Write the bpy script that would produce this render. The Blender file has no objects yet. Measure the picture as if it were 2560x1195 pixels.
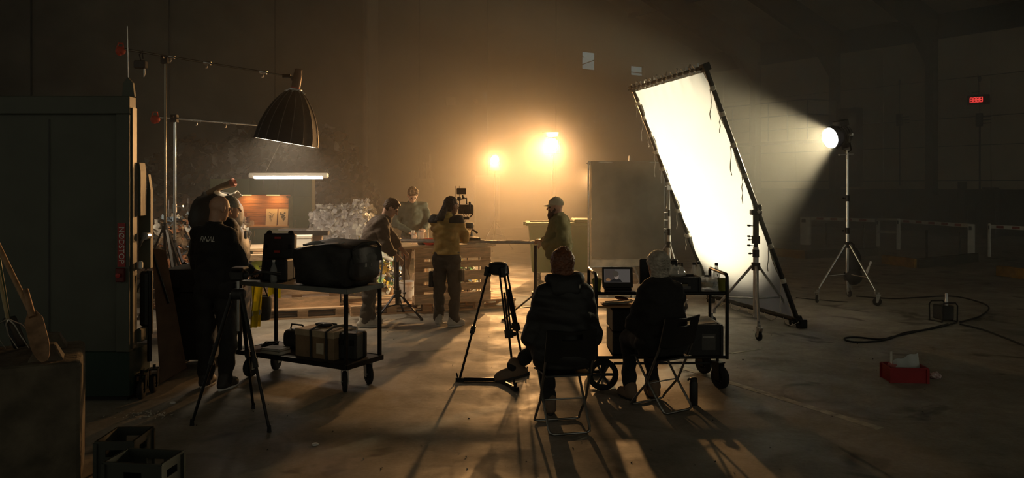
import bpy, bmesh, math, random
import numpy as np
from mathutils import Vector, Matrix, Euler
from mathutils.bvhtree import BVHTree

random.seed(7)
sc = bpy.context.scene
C = bpy.context.collection
PI = math.pi
R = math.radians

# ------------------------------------------------------------------ camera, world, exposure
FOC, HOR, EYE = 2000.0, 462.0, 1.9          # focal length in pixels, horizon row, eye height
cam_d = bpy.data.cameras.new('camera')
cam = bpy.data.objects.new('camera', cam_d)
C.objects.link(cam)
cam.location = (0, 0, EYE)
cam.rotation_euler = (R(90), 0, 0)
cam_d.sensor_width = 36.0
cam_d.lens = FOC / 2560 * 36.0
cam_d.shift_y = -(597.5 - HOR) / 2560
cam_d.clip_end = 300
sc.camera = cam

w = bpy.data.worlds.new('world')
sc.world = w
w.use_nodes = True
bg = w.node_tree.nodes['Background']
bg.inputs[0].default_value = (0.82, 0.80, 0.62, 1)
bg.inputs[1].default_value = 0.20

sc.view_settings.view_transform = 'Standard'
sc.view_settings.look = 'None'
sc.view_settings.gamma = 1.0
sc.view_settings.use_curve_mapping = False
sc.view_settings.exposure = 0.22
cy = sc.cycles
cy.max_bounces = 4
cy.diffuse_bounces = 2
cy.glossy_bounces = 2
cy.transmission_bounces = 4
cy.volume_bounces = 1
cy.transparent_max_bounces = 8
cy.sample_clamp_indirect = 4.0
cy.sample_clamp_direct = 0.0
cy.caustics_reflective = False
cy.caustics_refractive = False
cy.use_denoising = True
cy.use_adaptive_sampling = True
cy.use_light_tree = False
cy.adaptive_threshold = 0.15

HAZE_DENSITY = 0.018
BANK_DENSITY = 0.055
HAZE_G = 0.25
HMI_POWER = 2100.0
BACK_POWER = 3900.0
WARM = (1.0, 0.505, 0.175)
DAY = (1.0, 0.84, 0.50)


# ------------------------------------------------------------------ helpers
def P(px, py, z):
    """point at depth z seen at photograph pixel (px, py)"""
    return Vector(((px - 1280) * z / FOC, z, EYE - (py - HOR) * z / FOC))


def G(px, py):
    z = EYE * FOC / (py - HOR)
    return Vector(((px - 1280) * z / FOC, z, 0))


def rotz(a):
    return Matrix.Rotation(a, 3, 'Z')


def frame_z(d):
    """3x3 matrix whose z axis is d"""
    return Vector(d).to_track_quat('Z', 'Y').to_matrix()


class MB:
    def __init__(s):
        s.v, s.f, s.m = [], [], []

    def add(s, vs, fs, m=0):
        o = len(s.v)
        s.v += [tuple(v) for v in vs]
        s.f += [tuple(i + o for i in f) for f in fs]
        s.m += [m] * len(fs)
        return s

    def box(s, c, d, rot=None, m=0, top=(1, 1)):
        hx, hy, hz = d[0] / 2, d[1] / 2, d[2] / 2
        vs = []
        for z in (-1, 1):
            tx, ty = top if z > 0 else (1, 1)
            for x, y in ((-1, -1), (1, -1), (1, 1), (-1, 1)):
                vs.append(Vector((x * hx * tx, y * hy * ty, z * hz)))
        if rot is not None:
            M = rotz(rot) if isinstance(rot, (int, float)) else (rot.to_matrix() if isinstance(rot, Euler) else rot)
            vs = [M @ v for v in vs]
        c = Vector(c)
        return s.add([v + c for v in vs], [(3, 2, 1, 0), (4, 5, 6, 7), (0, 1, 5, 4), (1, 2, 6, 5), (2, 3, 7, 6), (3, 0, 4, 7)], m)

    def bx(s, lo, hi, m=0):
        return s.box([(a + b) / 2 for a, b in zip(lo, hi)], [abs(b - a) for a, b in zip(lo, hi)], None, m)

    def bar(s, a, b, wx, wz, m=0):
        """rectangular bar from a to b"""
        a, b = Vector(a), Vector(b)
        return s.box((a + b) / 2, (wx, wz, (b - a).length), frame_z(b - a), m)

    def cyl(s, a, b, r0, r1=None, n=12, m=0, caps=True):
        a, b = Vector(a), Vector(b)
        r1 = r0 if r1 is None else r1
        M = frame_z(b - a)
        vs = []
        for p, r in ((a, r0), (b, r1)):
            for i in range(n):
                t = 2 * PI * i / n
                vs.append(p + M @ Vector((r * math.cos(t), r * math.sin(t), 0)))
        fs = [(i, (i + 1) % n, n + (i + 1) % n, n + i) for i in range(n)]
        if caps:
            fs += [tuple(range(n))[::-1], tuple(range(n, 2 * n))]
        return s.add(vs, fs, m)

    def tube(s, pts, r, n=8, m=0, closed=False):
        pts = [Vector(p) for p in pts]
        k = len(pts)
        rs = r if isinstance(r, (list, tuple)) else [r] * k
        vs = []
        up = None
        for i, p in enumerate(pts):
            if closed:
                d = (pts[(i + 1) % k] - pts[i - 1]).normalized()
            else:
                d = (pts[min(i + 1, k - 1)] - pts[max(i - 1, 0)]).normalized()
            if up is None:
                up = Vector((0, 0, 1)) if abs(d.z) < 0.9 else Vector((1, 0, 0))
            x = up.cross(d).normalized()
            y = d.cross(x)
            up = y
            for j in range(n):
                t = 2 * PI * j / n
                vs.append(p + (x * math.cos(t) + y * math.sin(t)) * rs[i])
        fs = []
        for i in range(k if closed else k - 1):
            a, b = i * n, ((i + 1) % k) * n
            for j in range(n):
                fs.append((a + j, a + (j + 1) % n, b + (j + 1) % n, b + j))
        if not closed:
            fs += [tuple(range(n))[::-1], tuple(range((k - 1) * n, k * n))]
        return s.add(vs, fs, m)

    def lathe(s, prof, c=(0, 0, 0), M=None, n=24, m=0, sx=1, sy=1, caps=True):
        c = Vector(c)
        vs = []
        for r, z in prof:
            for i in range(n):
                t = 2 * PI * i / n
                v = Vector((r * sx * math.cos(t), r * sy * math.sin(t), z))
                vs.append(c + (M @ v if M is not None else v))
        fs = []
        for k in range(len(prof) - 1):
            a, b = k * n, (k + 1) * n
            for i in range(n):
                fs.append((a + i, a + (i + 1) % n, b + (i + 1) % n, b + i))
        if caps:
            fs += [tuple(range(n))[::-1], tuple(range((len(prof) - 1) * n, len(prof) * n))]
        return s.add(vs, fs, m)

    def ell(s, c, r, n=14, M=None, m=0):
        k = n // 2
        r = (r, r, r) if isinstance(r, (int, float)) else r
        vs, fs = [], []
        for i in range(1, k):
            a = PI * i / k
            for j in range(n):
                t = 2 * PI * j / n
                vs.append(Vector((r[0] * math.sin(a) * math.cos(t), r[1] * math.sin(a) * math.sin(t), r[2] * math.cos(a))))
        vs += [Vector((0, 0, r[2])), Vector((0, 0, -r[2]))]
        T, B = len(vs) - 2, len(vs) - 1
        for i in range(k - 2):
            for j in range(n):
                fs.append((i * n + j, (i + 1) * n + j, (i + 1) * n + (j + 1) % n, i * n + (j + 1) % n))
        for j in range(n):
            fs.append((T, j, (j + 1) % n))
            fs.append((B, (k - 2) * n + (j + 1) % n, (k - 2) * n + j))
        c = Vector(c)
        return s.add([c + (M @ v if M is not None else v) for v in vs], fs, m)

    def prism(s, poly, thick, M=None, c=(0, 0, 0), m=0):
        """polygon in local xy, extruded by thick along z (centred)"""
        n = len(poly)
        c = Vector(c)
        vs = [Vector((x, y, -thick / 2)) for x, y in poly] + [Vector((x, y, thick / 2)) for x, y in poly]
        fs = [tuple(range(n))[::-1], tuple(range(n, 2 * n))] + [(i, (i + 1) % n, n + (i + 1) % n, n + i) for i in range(n)]
        return s.add([c + (M @ v if M is not None else v) for v in vs], fs, m)

    def sheet(s, fn, nu, nv, m=0, thick=0.0):
        """surface fn(u,v); a closed thin solid when thick > 0"""
        vs = [Vector(fn(i / nu, j / nv)) for j in range(nv + 1) for i in range(nu + 1)]
        W = nu + 1
        fs = [(j * W + i, j * W + i + 1, (j + 1) * W + i + 1, (j + 1) * W + i) for j in range(nv) for i in range(nu)]
        if thick:
            N = len(vs)
            nor = []
            for j in range(nv + 1):
                for i in range(nu + 1):
                    a = vs[j * W + min(i + 1, nu)] - vs[j * W + max(i - 1, 0)]
                    b = vs[min(j + 1, nv) * W + i] - vs[max(j - 1, 0) * W + i]
                    nor.append(a.cross(b).normalized())
            vs2 = [v - q * thick for v, q in zip(vs, nor)]
            fs2 = [tuple(N + k for k in f[::-1]) for f in fs]
            rim = [i for i in range(W)] + [j * W + nu for j in range(1, nv + 1)] + [nv * W + i for i in range(nu - 1, -1, -1)] + [j * W for j in range(nv - 1, 0, -1)]
            k = len(rim)
            fs3 = [(rim[(a + 1) % k], rim[a], rim[a] + N, rim[(a + 1) % k] + N) for a in range(k)]
            return s.add(vs + vs2, fs + fs2 + fs3, m)
        return s.add(vs, fs, m)

    def build(s, name, mats, parent=None, smooth=False, bevel=0, seg=1):
        me = bpy.data.meshes.new(name)
        me.from_pydata(s.v, [], s.f)
        me.update()
        for mm in (mats if isinstance(mats, (list, tuple)) else [mats]):
            me.materials.append(mm)
        if any(s.m):
            me.polygons.foreach_set('material_index', s.m)
        if smooth:
            me.shade_smooth()
            me.set_sharp_from_angle(angle=0.8)
        o = bpy.data.objects.new(name, me)
        C.objects.link(o)
        if parent is not None:
            o.parent = parent
        if bevel:
            b = o.modifiers.new('edge', 'BEVEL')
            b.width = bevel
            b.segments = seg
            b.limit_method = 'ANGLE'
            b.angle_limit = 0.7
        return o


def tag(o, label, cat, group=None):
    o['label'] = label
    o['category'] = cat
    if group:
        o['group'] = group
    return o


def thing(name, label, cat, loc=(0, 0, 0), rz=0.0, group=None):
    o = bpy.data.objects.new(name, None)
    o.empty_display_size = 0.1
    C.objects.link(o)
    o.location = loc
    o.rotation_euler = (0, 0, rz)
    return tag(o, label, cat, group)


def structure(o):
    o['kind'] = 'structure'
    return o


def copy_tree(o, parent=None):
    c = o.copy()
    C.objects.link(c)
    if parent is not None:
        c.parent = parent
    for ch in o.children:
        copy_tree(ch, c)
    return c


_mats = {}


def mat(name, col, rough=0.6, metal=0.0, var=0.25, scale=6.0, bump=0.0, bscale=None, emit=None, estr=0.0,
        col2=None, detail=4.0, spec=0.5, sheen=0.0, trans=0.0, stretch=None, coat=0.0):
    if name in _mats:
        return _mats[name]
    m = bpy.data.materials.new(name)
    m.use_nodes = True
    nt = m.node_tree
    b = nt.nodes['Principled BSDF']
    b.inputs['Roughness'].default_value = rough
    b.inputs['Metallic'].default_value = metal
    b.inputs['Specular IOR Level'].default_value = spec
    if sheen:
        b.inputs['Sheen Weight'].default_value = sheen
    if coat:
        b.inputs['Coat Weight'].default_value = coat
    if trans:
        b.inputs['Transmission Weight'].default_value = trans
    if emit:
        b.inputs['Emission Color'].default_value = (*emit, 1)
        b.inputs['Emission Strength'].default_value = estr
    tc = nt.nodes.new('ShaderNodeTexCoord')
    mp = nt.nodes.new('ShaderNodeMapping')
    nt.links.new(tc.outputs['Object'], mp.inputs['Vector'])
    if stretch:
        mp.inputs['Scale'].default_value = stretch
    nz = nt.nodes.new('ShaderNodeTexNoise')
    nz.inputs['Scale'].default_value = scale
    nz.inputs['Detail'].default_value = detail
    nt.links.new(mp.outputs['Vector'], nz.inputs['Vector'])
    rp = nt.nodes.new('ShaderNodeValToRGB')
    c2 = col2 or tuple(min(1, c * (1 + var)) for c in col)
    c1 = tuple(c * (1 - var) for c in col)
    rp.color_ramp.elements[0].position = 0.3
    rp.color_ramp.elements[1].position = 0.7
    rp.color_ramp.elements[0].color = (*c1, 1)
    rp.color_ramp.elements[1].color = (*c2, 1)
    nt.links.new(nz.outputs['Fac'], rp.inputs['Fac'])
    nt.links.new(rp.outputs['Color'], b.inputs['Base Color'])
    if bump:
        nb = nt.nodes.new('ShaderNodeTexNoise')
        nb.inputs['Scale'].default_value = bscale or scale * 4
        nb.inputs['Detail'].default_value = 3
        nt.links.new(mp.outputs['Vector'], nb.inputs['Vector'])
        bp = nt.nodes.new('ShaderNodeBump')
        bp.inputs['Strength'].default_value = bump
        bp.inputs['Distance'].default_value = 0.02
        nt.links.new(nb.outputs['Fac'], bp.inputs['Height'])
        nt.links.new(bp.outputs['Normal'], b.inputs['Normal'])
    _mats[name] = m
    return m


def emitter(name, col, strength, sampled=True):
    if name in _mats:
        return _mats[name]
    m = bpy.data.materials.new(name)
    m.use_nodes = True
    nt = m.node_tree
    nt.nodes.clear()
    e = nt.nodes.new('ShaderNodeEmission')
    e.inputs[0].default_value = (*col, 1)
    e.inputs[1].default_value = strength
    o = nt.nodes.new('ShaderNodeOutputMaterial')
    nt.links.new(e.outputs[0], o.inputs[0])
    if not sampled:
        m.cycles.emission_sampling = 'NONE'
    _mats[name] = m
    return m


def glassy(name, col=(0.9, 0.95, 0.92), rough=0.05, alpha=0.25):
    """thin clear plastic or glass: partly see-through, glossy"""
    if name in _mats:
        return _mats[name]
    m = bpy.data.materials.new(name)
    m.use_nodes = True
    nt = m.node_tree
    b = nt.nodes['Principled BSDF']
    b.inputs['Base Color'].default_value = (*col, 1)
    b.inputs['Roughness'].default_value = rough
    b.inputs['Alpha'].default_value = alpha
    _mats[name] = m
    return m


def text_mesh(name, body, size, material, parent, M, extrude=0.001, shear=0.0, align='CENTER'):
    cu = bpy.data.curves.new(name, 'FONT')
    cu.body = body
    cu.size = size
    cu.extrude = extrude
    cu.shear = shear
    cu.align_x = align
    cu.align_y = 'CENTER'
    cu.resolution_u = 4
    t = bpy.data.objects.new(name, cu)
    C.objects.link(t)
    dg = bpy.context.evaluated_depsgraph_get()
    me = bpy.data.meshes.new_from_object(t.evaluated_get(dg))
    bpy.data.objects.remove(t)
    me.name = name
    me.transform(M)
    me.materials.clear()
    me.materials.append(material)
    o = bpy.data.objects.new(name, me)
    C.objects.link(o)
    if parent is not None:
        o.parent = parent
    return o


def lamp(kind, name, loc, energy, col, parent=None, aim=None, **kw):
    d = bpy.data.lights.new(name, kind)
    d.energy = energy
    d.color = col
    for k, v in kw.items():
        setattr(d, k, v)
    o = bpy.data.objects.new(name, d)
    C.objects.link(o)
    o.location = loc
    if aim is not None:
        o.rotation_euler = (-Vector(aim)).to_track_quat('Z', 'Y').to_euler()
    if parent is not None:
        o.parent = parent
    return o


# ------------------------------------------------------------------ common materials
M_black = mat('black_plastic', (0.012, 0.011, 0.010), 0.55, var=0.3, scale=20)
M_blackmetal = mat('black_metal', (0.015, 0.014, 0.013), 0.38, 0.6, var=0.3, scale=14)
M_rubber = mat('rubber', (0.014, 0.013, 0.012), 0.8, var=0.3, scale=16)
M_steel = mat('steel', (0.55, 0.54, 0.52), 0.3, 0.95, var=0.2, scale=10)
M_chrome = mat('chrome', (0.75, 0.75, 0.74), 0.18, 1.0, var=0.08, scale=10)
M_alu = mat('aluminium', (0.5, 0.5, 0.5), 0.4, 0.9, var=0.15, scale=12)
M_zinc = mat('zinc', (0.40, 0.40, 0.38), 0.45, 0.8, var=0.25, scale=18)
M_wood = mat('pallet_wood', (0.62, 0.42, 0.25), 0.75, var=0.3, scale=5, bump=0.25, stretch=(1.2, 9, 9))
M_wood2 = mat('pallet_wood_dark', (0.50, 0.32, 0.18), 0.78, var=0.35, scale=5, bump=0.25, stretch=(1.2, 9, 9))
M_slab = mat('planed_board', (0.58, 0.43, 0.27), 0.6, var=0.2, scale=5, bump=0.15, stretch=(1.0, 8, 8))
M_white = mat('white_plastic', (0.72, 0.71, 0.68), 0.45, var=0.08, scale=8)
M_red = mat('red_plastic', (0.45, 0.03, 0.02), 0.5, var=0.2, scale=10)
M_card = mat('cardboard', (0.24, 0.155, 0.085), 0.85, var=0.2, scale=9, bump=0.1)
M_paper = mat('paper', (0.62, 0.58, 0.50), 0.8, var=0.12, scale=9)
# ------------------------------------------------------------------ the hall
def floor_material():
    m = bpy.data.materials.new('concrete_floor')
    m.use_nodes = True
    nt = m.node_tree
    N, L = nt.nodes, nt.links
    b = N['Principled BSDF']
    tc = N.new('ShaderNodeTexCoord')

    def noise(scale, detail=6, rough=0.6, dist=0.0):
        n = N.new('ShaderNodeTexNoise')
        n.inputs['Scale'].default_value = scale
        n.inputs['Detail'].default_value = detail
        n.inputs['Roughness'].default_value = rough
        n.inputs['Distortion'].default_value = dist
        L.new(tc.outputs['Object'], n.inputs['Vector'])
        return n.outputs['Fac']

    def ramp(fac, a, c, pa=0.35, pc=0.65):
        r = N.new('ShaderNodeValToRGB')
        r.color_ramp.elements[0].position, r.color_ramp.elements[1].position = pa, pc
        r.color_ramp.elements[0].color, r.color_ramp.elements[1].color = (*a, 1), (*c, 1)
        L.new(fac, r.inputs['Fac'])
        return r.outputs['Color']

    def mix(f, a, c, mode='MIX'):
        x = N.new('ShaderNodeMix')
        x.data_type = 'RGBA'
        x.blend_type = mode
        if isinstance(f, float):
            x.inputs[0].default_value = f
        else:
            L.new(f, x.inputs[0])
        L.new(a, x.inputs[6])
        L.new(c, x.inputs[7])
        return x.outputs[2]

    big = ramp(noise(0.35, 5), (0.23, 0.21, 0.18), (0.38, 0.35, 0.30))
    mid = ramp(noise(2.3, 8, 0.7, 0.4), (0.55, 0.53, 0.5), (1.1, 1.08, 1.05), 0.3, 0.7)
    fine = ramp(noise(26, 6, 0.7), (0.8, 0.8, 0.8), (1.1, 1.1, 1.1), 0.3, 0.7)
    col = mix(1.0, mix(1.0, big, mid, 'MULTIPLY'), fine, 'MULTIPLY')
    spots = ramp(noise(1.1, 3, 0.5, 1.2), (1, 1, 1), (0.35, 0.33, 0.31), 0.60, 0.68)
    col = mix(1.0, col, spots, 'MULTIPLY')
    L.new(col, b.inputs['Base Color'])
    rr = ramp(noise(1.7, 6, 0.65, 0.5), (0.55, 0.55, 0.55), (0.85, 0.85, 0.85))
    L.new(rr, b.inputs['Roughness'])
    bp = N.new('ShaderNodeBump')
    bp.inputs['Strength'].default_value = 0.10
    bp.inputs['Distance'].default_value = 0.02
    L.new(noise(34, 6, 0.75), bp.inputs['Height'])
    L.new(bp.outputs['Normal'], b.inputs['Normal'])
    return m


M_floor = floor_material()
floor = structure(MB().bx((-45, -12, -0.2), (40, 60, 0)).build('floor', M_floor))
M_paint = mat('floor_paint', (0.40, 0.36, 0.28), 0.7, var=0.45, scale=9)


def floor_line(a, b, wdt):
    a, b = G(*a), G(*b)
    d = (b - a).normalized()
    n = Vector((-d.y, d.x, 0)) * wdt / 2
    z = Vector((0, 0, 0.003))
    MB().add([a - n, b - n, b + n, a + n, a - n + z, b - n + z, b + n + z, a + n + z],
             [(4, 5, 6, 7), (0, 1, 5, 4), (1, 2, 6, 5), (2, 3, 7, 6), (3, 0, 4, 7)]).build('floor_marking', M_paint, floor)


floor_line((1706, 920), (2200, 1072), 0.09)
floor_line((1826, 884), (1905, 872), 0.05)

# hall frame: CO = far right corner, U runs left along the far gable wall, V runs toward us along the right wall
CO = Vector((9.81, 41.8, 0))
U = Vector((-0.822, -0.569, 0)).normalized()
V = Vector((0.569, -0.822, 0)).normalized()
HM = Matrix(((-U.x, -V.x, 0), (-U.y, -V.y, 0), (0, 0, 1)))   # local x = to the right along gable, y = away along right wall
EAVE, SLOPE = 8.2, 0.30


def H(s, t, z=0.0):
    """hall point: s metres left of the corner, t metres toward us"""
    return CO + U * s + V * t + Vector((0, 0, z))


M_wall = mat('wall_concrete', (0.16, 0.145, 0.12), 0.85, var=0.25, scale=0.7, bump=0.2, bscale=5)
M_panel = mat('wall_panel', (0.80, 0.68, 0.50), 0.6, var=0.12, scale=1.5)
M_dark = mat('dark_steel', (0.05, 0.05, 0.045), 0.6, 0.2, var=0.3, scale=4)
M_roof = mat('roof_sheet', (0.45, 0.40, 0.32), 0.7, var=0.2, scale=0.8)

NS = 48.0
# far gable wall with openings for two windows
win_defs = []


def wall_pixel(px, py):
    """(s, z) on the gable wall seen at a pixel"""
    k = (px - 1280) / FOC
    s = (CO.x - k * CO.y) / (k * U.y - U.x)
    p = CO + U * s
    return s, EYE - (py - HOR) * p.y / FOC


def right_pixel(px, py):
    """(t, z) on the right wall seen at a pixel"""
    k = (px - 1280) / FOC
    t = (CO.x - k * CO.y) / (k * V.y - V.x)
    p = CO + V * t
    return t, EYE - (py - HOR) * p.y / FOC


wins = []
for (x0, y0, x1, y1) in ((1456, 126, 1492, 173), (1578, 162, 1611, 188)):
    s1, zt = wall_pixel(x0, y0)
    s0, _ = wall_pixel(x1, y0)
    _, zb = wall_pixel(x0, y1)
    wins.append((s0, s1, zb, zt))
mb = MB()


def gable_slab(mb, s0, s1, z0, z1, d=0.3):
    vs = [H(s0, 0, z0), H(s1, 0, z0), H(s1, 0, z1), H(s0, 0, z1)]
    vs2 = [v - V * d for v in vs]
    mb.add(vs + vs2, [(0, 1, 2, 3), (7, 6, 5, 4), (1, 0, 4, 5), (2, 1, 5, 6), (3, 2, 6, 7), (0, 3, 7, 4)])


(a0, a1, ab, at_), (b0, b1, bb, bt) = wins[1], wins[0]     # wins[1] is nearer the corner
gable_slab(mb, 0, a0, 0, 16)
gable_slab(mb, a0, a1, 0, ab)
gable_slab(mb, a0, a1, at_, 16)
gable_slab(mb, a1, b0, 0, 16)
gable_slab(mb, b0, b1, 0, bb)
gable_slab(mb, b0, b1, bt, 16)
gable_slab(mb, b1, NS, 0, 16)
wall_back = structure(mb.build('wall_back', M_wall))
M_sky = emitter('night_sky_glow', (0.55, 0.80, 0.74), 0.30, False)
for i, (s0, s1, zb, zt) in enumerate(wins):
    wo = structure(bpy.data.objects.new('window_%d' % (i + 1), None))
    C.objects.link(wo)
    mb = MB()
    for a, b in (((s0, zb), (s1, zb)), ((s1, zb), (s1, zt)), ((s1, zt), (s0, zt)), ((s0, zt), (s0, zb))):
        mb.bar(H(a[0], -0.12, a[1]), H(b[0], -0.12, b[1]), 0.07, 0.07)
    mb.build('window_frame', M_dark, wo)
    MB().add([H(s0, -0.2, zb), H(s1, -0.2, zb), H(s1, -0.2, zt), H(s0, -0.2, zt)], [(0, 1, 2, 3)]).build('pane', M_sky, wo)
    mb = MB()
    zm = zb + (zt - zb) * (0.42 if i == 0 else 0.35)
    mb.bar(H(s1, -0.14, zm - (0.16 if i == 0 else 0)), H(s0, -0.14, zm + (0.16 if i == 0 else 0)), 0.035, 0.035)
    if i == 0:
        mb.bar(H(s1, -0.14, zt - 0.14), H(s1 - 0.22, -0.14, zt - 0.30), 0.03, 0.03)
    mb.build('glazing_bar', M_dark, wo)

# pale column, conduit and panel joints on the gable wall
s915, _ = wall_pixel(913, 400)
s940, _ = wall_pixel(940, 400)
col_back = MB()
col_back.box(H((s915 + s940) / 2, 0.12, 6.5), (abs(s915 - s940), 0.24, 13), HM)
structure(col_back.build('trim_1', mat('pale_column', (0.30, 0.27, 0.22), 0.8, var=0.2, scale=1.2), bevel=0.02))
for k, s in enumerate((9.5, 13.2, 16.5, 22.4, 26.0, 30.0, 34.0)):
    MB().box(H(s, 0.015, 5.2), (0.05, 0.03, 10.4), HM).build('panel_joint', M_dark, wall_back)

# right wall: dark plinth below, light panels between columns above
T1 = 46.0
mb = MB()
mb.box(H(-0.35, T1 / 2, 4.6), (0.3, T1 + 2, 9.2), HM)
wall_right = structure(mb.build('wall_right', M_dark))
t2164, zpan = right_pixel(2164, 473)
t2093, zeave = right_pixel(2093, 125)
cols = [right_pixel(x, 300)[0] for x in (1892, 2112, 2332)]
pitch = (cols[2] - cols[0]) / 2
cols = [cols[2] + pitch * k for k in range(-4, 4)]
EAVE = zeave
rails = [right_pixel(2300, y)[1] for y in (205, 300, 368, 452)]
for i in range(len(cols) - 1):
    a, b = cols[i] + 0.16, cols[i + 1] - 0.16
    zs = [zpan] + sorted(rails) + [EAVE]
    for k in range(len(zs) - 1):
        mid = (a + b) / 2
        for (p, q) in ((a, mid - 0.015), (mid + 0.015, b)):
            MB().box(H(-0.15, (p + q) / 2, (zs[k] + zs[k + 1]) / 2), (0.1, q - p, zs[k + 1] - zs[k] - 0.03), HM).build('panel', M_panel, wall_right)
for t in cols:
    structure(MB().box(H(0.1, t, EAVE / 2 + 0.75), (0.4, 0.30, EAVE - 1.5), HM).build('column', mat('column_steel', (0.09, 0.085, 0.07), 0.6, 0.1, var=0.2, scale=2)))

# roof with rafters, eaves beam
SM = NS / 2


def roof_z(s):
    return EAVE + 0.9 + SLOPE * (SM - abs(SM - s))


mb = MB()
for (p, q) in ((-0.6, SM), (SM, NS)):
    vs = [H(p, -0.5, roof_z(p)), H(q, -0.5, roof_z(q)), H(q, T1, roof_z(q)), H(p, T1, roof_z(p))]
    up = Vector((0, 0, 0.15))
    mb.add(vs + [v + up for v in vs], [(3, 2, 1, 0), (4, 5, 6, 7), (0, 1, 5, 4), (1, 2, 6, 5), (2, 3, 7, 6), (3, 0, 4, 7)])
roof = structure(mb.build('ceiling', M_roof))
M_raft = mat('rafter', (0.04, 0.036, 0.03), 0.7, var=0.2, scale=2)
for t in cols:
    mb = MB()
    w2 = 0.14
    prof = [(-0.1, EAVE - 1.25), (0.25, EAVE - 1.25), (1.7, EAVE + 0.15), (SM, roof_z(SM) - 0.75), (SM, roof_z(SM) + 0.02), (-0.1, roof_z(-0.1) + 0.02)]
    n = len(prof)
    vs = [H(s, t - w2, z) for s, z in prof] + [H(s, t + w2, z) for s, z in prof]
    mb.add(vs, [tuple(range(n)), tuple(range(2 * n - 1, n - 1, -1))] + [((i + 1) % n, i, n + i, n + (i + 1) % n) for i in range(n)])
    structure(mb.build('rafter_beam', M_raft))
structure(MB().box(H(0.05, T1 / 2, EAVE - 0.1), (0.16, T1, 0.16), HM).build('trim_2', M_dark))
for s in (5, 9, 13, 17, 21):
    structure(MB().box(H(s, T1 / 2, roof_z(s) - 0.12), (0.12, T1, 0.2), HM).build('purlin_beam', M_raft))
# ------------------------------------------------------------------ lighting and grip gear
def caster(parent, p, r=0.06, yaw=0.0, wid=0.03, fork_mat=None, wheel_mat=None, spokes=False, top=None):
    """swivel caster whose wheel touches the ground at p; a part with a wheel as sub-part"""
    fork_mat = fork_mat or M_zinc
    p = Vector(p)
    Rz = rotz(yaw)
    top = top or r * 2 + 0.05
    mb = MB()
    for s in (-1, 1):
        off = Rz @ Vector((s * (wid / 2 + 0.008), 0, 0))
        mb.add([p + off + Rz @ Vector((0, dy, z)) for dy, z in ((-r * 0.25, r * 0.75), (r * 0.25, r * 0.75), (r * 0.75, top - 0.015), (-r * 0.15, top - 0.015))]
               + [p + off + Rz @ Vector((s * 0.004, dy, z)) for dy, z in ((-r * 0.25, r * 0.75), (r * 0.25, r * 0.75), (r * 0.75, top - 0.015), (-r * 0.15, top - 0.015))],
               [(0, 1, 2, 3), (7, 6, 5, 4), (0, 4, 5, 1), (1, 5, 6, 2), (2, 6, 7, 3), (3, 7, 4, 0)])
    mb.box(p + Rz @ Vector((0, r * 0.3, top - 0.008)), (wid + 0.03, r * 1.1, 0.012), yaw)
    mb.cyl(p + Rz @ Vector((0, r * 0.3, top)), p + Rz @ Vector((0, r * 0.3, top + 0.03)), 0.014)
    mb.cyl(p + Rz @ Vector((-wid / 2 - 0.014, 0, r)), p + Rz @ Vector((wid / 2 + 0.014, 0, r)), 0.008)
    f = mb.build('caster', fork_mat, parent)
    w_ = MB()
    M = frame_z(Rz @ Vector((1, 0, 0)))
    c = p + Vector((0, 0, r))
    w_.lathe([(r * 0.45, -wid / 2), (r * 0.86, -wid / 2), (r, -wid * 0.28), (r, wid * 0.28), (r * 0.86, wid / 2), (r * 0.45, wid / 2), (r * 0.45, -wid / 2)], c, M, 20, caps=False)
    if not spokes:
        w_.cyl(c - M @ Vector((0, 0, wid * 0.3)), c + M @ Vector((0, 0, wid * 0.3)), r * 0.46, n=16)
    else:
        for k in range(5):
            a = 2 * PI * k / 5
            w_.bar(c, c + M @ Vector((r * 0.5 * math.cos(a), r * 0.5 * math.sin(a), 0)), r * 0.16, wid * 0.5)
        w_.cyl(c - M @ Vector((0, 0, wid * 0.4)), c + M @ Vector((0, 0, wid * 0.4)), r * 0.14, n=10)
    w_.build('wheel', wheel_mat or M_rubber, f, smooth=True)
    return f


def knob(mb, p, d, l=0.05, r=0.014):
    p, d = Vector(p), Vector(d).normalized()
    mb.cyl(p, p + d * l * 0.6, 0.006, n=8)
    mb.cyl(p + d * l * 0.6, p + d * l, r, r * 0.8, n=10)


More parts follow.
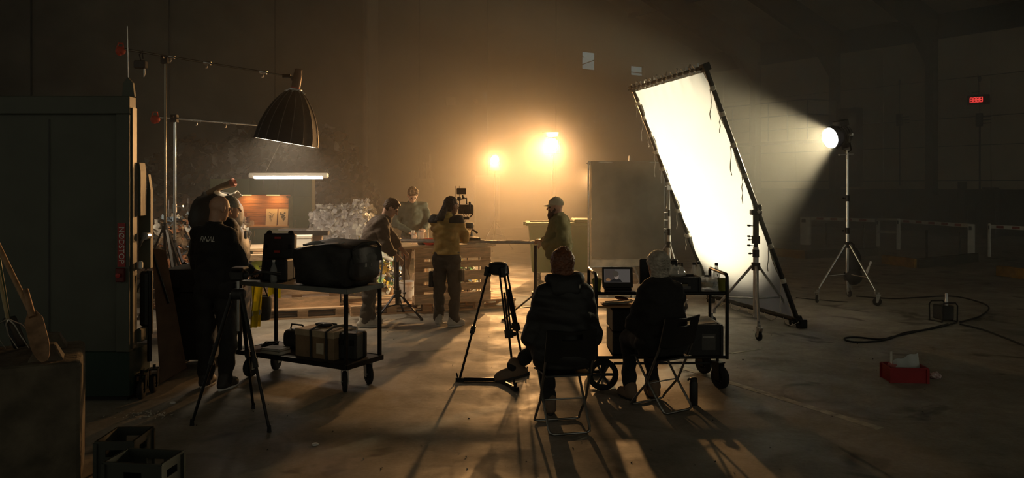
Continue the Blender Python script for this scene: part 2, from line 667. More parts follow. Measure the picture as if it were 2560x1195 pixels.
def wheeled_stand(label, loc, feet, height, collar=0.9, rc=0.03, m_col=None, m_leg=None, wheel=0.06, sections=None, group=None):
    """three-legged rolling stand; feet are world ground points of its wheels"""
    loc = Vector(loc)
    t = thing('rolling_stand', label, 'light stand', loc, 0, group)
    m_col, m_leg = m_col or M_chrome, m_leg or M_alu
    top = wheel * 2 + 0.05
    MB().cyl((0, 0, 0.16), (0, 0, collar + 0.25), rc, n=14).build('base_tube', m_leg, t, smooth=True)
    secs = sections or [(collar + 0.2, height, rc * 0.8)]
    for (z0, z1, r) in secs:
        MB().cyl((0, 0, z0), (0, 0, z1), r, n=14).build('column_tube', m_col, t, smooth=True)
        mb = MB()
        mb.cyl((0, 0, z0 - 0.05), (0, 0, z0 + 0.05), r * 1.45, n=14)
        knob(mb, (-r, 0, z0), (-1, -0.3, 0), 0.07)
        mb.build('locking_collar', M_blackmetal, t, smooth=True)
    mb = MB()
    mb.cyl((0, 0, collar - 0.05), (0, 0, collar + 0.05), rc * 1.6, n=14)
    mb.build('leg_collar', M_blackmetal, t, smooth=True)
    for fp in feet:
        f = Vector(fp) - loc
        yaw = math.atan2(-f.x, f.y)
        d = f.normalized()
        a = d * rc * 1.5 + Vector((0, 0, collar))
        b = f - d * 0.03 + Vector((0, 0, top + 0.05))
        mb = MB()
        mb.cyl(a, b, 0.017, n=10)
        mb.cyl(b, b - Vector((0, 0, 0.06)), 0.02, n=10)
        lg = mb.build('leg', m_leg, t, smooth=True)
        q = a + (b - a) * 0.72
        MB().cyl((0, 0, q.z + 0.02), q, 0.011, n=8).build('brace', m_leg, lg, smooth=True)
        caster(t, (f.x, f.y, 0), wheel, yaw + 0.6, top=top)
    return t


def tripod_stand(name, label, cat, loc, height, collar, spread, angs, rc=0.017, m=None, leg_r=0.011, foot=0.02, extra_col=None):
    """stand with a leg collar, sloping legs and braces"""
    m = m or M_blackmetal
    t = thing(name, label, cat, loc)
    MB().cyl((0, 0, collar - 0.45 * collar), (0, 0, collar + 0.1), rc * 1.25, n=12).build('base_tube', m, t, smooth=True)
    MB().cyl((0, 0, collar), (0, 0, height), rc, n=12).build('column_tube', extra_col or m, t, smooth=True)
    mb = MB()
    mb.cyl((0, 0, collar - 0.04), (0, 0, collar + 0.06), rc * 2.3, n=12)
    knob(mb, (rc * 2, 0, collar + 0.02), (1, -0.4, 0), 0.08, 0.018)
    mb.build('leg_collar', M_black, t, smooth=True)
    for a in angs:
        d = Vector((math.cos(a), math.sin(a), 0))
        p0 = d * rc * 2 + Vector((0, 0, collar))
        p1 = d * spread + Vector((0, 0, foot))
        lg = MB().bar(p0, p1, leg_r * 2.2, leg_r * 1.4).build('leg', m, t)
        q = p0 + (p1 - p0) * 0.5
        MB().bar((0, 0, collar * 0.58), q, leg_r * 1.6, leg_r).build('brace', m, lg)
        MB().cyl(p1 + Vector((0, 0, 0.012)), (p1.x, p1.y, 0), leg_r * 1.6, leg_r * 1.9, n=10).build('rubber_foot', M_rubber, lg)
    return t


# --- large diffusion frame leaning toward the set
BR = Vector((3.80, 10.65, 0.10))
BL = Vector((3.21, 12.90, 0.10))
eb = (BR - BL).normalized()
nh = Vector((eb.y, -eb.x, 0)).normalized()
if nh.x > 0:
    nh = -nh
eu = (Vector((0, 0, 1)) * 0.926 + nh * 0.378).normalized()
LU = 3.58
en = eb.cross(eu).normalized()
frame_root = thing('diffusion_frame', 'tall white diffusion cloth glowing on a leaning black tube frame', 'diffusion frame', BL)
Wd = (BR - BL).length


def FP(u, v, o=0.0):
    """local point on the frame: u along the bottom from far corner, v up the lean, o off the cloth"""
    return eb * (u * Wd) + eu * (v * LU) + en * o


M_tube = mat('frame_tube', (0.03, 0.028, 0.025), 0.4, 0.5, var=0.2, scale=8)
for a, b in (((0, 0), (1, 0)), ((1, 0), (1, 1)), ((1, 1), (0, 1)), ((0, 1), (0, 0))):
    MB().cyl(FP(*a), FP(*b), 0.032, n=12).build('frame_tube', M_tube, frame_root, smooth=True)
for a in ((0, 0), (1, 0), (1, 1), (0, 1)):
    mb = MB()
    p = FP(*a)
    mb.box(p, (0.10, 0.10, 0.10), Matrix((eb, eu, en)).transposed())
    knob(mb, p, en, 0.09)
    mb.build('corner_joint', M_blackmetal, frame_root, bevel=0.008)
MB().box(FP(1, 0) + Vector((0.05, -0.02, -0.045)), (0.12, 0.10, 0.11), 0.4).build('ground_foot', M_blackmetal, frame_root, bevel=0.01)
MB().box(FP(0, 0) + Vector((0.0, 0.0, -0.05)), (0.10, 0.10, 0.10), 0.4).build('ground_foot', M_blackmetal, frame_root, bevel=0.01)


def cloth_mat():
    m = bpy.data.materials.new('diffusion_cloth')
    m.use_nodes = True
    nt = m.node_tree
    nt.nodes.clear()
    o = nt.nodes.new('ShaderNodeOutputMaterial')
    tr = nt.nodes.new('ShaderNodeBsdfTranslucent')
    di = nt.nodes.new('ShaderNodeBsdfDiffuse')
    mx = nt.nodes.new('ShaderNodeMixShader')
    nz = nt.nodes.new('ShaderNodeTexNoise')
    nz.inputs['Scale'].default_value = 1.4
    nz.inputs['Detail'].default_value = 3
    tc = nt.nodes.new('ShaderNodeTexCoord')
    nt.links.new(tc.outputs['Object'], nz.inputs['Vector'])
    rp = nt.nodes.new('ShaderNodeValToRGB')
    rp.color_ramp.elements[0].color = (0.42, 0.43, 0.48, 1)
    rp.color_ramp.elements[1].color = (0.50, 0.51, 0.56, 1)
    nt.links.new(nz.outputs['Fac'], rp.inputs['Fac'])
    nt.links.new(rp.outputs['Color'], tr.inputs[0])
    nt.links.new(rp.outputs['Color'], di.inputs[0])
    mx.inputs[0].default_value = 0.35
    nt.links.new(tr.outputs[0], mx.inputs[1])
    nt.links.new(di.outputs[0], mx.inputs[2])
    nt.links.new(mx.outputs[0], o.inputs[0])
    return m


def clothf(u, v):
    uu, vv = 0.03 + 0.94 * u, 0.012 + 0.972 * v
    sag = -0.10 * math.sin(PI * u) * math.sin(PI * v) ** 0.8
    edge = 0.016 * math.sin(v * 40) * max(0, 1 - u * 8) + 0.014 * math.sin(u * 46) * max(0, 1 - (1 - v) * 12) + 0.014 * math.sin(v * 31 + 1) * max(0, 1 - (1 - u) * 9)
    pull = 0.012 * max(0, 1 - u * 9) * math.sin(v * 40 + 1)
    return FP(uu + pull, vv, -sag * 0.6 + edge)


MB().sheet(clothf, 40, 60).build('diffusion_cloth', cloth_mat(), frame_root, smooth=True)
M_cloth = mat('tie_cloth', (0.55, 0.52, 0.45), 0.8, var=0.15)
# ties hanging from the frame and spring clips along the top
rnd = random.Random(3)
ties = [(0, v) for v in (0.30, 0.42, 0.55, 0.62, 0.70, 0.78, 0.86, 0.93)] + [(1, v) for v in (0.16, 0.30, 0.44, 0.58, 0.70, 0.82, 0.92)]
for (u, v) in ties:
    p = FP(u, v, 0.04)
    l = rnd.uniform(0.16, 0.42)
    pts = [p + Vector((rnd.uniform(-0.012, 0.012), rnd.uniform(-0.012, 0.012), -l * k / 5)) for k in range(6)]
    MB().tube(pts, 0.006, 5).build('tie_string', M_cloth, frame_root)
    mb = MB()
    q = FP(u, v)
    mb.cyl(q - eu * 0.03, q + eu * 0.03, 0.038, n=10)
    e = -eb if u == 0 else eb
    mb.ell(q + e * 0.06 + en * 0.02, 0.024, 8)
    mb.build('ball_tie', M_cloth, frame_root, smooth=True)
for k in range(5):
    u0 = 0.08 + k * 0.2
    MB().tube([FP(u0, 0, 0.03), FP(u0 + 0.04, 0, 0.06) - Vector((0, 0, 0.05)), FP(u0 + 0.10, 0, 0.06) - Vector((0, 0, 0.06)), FP(u0 + 0.15, 0, 0.03)], 0.005, 5).build('tie_string', M_cloth, frame_root)
for k in range(13):
    u = 0.03 + 0.073 * k + rnd.uniform(-0.015, 0.015)
    p = FP(u, 1)
    mb = MB()
    a = rnd.uniform(-0.3, 0.3)
    mb.bar(p - eu * 0.05, p + eu * 0.075 + en * 0.03 + eb * a * 0.05, 0.03, 0.018)
    mb.bar(p - eu * 0.05, p + eu * 0.07 - en * 0.05 + eb * a * 0.05, 0.03, 0.018)
    mb.cyl(p - eb * 0.02 + en * 0.03, p + eb * 0.02 + en * 0.03, 0.016, n=8)
    if k % 2:
        mb.bar(p + eu * 0.06 + en * 0.03, p + eu * 0.09 + en * 0.03 + eb * 0.06, 0.022, 0.022)
    mb.build('spring_clip', M_zinc, frame_root)

# --- rolling stand that carries the near bar of the frame, and its partner at the far bar
S1 = Vector((3.2, 10.50, 0))
st1 = wheeled_stand('chrome rolling stand with three wheels clamped to the near bar of the diffusion frame', S1,
                    [G(1897, 852), G(1780, 812), Vector((3.78, 10.86, 0))], 1.5, collar=0.83, rc=0.036, m_col=M_blackmetal,
                    sections=[(1.0, 1.28, 0.030), (1.18, 1.52, 0.038)])
mb = MB()
mb.box((0.0, 0.0, 1.54), (0.14, 0.10, 0.07))
mb.box((0.03, 0.02, 1.60), (0.08, 0.12, 0.08))
mb.build('clamp_head', M_blackmetal, st1, bevel=0.01)
for z in (1.1, 1.22, 1.36):
    mb = MB()
    knob(mb, (-0.03, -0.01, z), (-1, -0.2, 0.1), 0.09)
    mb.build('locking_knob', M_blackmetal, st1)
S2 = Vector((2.50, 12.72, 0))
st2 = wheeled_stand('steel grip stand behind the black cloth flag at the far bar of the frame', S2,
                    [Vector((2.82, 13.2, 0)), Vector((1.95, 12.9, 0)), Vector((2.62, 12.16, 0))], 1.8, collar=0.95, rc=0.026, m_col=M_steel, m_leg=M_steel,
                    sections=[(1.15, 1.5, 0.020), (1.45, 1.84, 0.015)])
mb = MB()
mb.box((0, 0, 1.86), (0.09, 0.07, 0.09))
mb.cyl((-0.08, 0, 1.87), (0.10, 0, 1.87), 0.02)
mb.build('clamp_head', M_steel, st2, bevel=0.008)
for z in (1.2, 1.34, 1.46):
    mb = MB()
    knob(mb, (-0.02, 0, z), (-1, -0.4, 0), 0.08)
    mb.build('locking_knob', M_steel, st2)

# --- big daylight lamp on its rolling stand
SH = Vector((5.48, 13.07, 0))
hmi_st = wheeled_stand('tall chrome rolling stand under the big white lamp', SH, [G(2043, 757), G(2193, 764), G(2123, 743)], 2.38,
                       collar=0.92, rc=0.030, m_col=M_chrome, m_leg=M_chrome, wheel=0.065,
                       sections=[(1.15, 1.70, 0.026), (1.68, 2.36, 0.021)])
LENS = P(2076, 345, 12.88)
AIM = Vector((-2.36, -0.92, -0.60)).normalized()
hroot = thing('film_lamp', 'big round white lamp head shining at the diffusion cloth', 'film lamp', LENS)
HMt = frame_z(AIM)
M_lens = emitter('lamp_lens', (0.93, 0.97, 1.0), 14.0, False)
_nt = M_lens.node_tree
_tr = _nt.nodes.new('ShaderNodeBsdfTransparent')
_ad = _nt.nodes.new('ShaderNodeAddShader')
_out = [q for q in _nt.nodes if q.type == 'OUTPUT_MATERIAL'][0]
_nt.links.new([q for q in _nt.nodes if q.type == 'EMISSION'][0].outputs[0], _ad.inputs[0])
_nt.links.new(_tr.outputs[0], _ad.inputs[1])
_nt.links.new(_ad.outputs[0], _out.inputs[0])                # clear fresnel glass: glows and lets the bulb behind it shine through
MB().lathe([(0.165, 0.0), (0.10, 0.02), (0.0001, 0.028)], (0, 0, 0), HMt, 32, caps=False).build('lens', M_lens, hroot, smooth=True)
mb = MB()
mb.lathe([(0.172, 0.012), (0.185, 0.012), (0.19, -0.08), (0.15, -0.12), (0.155, -0.30), (0.12, -0.36), (0.0001, -0.36)], (0, 0, 0), HMt, 28, caps=False)
mb.build('lamp_housing', M_black, hroot, smooth=True)
MB().box(HMt @ Vector((0, 0, -0.22)) + Vector((0, 0, 0.19)), (0.16, 0.10, 0.20), HMt).build('top_vent', M_black, hroot, bevel=0.01)
MB().box(HMt @ Vector((0, 0, -0.26)) - Vector((0, 0, 0.18)), (0.14, 0.08, 0.18), HMt).build('connector_box', M_black, hroot, bevel=0.01)
for k in range(4):
    MB().lathe([(0.158, -0.14 - k * 0.045), (0.17, -0.15 - k * 0.045), (0.158, -0.16 - k * 0.045)], (0, 0, 0), HMt, 24, caps=False).build('cooling_fin', M_black, hroot)
piv = HMt @ Vector((0, 0, -0.2))
side = AIM.cross(Vector((0, 0, 1))).normalized()
mb = MB()
lowp = (SH - LENS) + Vector((0, 0, 2.42))
mb.tube([piv + side * 0.21, piv + side * 0.21 + Vector((0, 0, -0.12)), lowp + side * 0.08 + Vector((0, 0, 0.05)), lowp, lowp - side * 0.08 + Vector((0, 0, 0.05)), piv - side * 0.21 + Vector((0, 0, -0.12)), piv - side * 0.21], 0.012, 8)
mb.build('yoke', M_blackmetal, hroot, smooth=True)
mb = MB()
mb.cyl(lowp + Vector((0, 0, -0.10)), lowp + Vector((0, 0, 0.05)), 0.022)
mb.cyl(lowp + Vector((-0.14, -0.02, -0.03)), lowp + Vector((0.09, 0, -0.02)), 0.010)
mb.ell(lowp + Vector((-0.14, -0.02, -0.03)), 0.02, 8)
mb.ell(lowp + Vector((0.09, 0, -0.02)), 0.016, 8)
MB().cyl(piv - side * 0.20, piv - side * 0.27, 0.02).build('tilt_knob', M_steel, hroot, smooth=True)
mb.build('tilt_clamp', M_steel, hroot, smooth=True)
lamp('SPOT', 'lamp_beam', AIM * -0.22, HMI_POWER, DAY, hroot, AIM, spot_size=R(72), spot_blend=0.5, shadow_soft_size=0.06)
# bag and clip hanging on that stand
mb = MB()
mb.ell(SH + Vector((0.12, 0.05, 0.62)), (0.13, 0.10, 0.26), 16)
mb.ell(SH + Vector((0.10, 0.02, 0.40)), (0.15, 0.12, 0.14), 16)
mb.tube([SH + Vector((0.02, 0, 0.97)), SH + Vector((0.09, -0.03, 0.92)), SH + Vector((0.12, 0.02, 0.80))], 0.02, 8)
sb = tag(mb.build('weight_bag', mat('bag_nylon', (0.012, 0.012, 0.012), 0.7, bump=0.3, bscale=8), smooth=True), 'black weight bag slung on the tall chrome lamp stand', 'bag')
bp_ = thing('spray_bottle', 'small white bottle hanging from the leg of the tall lamp stand', 'bottle', P(2172, 668, 12.9))
Mt = Matrix.Rotation(R(22), 3, 'Y')
MB().lathe([(0.012, -0.13), (0.022, -0.12), (0.022, -0.02), (0.012, 0.01), (0.012, 0.05)], (0, 0, 0), Mt, 14).build('bottle_body', M_white, bp_, smooth=True)
MB().lathe([(0.018, 0.045), (0.018, 0.09), (0.01, 0.10)], (0, 0, 0), Mt, 12).build('cap', M_white, bp_, smooth=True)

# --- warm lamps far behind the set
def back_lamp(label, p, stand_label, target, r=0.13, power=BACK_POWER, estr=40.0, door=(1,), size=R(58)):
    t = thing('tungsten_lamp', label, 'film lamp', p)
    d = (Vector(target) - p).normalized()
    M = frame_z(d)
    MB().lathe([(r, 0.0), (r * 0.6, 0.03), (0.0001, 0.045)], (0, 0, 0), M, 28, caps=False).build('lens', emitter('tungsten_lens', (1.0, 0.93, 0.80), estr, False), t, smooth=True)
    mb = MB()
    mb.lathe([(r * 1.02, 0.02), (r * 1.2, 0.02), (r * 1.2, -0.3), (r * 0.9, -0.38), (0.0001, -0.38)], (0, 0, 0), M, 24, caps=False)
    mb.lathe([(r * 1.02, 0.02), (r * 1.02, -0.01), (0.0001, -0.01)], (0, 0, 0), M, 24, caps=False)
    mb.build('lamp_housing', M_black, t, smooth=True)
    sd = d.cross(Vector((0, 0, 1))).normalized()
    up = sd.cross(d)
    for s_ in door:
        a = up * s_ * r * 1.2 + d * 0.03
        b = up * s_ * r * (2.2 if s_ > 0 else 2.6) + d * 0.26
        vs = [a - sd * r, a + sd * r, b + sd * r * 1.35, b - sd * r * 1.35]
        o = up * 0.004
        MB().add(vs + [v + o for v in vs], [(0, 1, 2, 3), (7, 6, 5, 4), (0, 4, 5, 1), (1, 5, 6, 2), (2, 6, 7, 3), (3, 7, 4, 0)]).build('barn_door', M_blackmetal, t)
    mb = MB()
    for s_ in (-1, 1):
        mb.bar(sd * s_ * r * 1.3 - d * 0.15, sd * s_ * r * 1.3 - d * 0.15 - Vector((0, 0, r * 1.7)), 0.02, 0.03)
    mb.bar(-sd * r * 1.3 - d * 0.15 - Vector((0, 0, r * 1.7)), sd * r * 1.3 - d * 0.15 - Vector((0, 0, r * 1.7)), 0.03, 0.02)
    mb.build('yoke', M_blackmetal, t)
    lamp('SPOT', 'lamp_beam', d * 0.07, power, WARM, t, d, spot_size=size, spot_blend=0.9, shadow_soft_size=0.10)
    base = p - d * 0.15
    h = p.z - r * 1.7 - 0.03
    tripod_stand('lamp_stand', stand_label, 'light stand', (base.x, base.y, 0), h, 0.8, 0.55, (0.4, 2.5, 4.6), rc=0.02)
    return t


back_lamp('larger bright warm lamp in the haze above the man in the cap', P(1380, 360, 20.0), 'thin black stand under the larger warm lamp in the haze', (-0.8, 8.5, 0.6), r=0.15)
back_lamp('smaller bright warm lamp in the haze beside the film camera', P(1237, 399, 23.0), 'thin black stand under the smaller warm lamp in the haze', (-0.4, 9.0, 0.8), r=0.115, door=(-1,), power=BACK_POWER * 0.55)
back_lamp('warm lamp hidden behind the black cloth flag', P(1503, 437, 16.8), 'thin black stand hidden behind the black cloth flag', (-2.5, 11.5, 0.9), r=0.13, power=BACK_POWER * 0.18, size=R(60))

# --- black cloth flag on a frame in front of the green bin
fl = thing('cloth_flag', 'large dark cloth flag on a pale frame beside the diffusion cloth', 'flag', P(1471, 668, 14.0))
fx = (P(1660, 672, 14.3) - P(1471, 668, 14.0))
fx.z = 0
Wf = fx.length
fx.normalize()
fny = Vector((-fx.y, fx.x, 0))
Hf = 1.84
mb = MB()
for a, b in (((0, 0), (Wf, 0)), ((Wf, 0), (Wf, Hf)), ((Wf, Hf), (0, Hf)), ((0, Hf), (0, 0))):
    MB().cyl(fx * a[0] + Vector((0, 0, a[1])), fx * b[0] + Vector((0, 0, b[1])), 0.016, n=10).build('frame_tube', M_zinc, fl, smooth=True)
M_flag = mat('flag_cloth', (0.20, 0.165, 0.12), 0.9, var=0.2, scale=3, bump=0.2, bscale=2.5, sheen=0.3)


def flagf(u, v):
    x = 0.045 + u * (Wf - 0.05)
    z = 0.13 + v * (Hf - 0.13 + 0.02)
    if u < 0.2 and v < 0.1:
        z += (0.2 - u) * (0.1 - v) * 10 * 0.35
    return fx * x + Vector((0, 0, z)) - fny * (0.03 + 0.012 * math.sin(u * 9 + v * 3) + 0.008 * math.sin(v * 17))


MB().sheet(flagf, 24, 30, thick=0.006).build('flag_cloth', M_flag, fl, smooth=True)
MB().sheet(lambda u, v: fx * (0.02 + 0.03 * u + 0.006 * math.sin(v * 9)) + Vector((0, 0, v * Hf)) - fny * 0.012, 3, 24, thick=0.004).build('lit_rim', mat('lit_rim_and_band', (0.62, 0.56, 0.45), 0.8), fl, smooth=True)  # pale colour stands in for lamplight on the rim of the flag's back side
MB().sheet(lambda u, v: fx * (0.02 + (Wf - 0.04) * u) + Vector((0, 0, 0.13 * v + 0.05 * max(0, 0.15 - u) * v)) - fny * 0.012, 20, 3, thick=0.004).build('bottom_band', mat('lit_rim_and_band', (0.62, 0.56, 0.45), 0.8), fl, smooth=True)
fst = P(1575, 460, 14.25)
mb = MB()
tripod_stand('grip_stand', 'slim stand holding up the large dark cloth flag', 'light stand', (fst.x, fst.y + 0.06, 0), 2.42, 0.6, 0.42, (0.9, 2.6, 5.2), rc=0.015, m=M_steel)

# --- two boom stands with red counterweights
def boom(name, label, base, height, p_tail, p_tip, m_col, rc, collar, spread, angs):
    t = tripod_stand(name, label, 'boom stand', base, height, collar, spread, angs, rc=rc, m=M_blackmetal, leg_r=0.016, extra_col=m_col)
    b = Vector(base)
    a, e = p_tail - b, p_tip - b
    MB().cyl(a, e, 0.016, 0.013, n=10).build('boom_arm', m_col, t, smooth=True)
    mb = MB()
    mb.box((0, -0.01, height + 0.02), (0.09, 0.08, 0.11))
    knob(mb, (0, -0.04, height + 0.02), (0.2, -1, 0.2), 0.12, 0.02)
    mb.build('boom_clamp', M_blackmetal, t, bevel=0.01)
    for k in (0.30, 0.52, 0.86):
        mb = MB()
        q = a + (e - a) * k
        d = (e - a).normalized()
        mb.cyl(q - d * 0.05, q + d * 0.05, 0.024, n=10)
        knob(mb, q, (0, -0.6, -1), 0.09, 0.016)
        mb.build('arm_joint', M_steel, t, smooth=True)
    # red counterweight: a lobed cast block with a grip loop
    mb = MB()
    w0 = a + (a - e).normalized() * 0.02
    mb.ell(w0 + Vector((-0.015, 0, -0.035)), (0.052, 0.06, 0.064), 14)
    mb.ell(w0 + Vector((0.022, 0, -0.03)), (0.045, 0.055, 0.056), 14)
    cw = mb.build('counterweight', mat('red_weight', (0.50, 0.05, 0.02), 0.55, var=0.2), t, smooth=True)
    MB().tube([w0 + Vector((-0.05, 0, 0.02)), w0 + Vector((-0.03, 0, 0.075)), w0 + Vector((0.03, 0, 0.07)), w0 + Vector((0.04, 0, 0.02))], 0.009, 8).build('weight_grip', mat('red_weight', (0.5, 0.05, 0.02)), cw, smooth=True)
    return t


ZB = 11.0
b1 = Vector(((413 - 1280) * ZB / FOC, ZB, 0))
boom1 = boom('boom_stand', 'tall dark boom stand carrying the black dome softbox', b1, 3.60, P(305, 122, ZB), P(716, 190, ZB), mat('dark_chrome', (0.20, 0.17, 0.13), 0.25, 0.9, var=0.1), 0.019, 1.28, 0.52, (-0.75, 1.1, 3.6))
# small black box hung from the boom tail
hb = thing('boom_box', 'small black box hanging from the tail of the tall boom arm', 'ballast', P(352, 158, ZB))
MB().box((0, 0, -0.02), (0.16, 0.1, 0.11)).build('box_body', M_black, hb, bevel=0.012)
MB().tube([(0, 0, 0.03), (-0.02, 0, 0.12), (0.02, 0, 0.17), (0.03, 0, 0.06)], 0.008, 8).build('hook', M_blackmetal, hb, smooth=True)
MB().tube([(0.05, 0, -0.06), (0.055, -0.01, -0.15), (0.04, 0, -0.19)], [0.014, 0.012, 0.006], 8).build('hanging_plug', M_steel, hb, smooth=True)

ZB2 = 11.6
b2 = Vector(((437 - 1280) * ZB2 / FOC, ZB2, 0))
boom2 = boom('boom_stand', 'bright chrome boom stand holding the tube light', b2, 2.84, P(392, 293, ZB2), P(716, 319, 12.35), M_chrome, 0.021, 1.0, 0.5, (-0.4, 1.9, 3.9))
mb = MB()
mb.cyl((0, 0, 1.5), (0, 0, 1.62), 0.03)
knob(mb, (0.02, 0, 1.58), (1, -0.3, 0.1), 0.12, 0.02)
mb.build('locking_collar', M_steel, boom2, smooth=True)

# --- dome softbox
sb_c = P(716, 357, ZB)                       # rim centre
sb_t = P(738, 226, ZB)                       # ring at the top
ax = (sb_t - sb_c)
Hs = ax.length
SMt = frame_z(ax.normalized())
soft = thing('dome_softbox', 'black ribbed dome softbox hanging mouth down from the boom', 'softbox', sb_c)
prof = [(0.435, 0.0), (0.42, 0.11), (0.39, 0.24), (0.34, 0.38), (0.27, 0.52), (0.19, 0.63), (0.11, 0.715), (0.075, Hs)]
NR = 16
M_soft = mat('softbox_cloth', (0.018, 0.016, 0.014), 0.75, var=0.3, scale=6, bump=0.15)
M_white_in = mat('softbox_lining', (0.75, 0.74, 0.72), 0.6, var=0.05)


def panel_fn(k, inset):
    a0, a1 = 2 * PI * k / NR, 2 * PI * (k + 1) / NR

    def f(u, v):
        x = v * (len(prof) - 1)
        i = min(int(x), len(prof) - 2)
        fr = x - i
        r = prof[i][0] * (1 - fr) + prof[i + 1][0] * fr - inset
        z = prof[i][1] * (1 - fr) + prof[i + 1][1] * fr
        ch = math.cos(PI / NR)
        a = a0 + (a1 - a0) * u
        rr = r * (1 - 0.025 * math.sin(PI * u))     # flat panel stretched between ribs
        return SMt @ Vector((rr * math.cos(a), rr * math.sin(a), z))
    return f


for k in range(NR):
    pn = MB().sheet(panel_fn(k, 0.0), 4, 10).build('cloth_panel', M_soft, soft, smooth=True)
    MB().sheet(panel_fn(k, 0.012), 4, 10).build('lining', M_white_in, pn, smooth=True)
    a = 2 * PI * k / NR
    pts = [SMt @ Vector((r * math.cos(a), r * math.sin(a), z)) for r, z in prof]
    MB().tube(pts, 0.0055, 6).build('rib', mat('rib_piping', (0.10, 0.09, 0.08), 0.5), soft, smooth=True)
MB().lathe([(0.385, 0.16), (0.2, 0.175), (0.0001, 0.18)], (0, 0, 0), SMt, 32, caps=False).build('front_diffuser', emitter('softbox_glow', (1.0, 0.80, 0.55), 32.0), soft, smooth=True)
mb = MB()
mb.lathe([(0.09, Hs - 0.01), (0.095, Hs + 0.02), (0.07, Hs + 0.03)], (0, 0, 0), SMt, 24)
for k in range(8):
    a = 2 * PI * k / 8
    p0 = SMt @ Vector((0.09 * math.cos(a), 0.09 * math.sin(a), Hs))
    p1 = SMt @ Vector((0.14 * math.cos(a), 0.14 * math.sin(a), Hs - 0.03))
    mb.bar(p0, p1, 0.012, 0.02)
mb.build('speed_ring', M_alu, soft, smooth=True)
lh = thing('spot_lamp', 'brown cylindrical lamp head on top of the dome softbox', 'film lamp', sb_t)
MB().lathe([(0.055, 0.0), (0.06, 0.02), (0.06, 0.22), (0.05, 0.25), (0.05, 0.29), (0.03, 0.30)], (0, 0, 0), SMt, 22).build('lamp_housing', mat('lamp_brown', (0.10, 0.055, 0.035), 0.45, 0.4), lh, smooth=True)
MB().lathe([(0.062, 0.02), (0.063, 0.03), (0.062, 0.04)], (0, 0, 0), SMt, 22).build('red_ring', M_red, lh, smooth=True)
mb = MB()
tip = P(716, 190, ZB) - sb_t
mb.bar(tip, SMt @ Vector((-0.02, 0, 0.16)), 0.03, 0.03)
mb.bar(tip + Vector((0.04, 0, 0.01)), SMt @ Vector((-0.02, 0.05, 0.13)), 0.02, 0.02)
mb.cyl(tip - Vector((0.05, 0, 0)), tip + Vector((0.06, 0, 0)), 0.028)
mb.build('yoke', M_blackmetal, lh)
MB().tube([SMt @ Vector((0.05, 0, 0.2)), SMt @ Vector((0.07, 0, 0.26)), SMt @ Vector((0.055, 0, 0.28))], 0.01, 8).build('rear_knob', M_alu, lh, smooth=True)

# --- hanging tube light
tl_a, tl_b = P(624, 438, 12.35), P(819, 438, 12.35)
tlc = (tl_a + tl_b) / 2
tl = thing('tube_light', 'white fluorescent batten glowing above the pallet counter', 'tube light', tlc)
Lh = (tl_b - tl_a).length / 2
M_housing = mat('batten_plastic', (0.75, 0.72, 0.66), 0.35, var=0.05)
mb = MB()
mb.box((0, 0, 0.012), (2 * Lh - 0.06, 0.085, 0.05))
mb.build('housing', M_housing, tl, bevel=0.014, seg=2)
for s_ in (-1, 1):
    MB().box((s_ * (Lh - 0.035), 0, -0.006), (0.09, 0.09, 0.085)).build('end_cap', M_housing, tl, bevel=0.025, seg=2)
MB().cyl((-Lh + 0.075, 0, -0.038), (Lh - 0.075, 0, -0.038), 0.016, n=14).build('glass_tube', emitter('tube_glow', (1.0, 0.88, 0.82), 55.0), tl, smooth=True)
mb = MB()
e = P(716, 319, 12.35) - tlc
mb.tube([e, e + (Vector((-0.36, 0, 0.04)) - e) * 0.5 + Vector((0, 0, -0.02)), Vector((-0.36, 0, 0.04))], 0.006, 6)
mb.build('hanging_cable', mat('cable_grey', (0.12, 0.11, 0.10), 0.6), tl, smooth=True)
# ------------------------------------------------------------------ the kitchen set on its pallet platform
ZP = 0.145
M_green = mat('cabinet_green', (0.10, 0.13, 0.042), 0.55, var=0.12, scale=3)
M_walnut = mat('walnut_board', (0.36, 0.15, 0.055), 0.5, var=0.35, scale=4, bump=0.1, stretch=(0.7, 8, 9))
KZ = 15.6


def kx(px):
    return (px - 1280) * KZ / FOC


def kz(py):
    return EYE - (py - HOR) * KZ / FOC


KYAW = 0.0
x_l, x_r = kx(520), kx(781)
x_t = kx(727)                                  # left edge of tall cabinet
z_ctr = kz(566)
z_ub, z_ut = kz(487), kz(447)


def door(parent, x0, x1, z0, z1, y, handle=None, horiz=False):
    d = MB().bx((x0 + 0.004, y - 0.022, z0 + 0.004), (x1 - 0.004, y, z1 - 0.004)).build('door', M_green, parent, bevel=0.003)
    if handle:
        hx, hz_ = handle
        mb = MB()
        if horiz:
            mb.tube([(hx - 0.06, y - 0.022, hz_), (hx - 0.06, y - 0.05, hz_), (hx + 0.06, y - 0.05, hz_), (hx + 0.06, y - 0.022, hz_)], 0.006, 8)
        else:
            mb.tube([(hx, y - 0.022, hz_ - 0.06), (hx, y - 0.05, hz_ - 0.06), (hx, y - 0.05, hz_ + 0.06), (hx, y - 0.022, hz_ + 0.06)], 0.006, 8)
        mb.build('handle', mat('brass', (0.45, 0.32, 0.14), 0.35, 0.9), d, smooth=True)
    return d


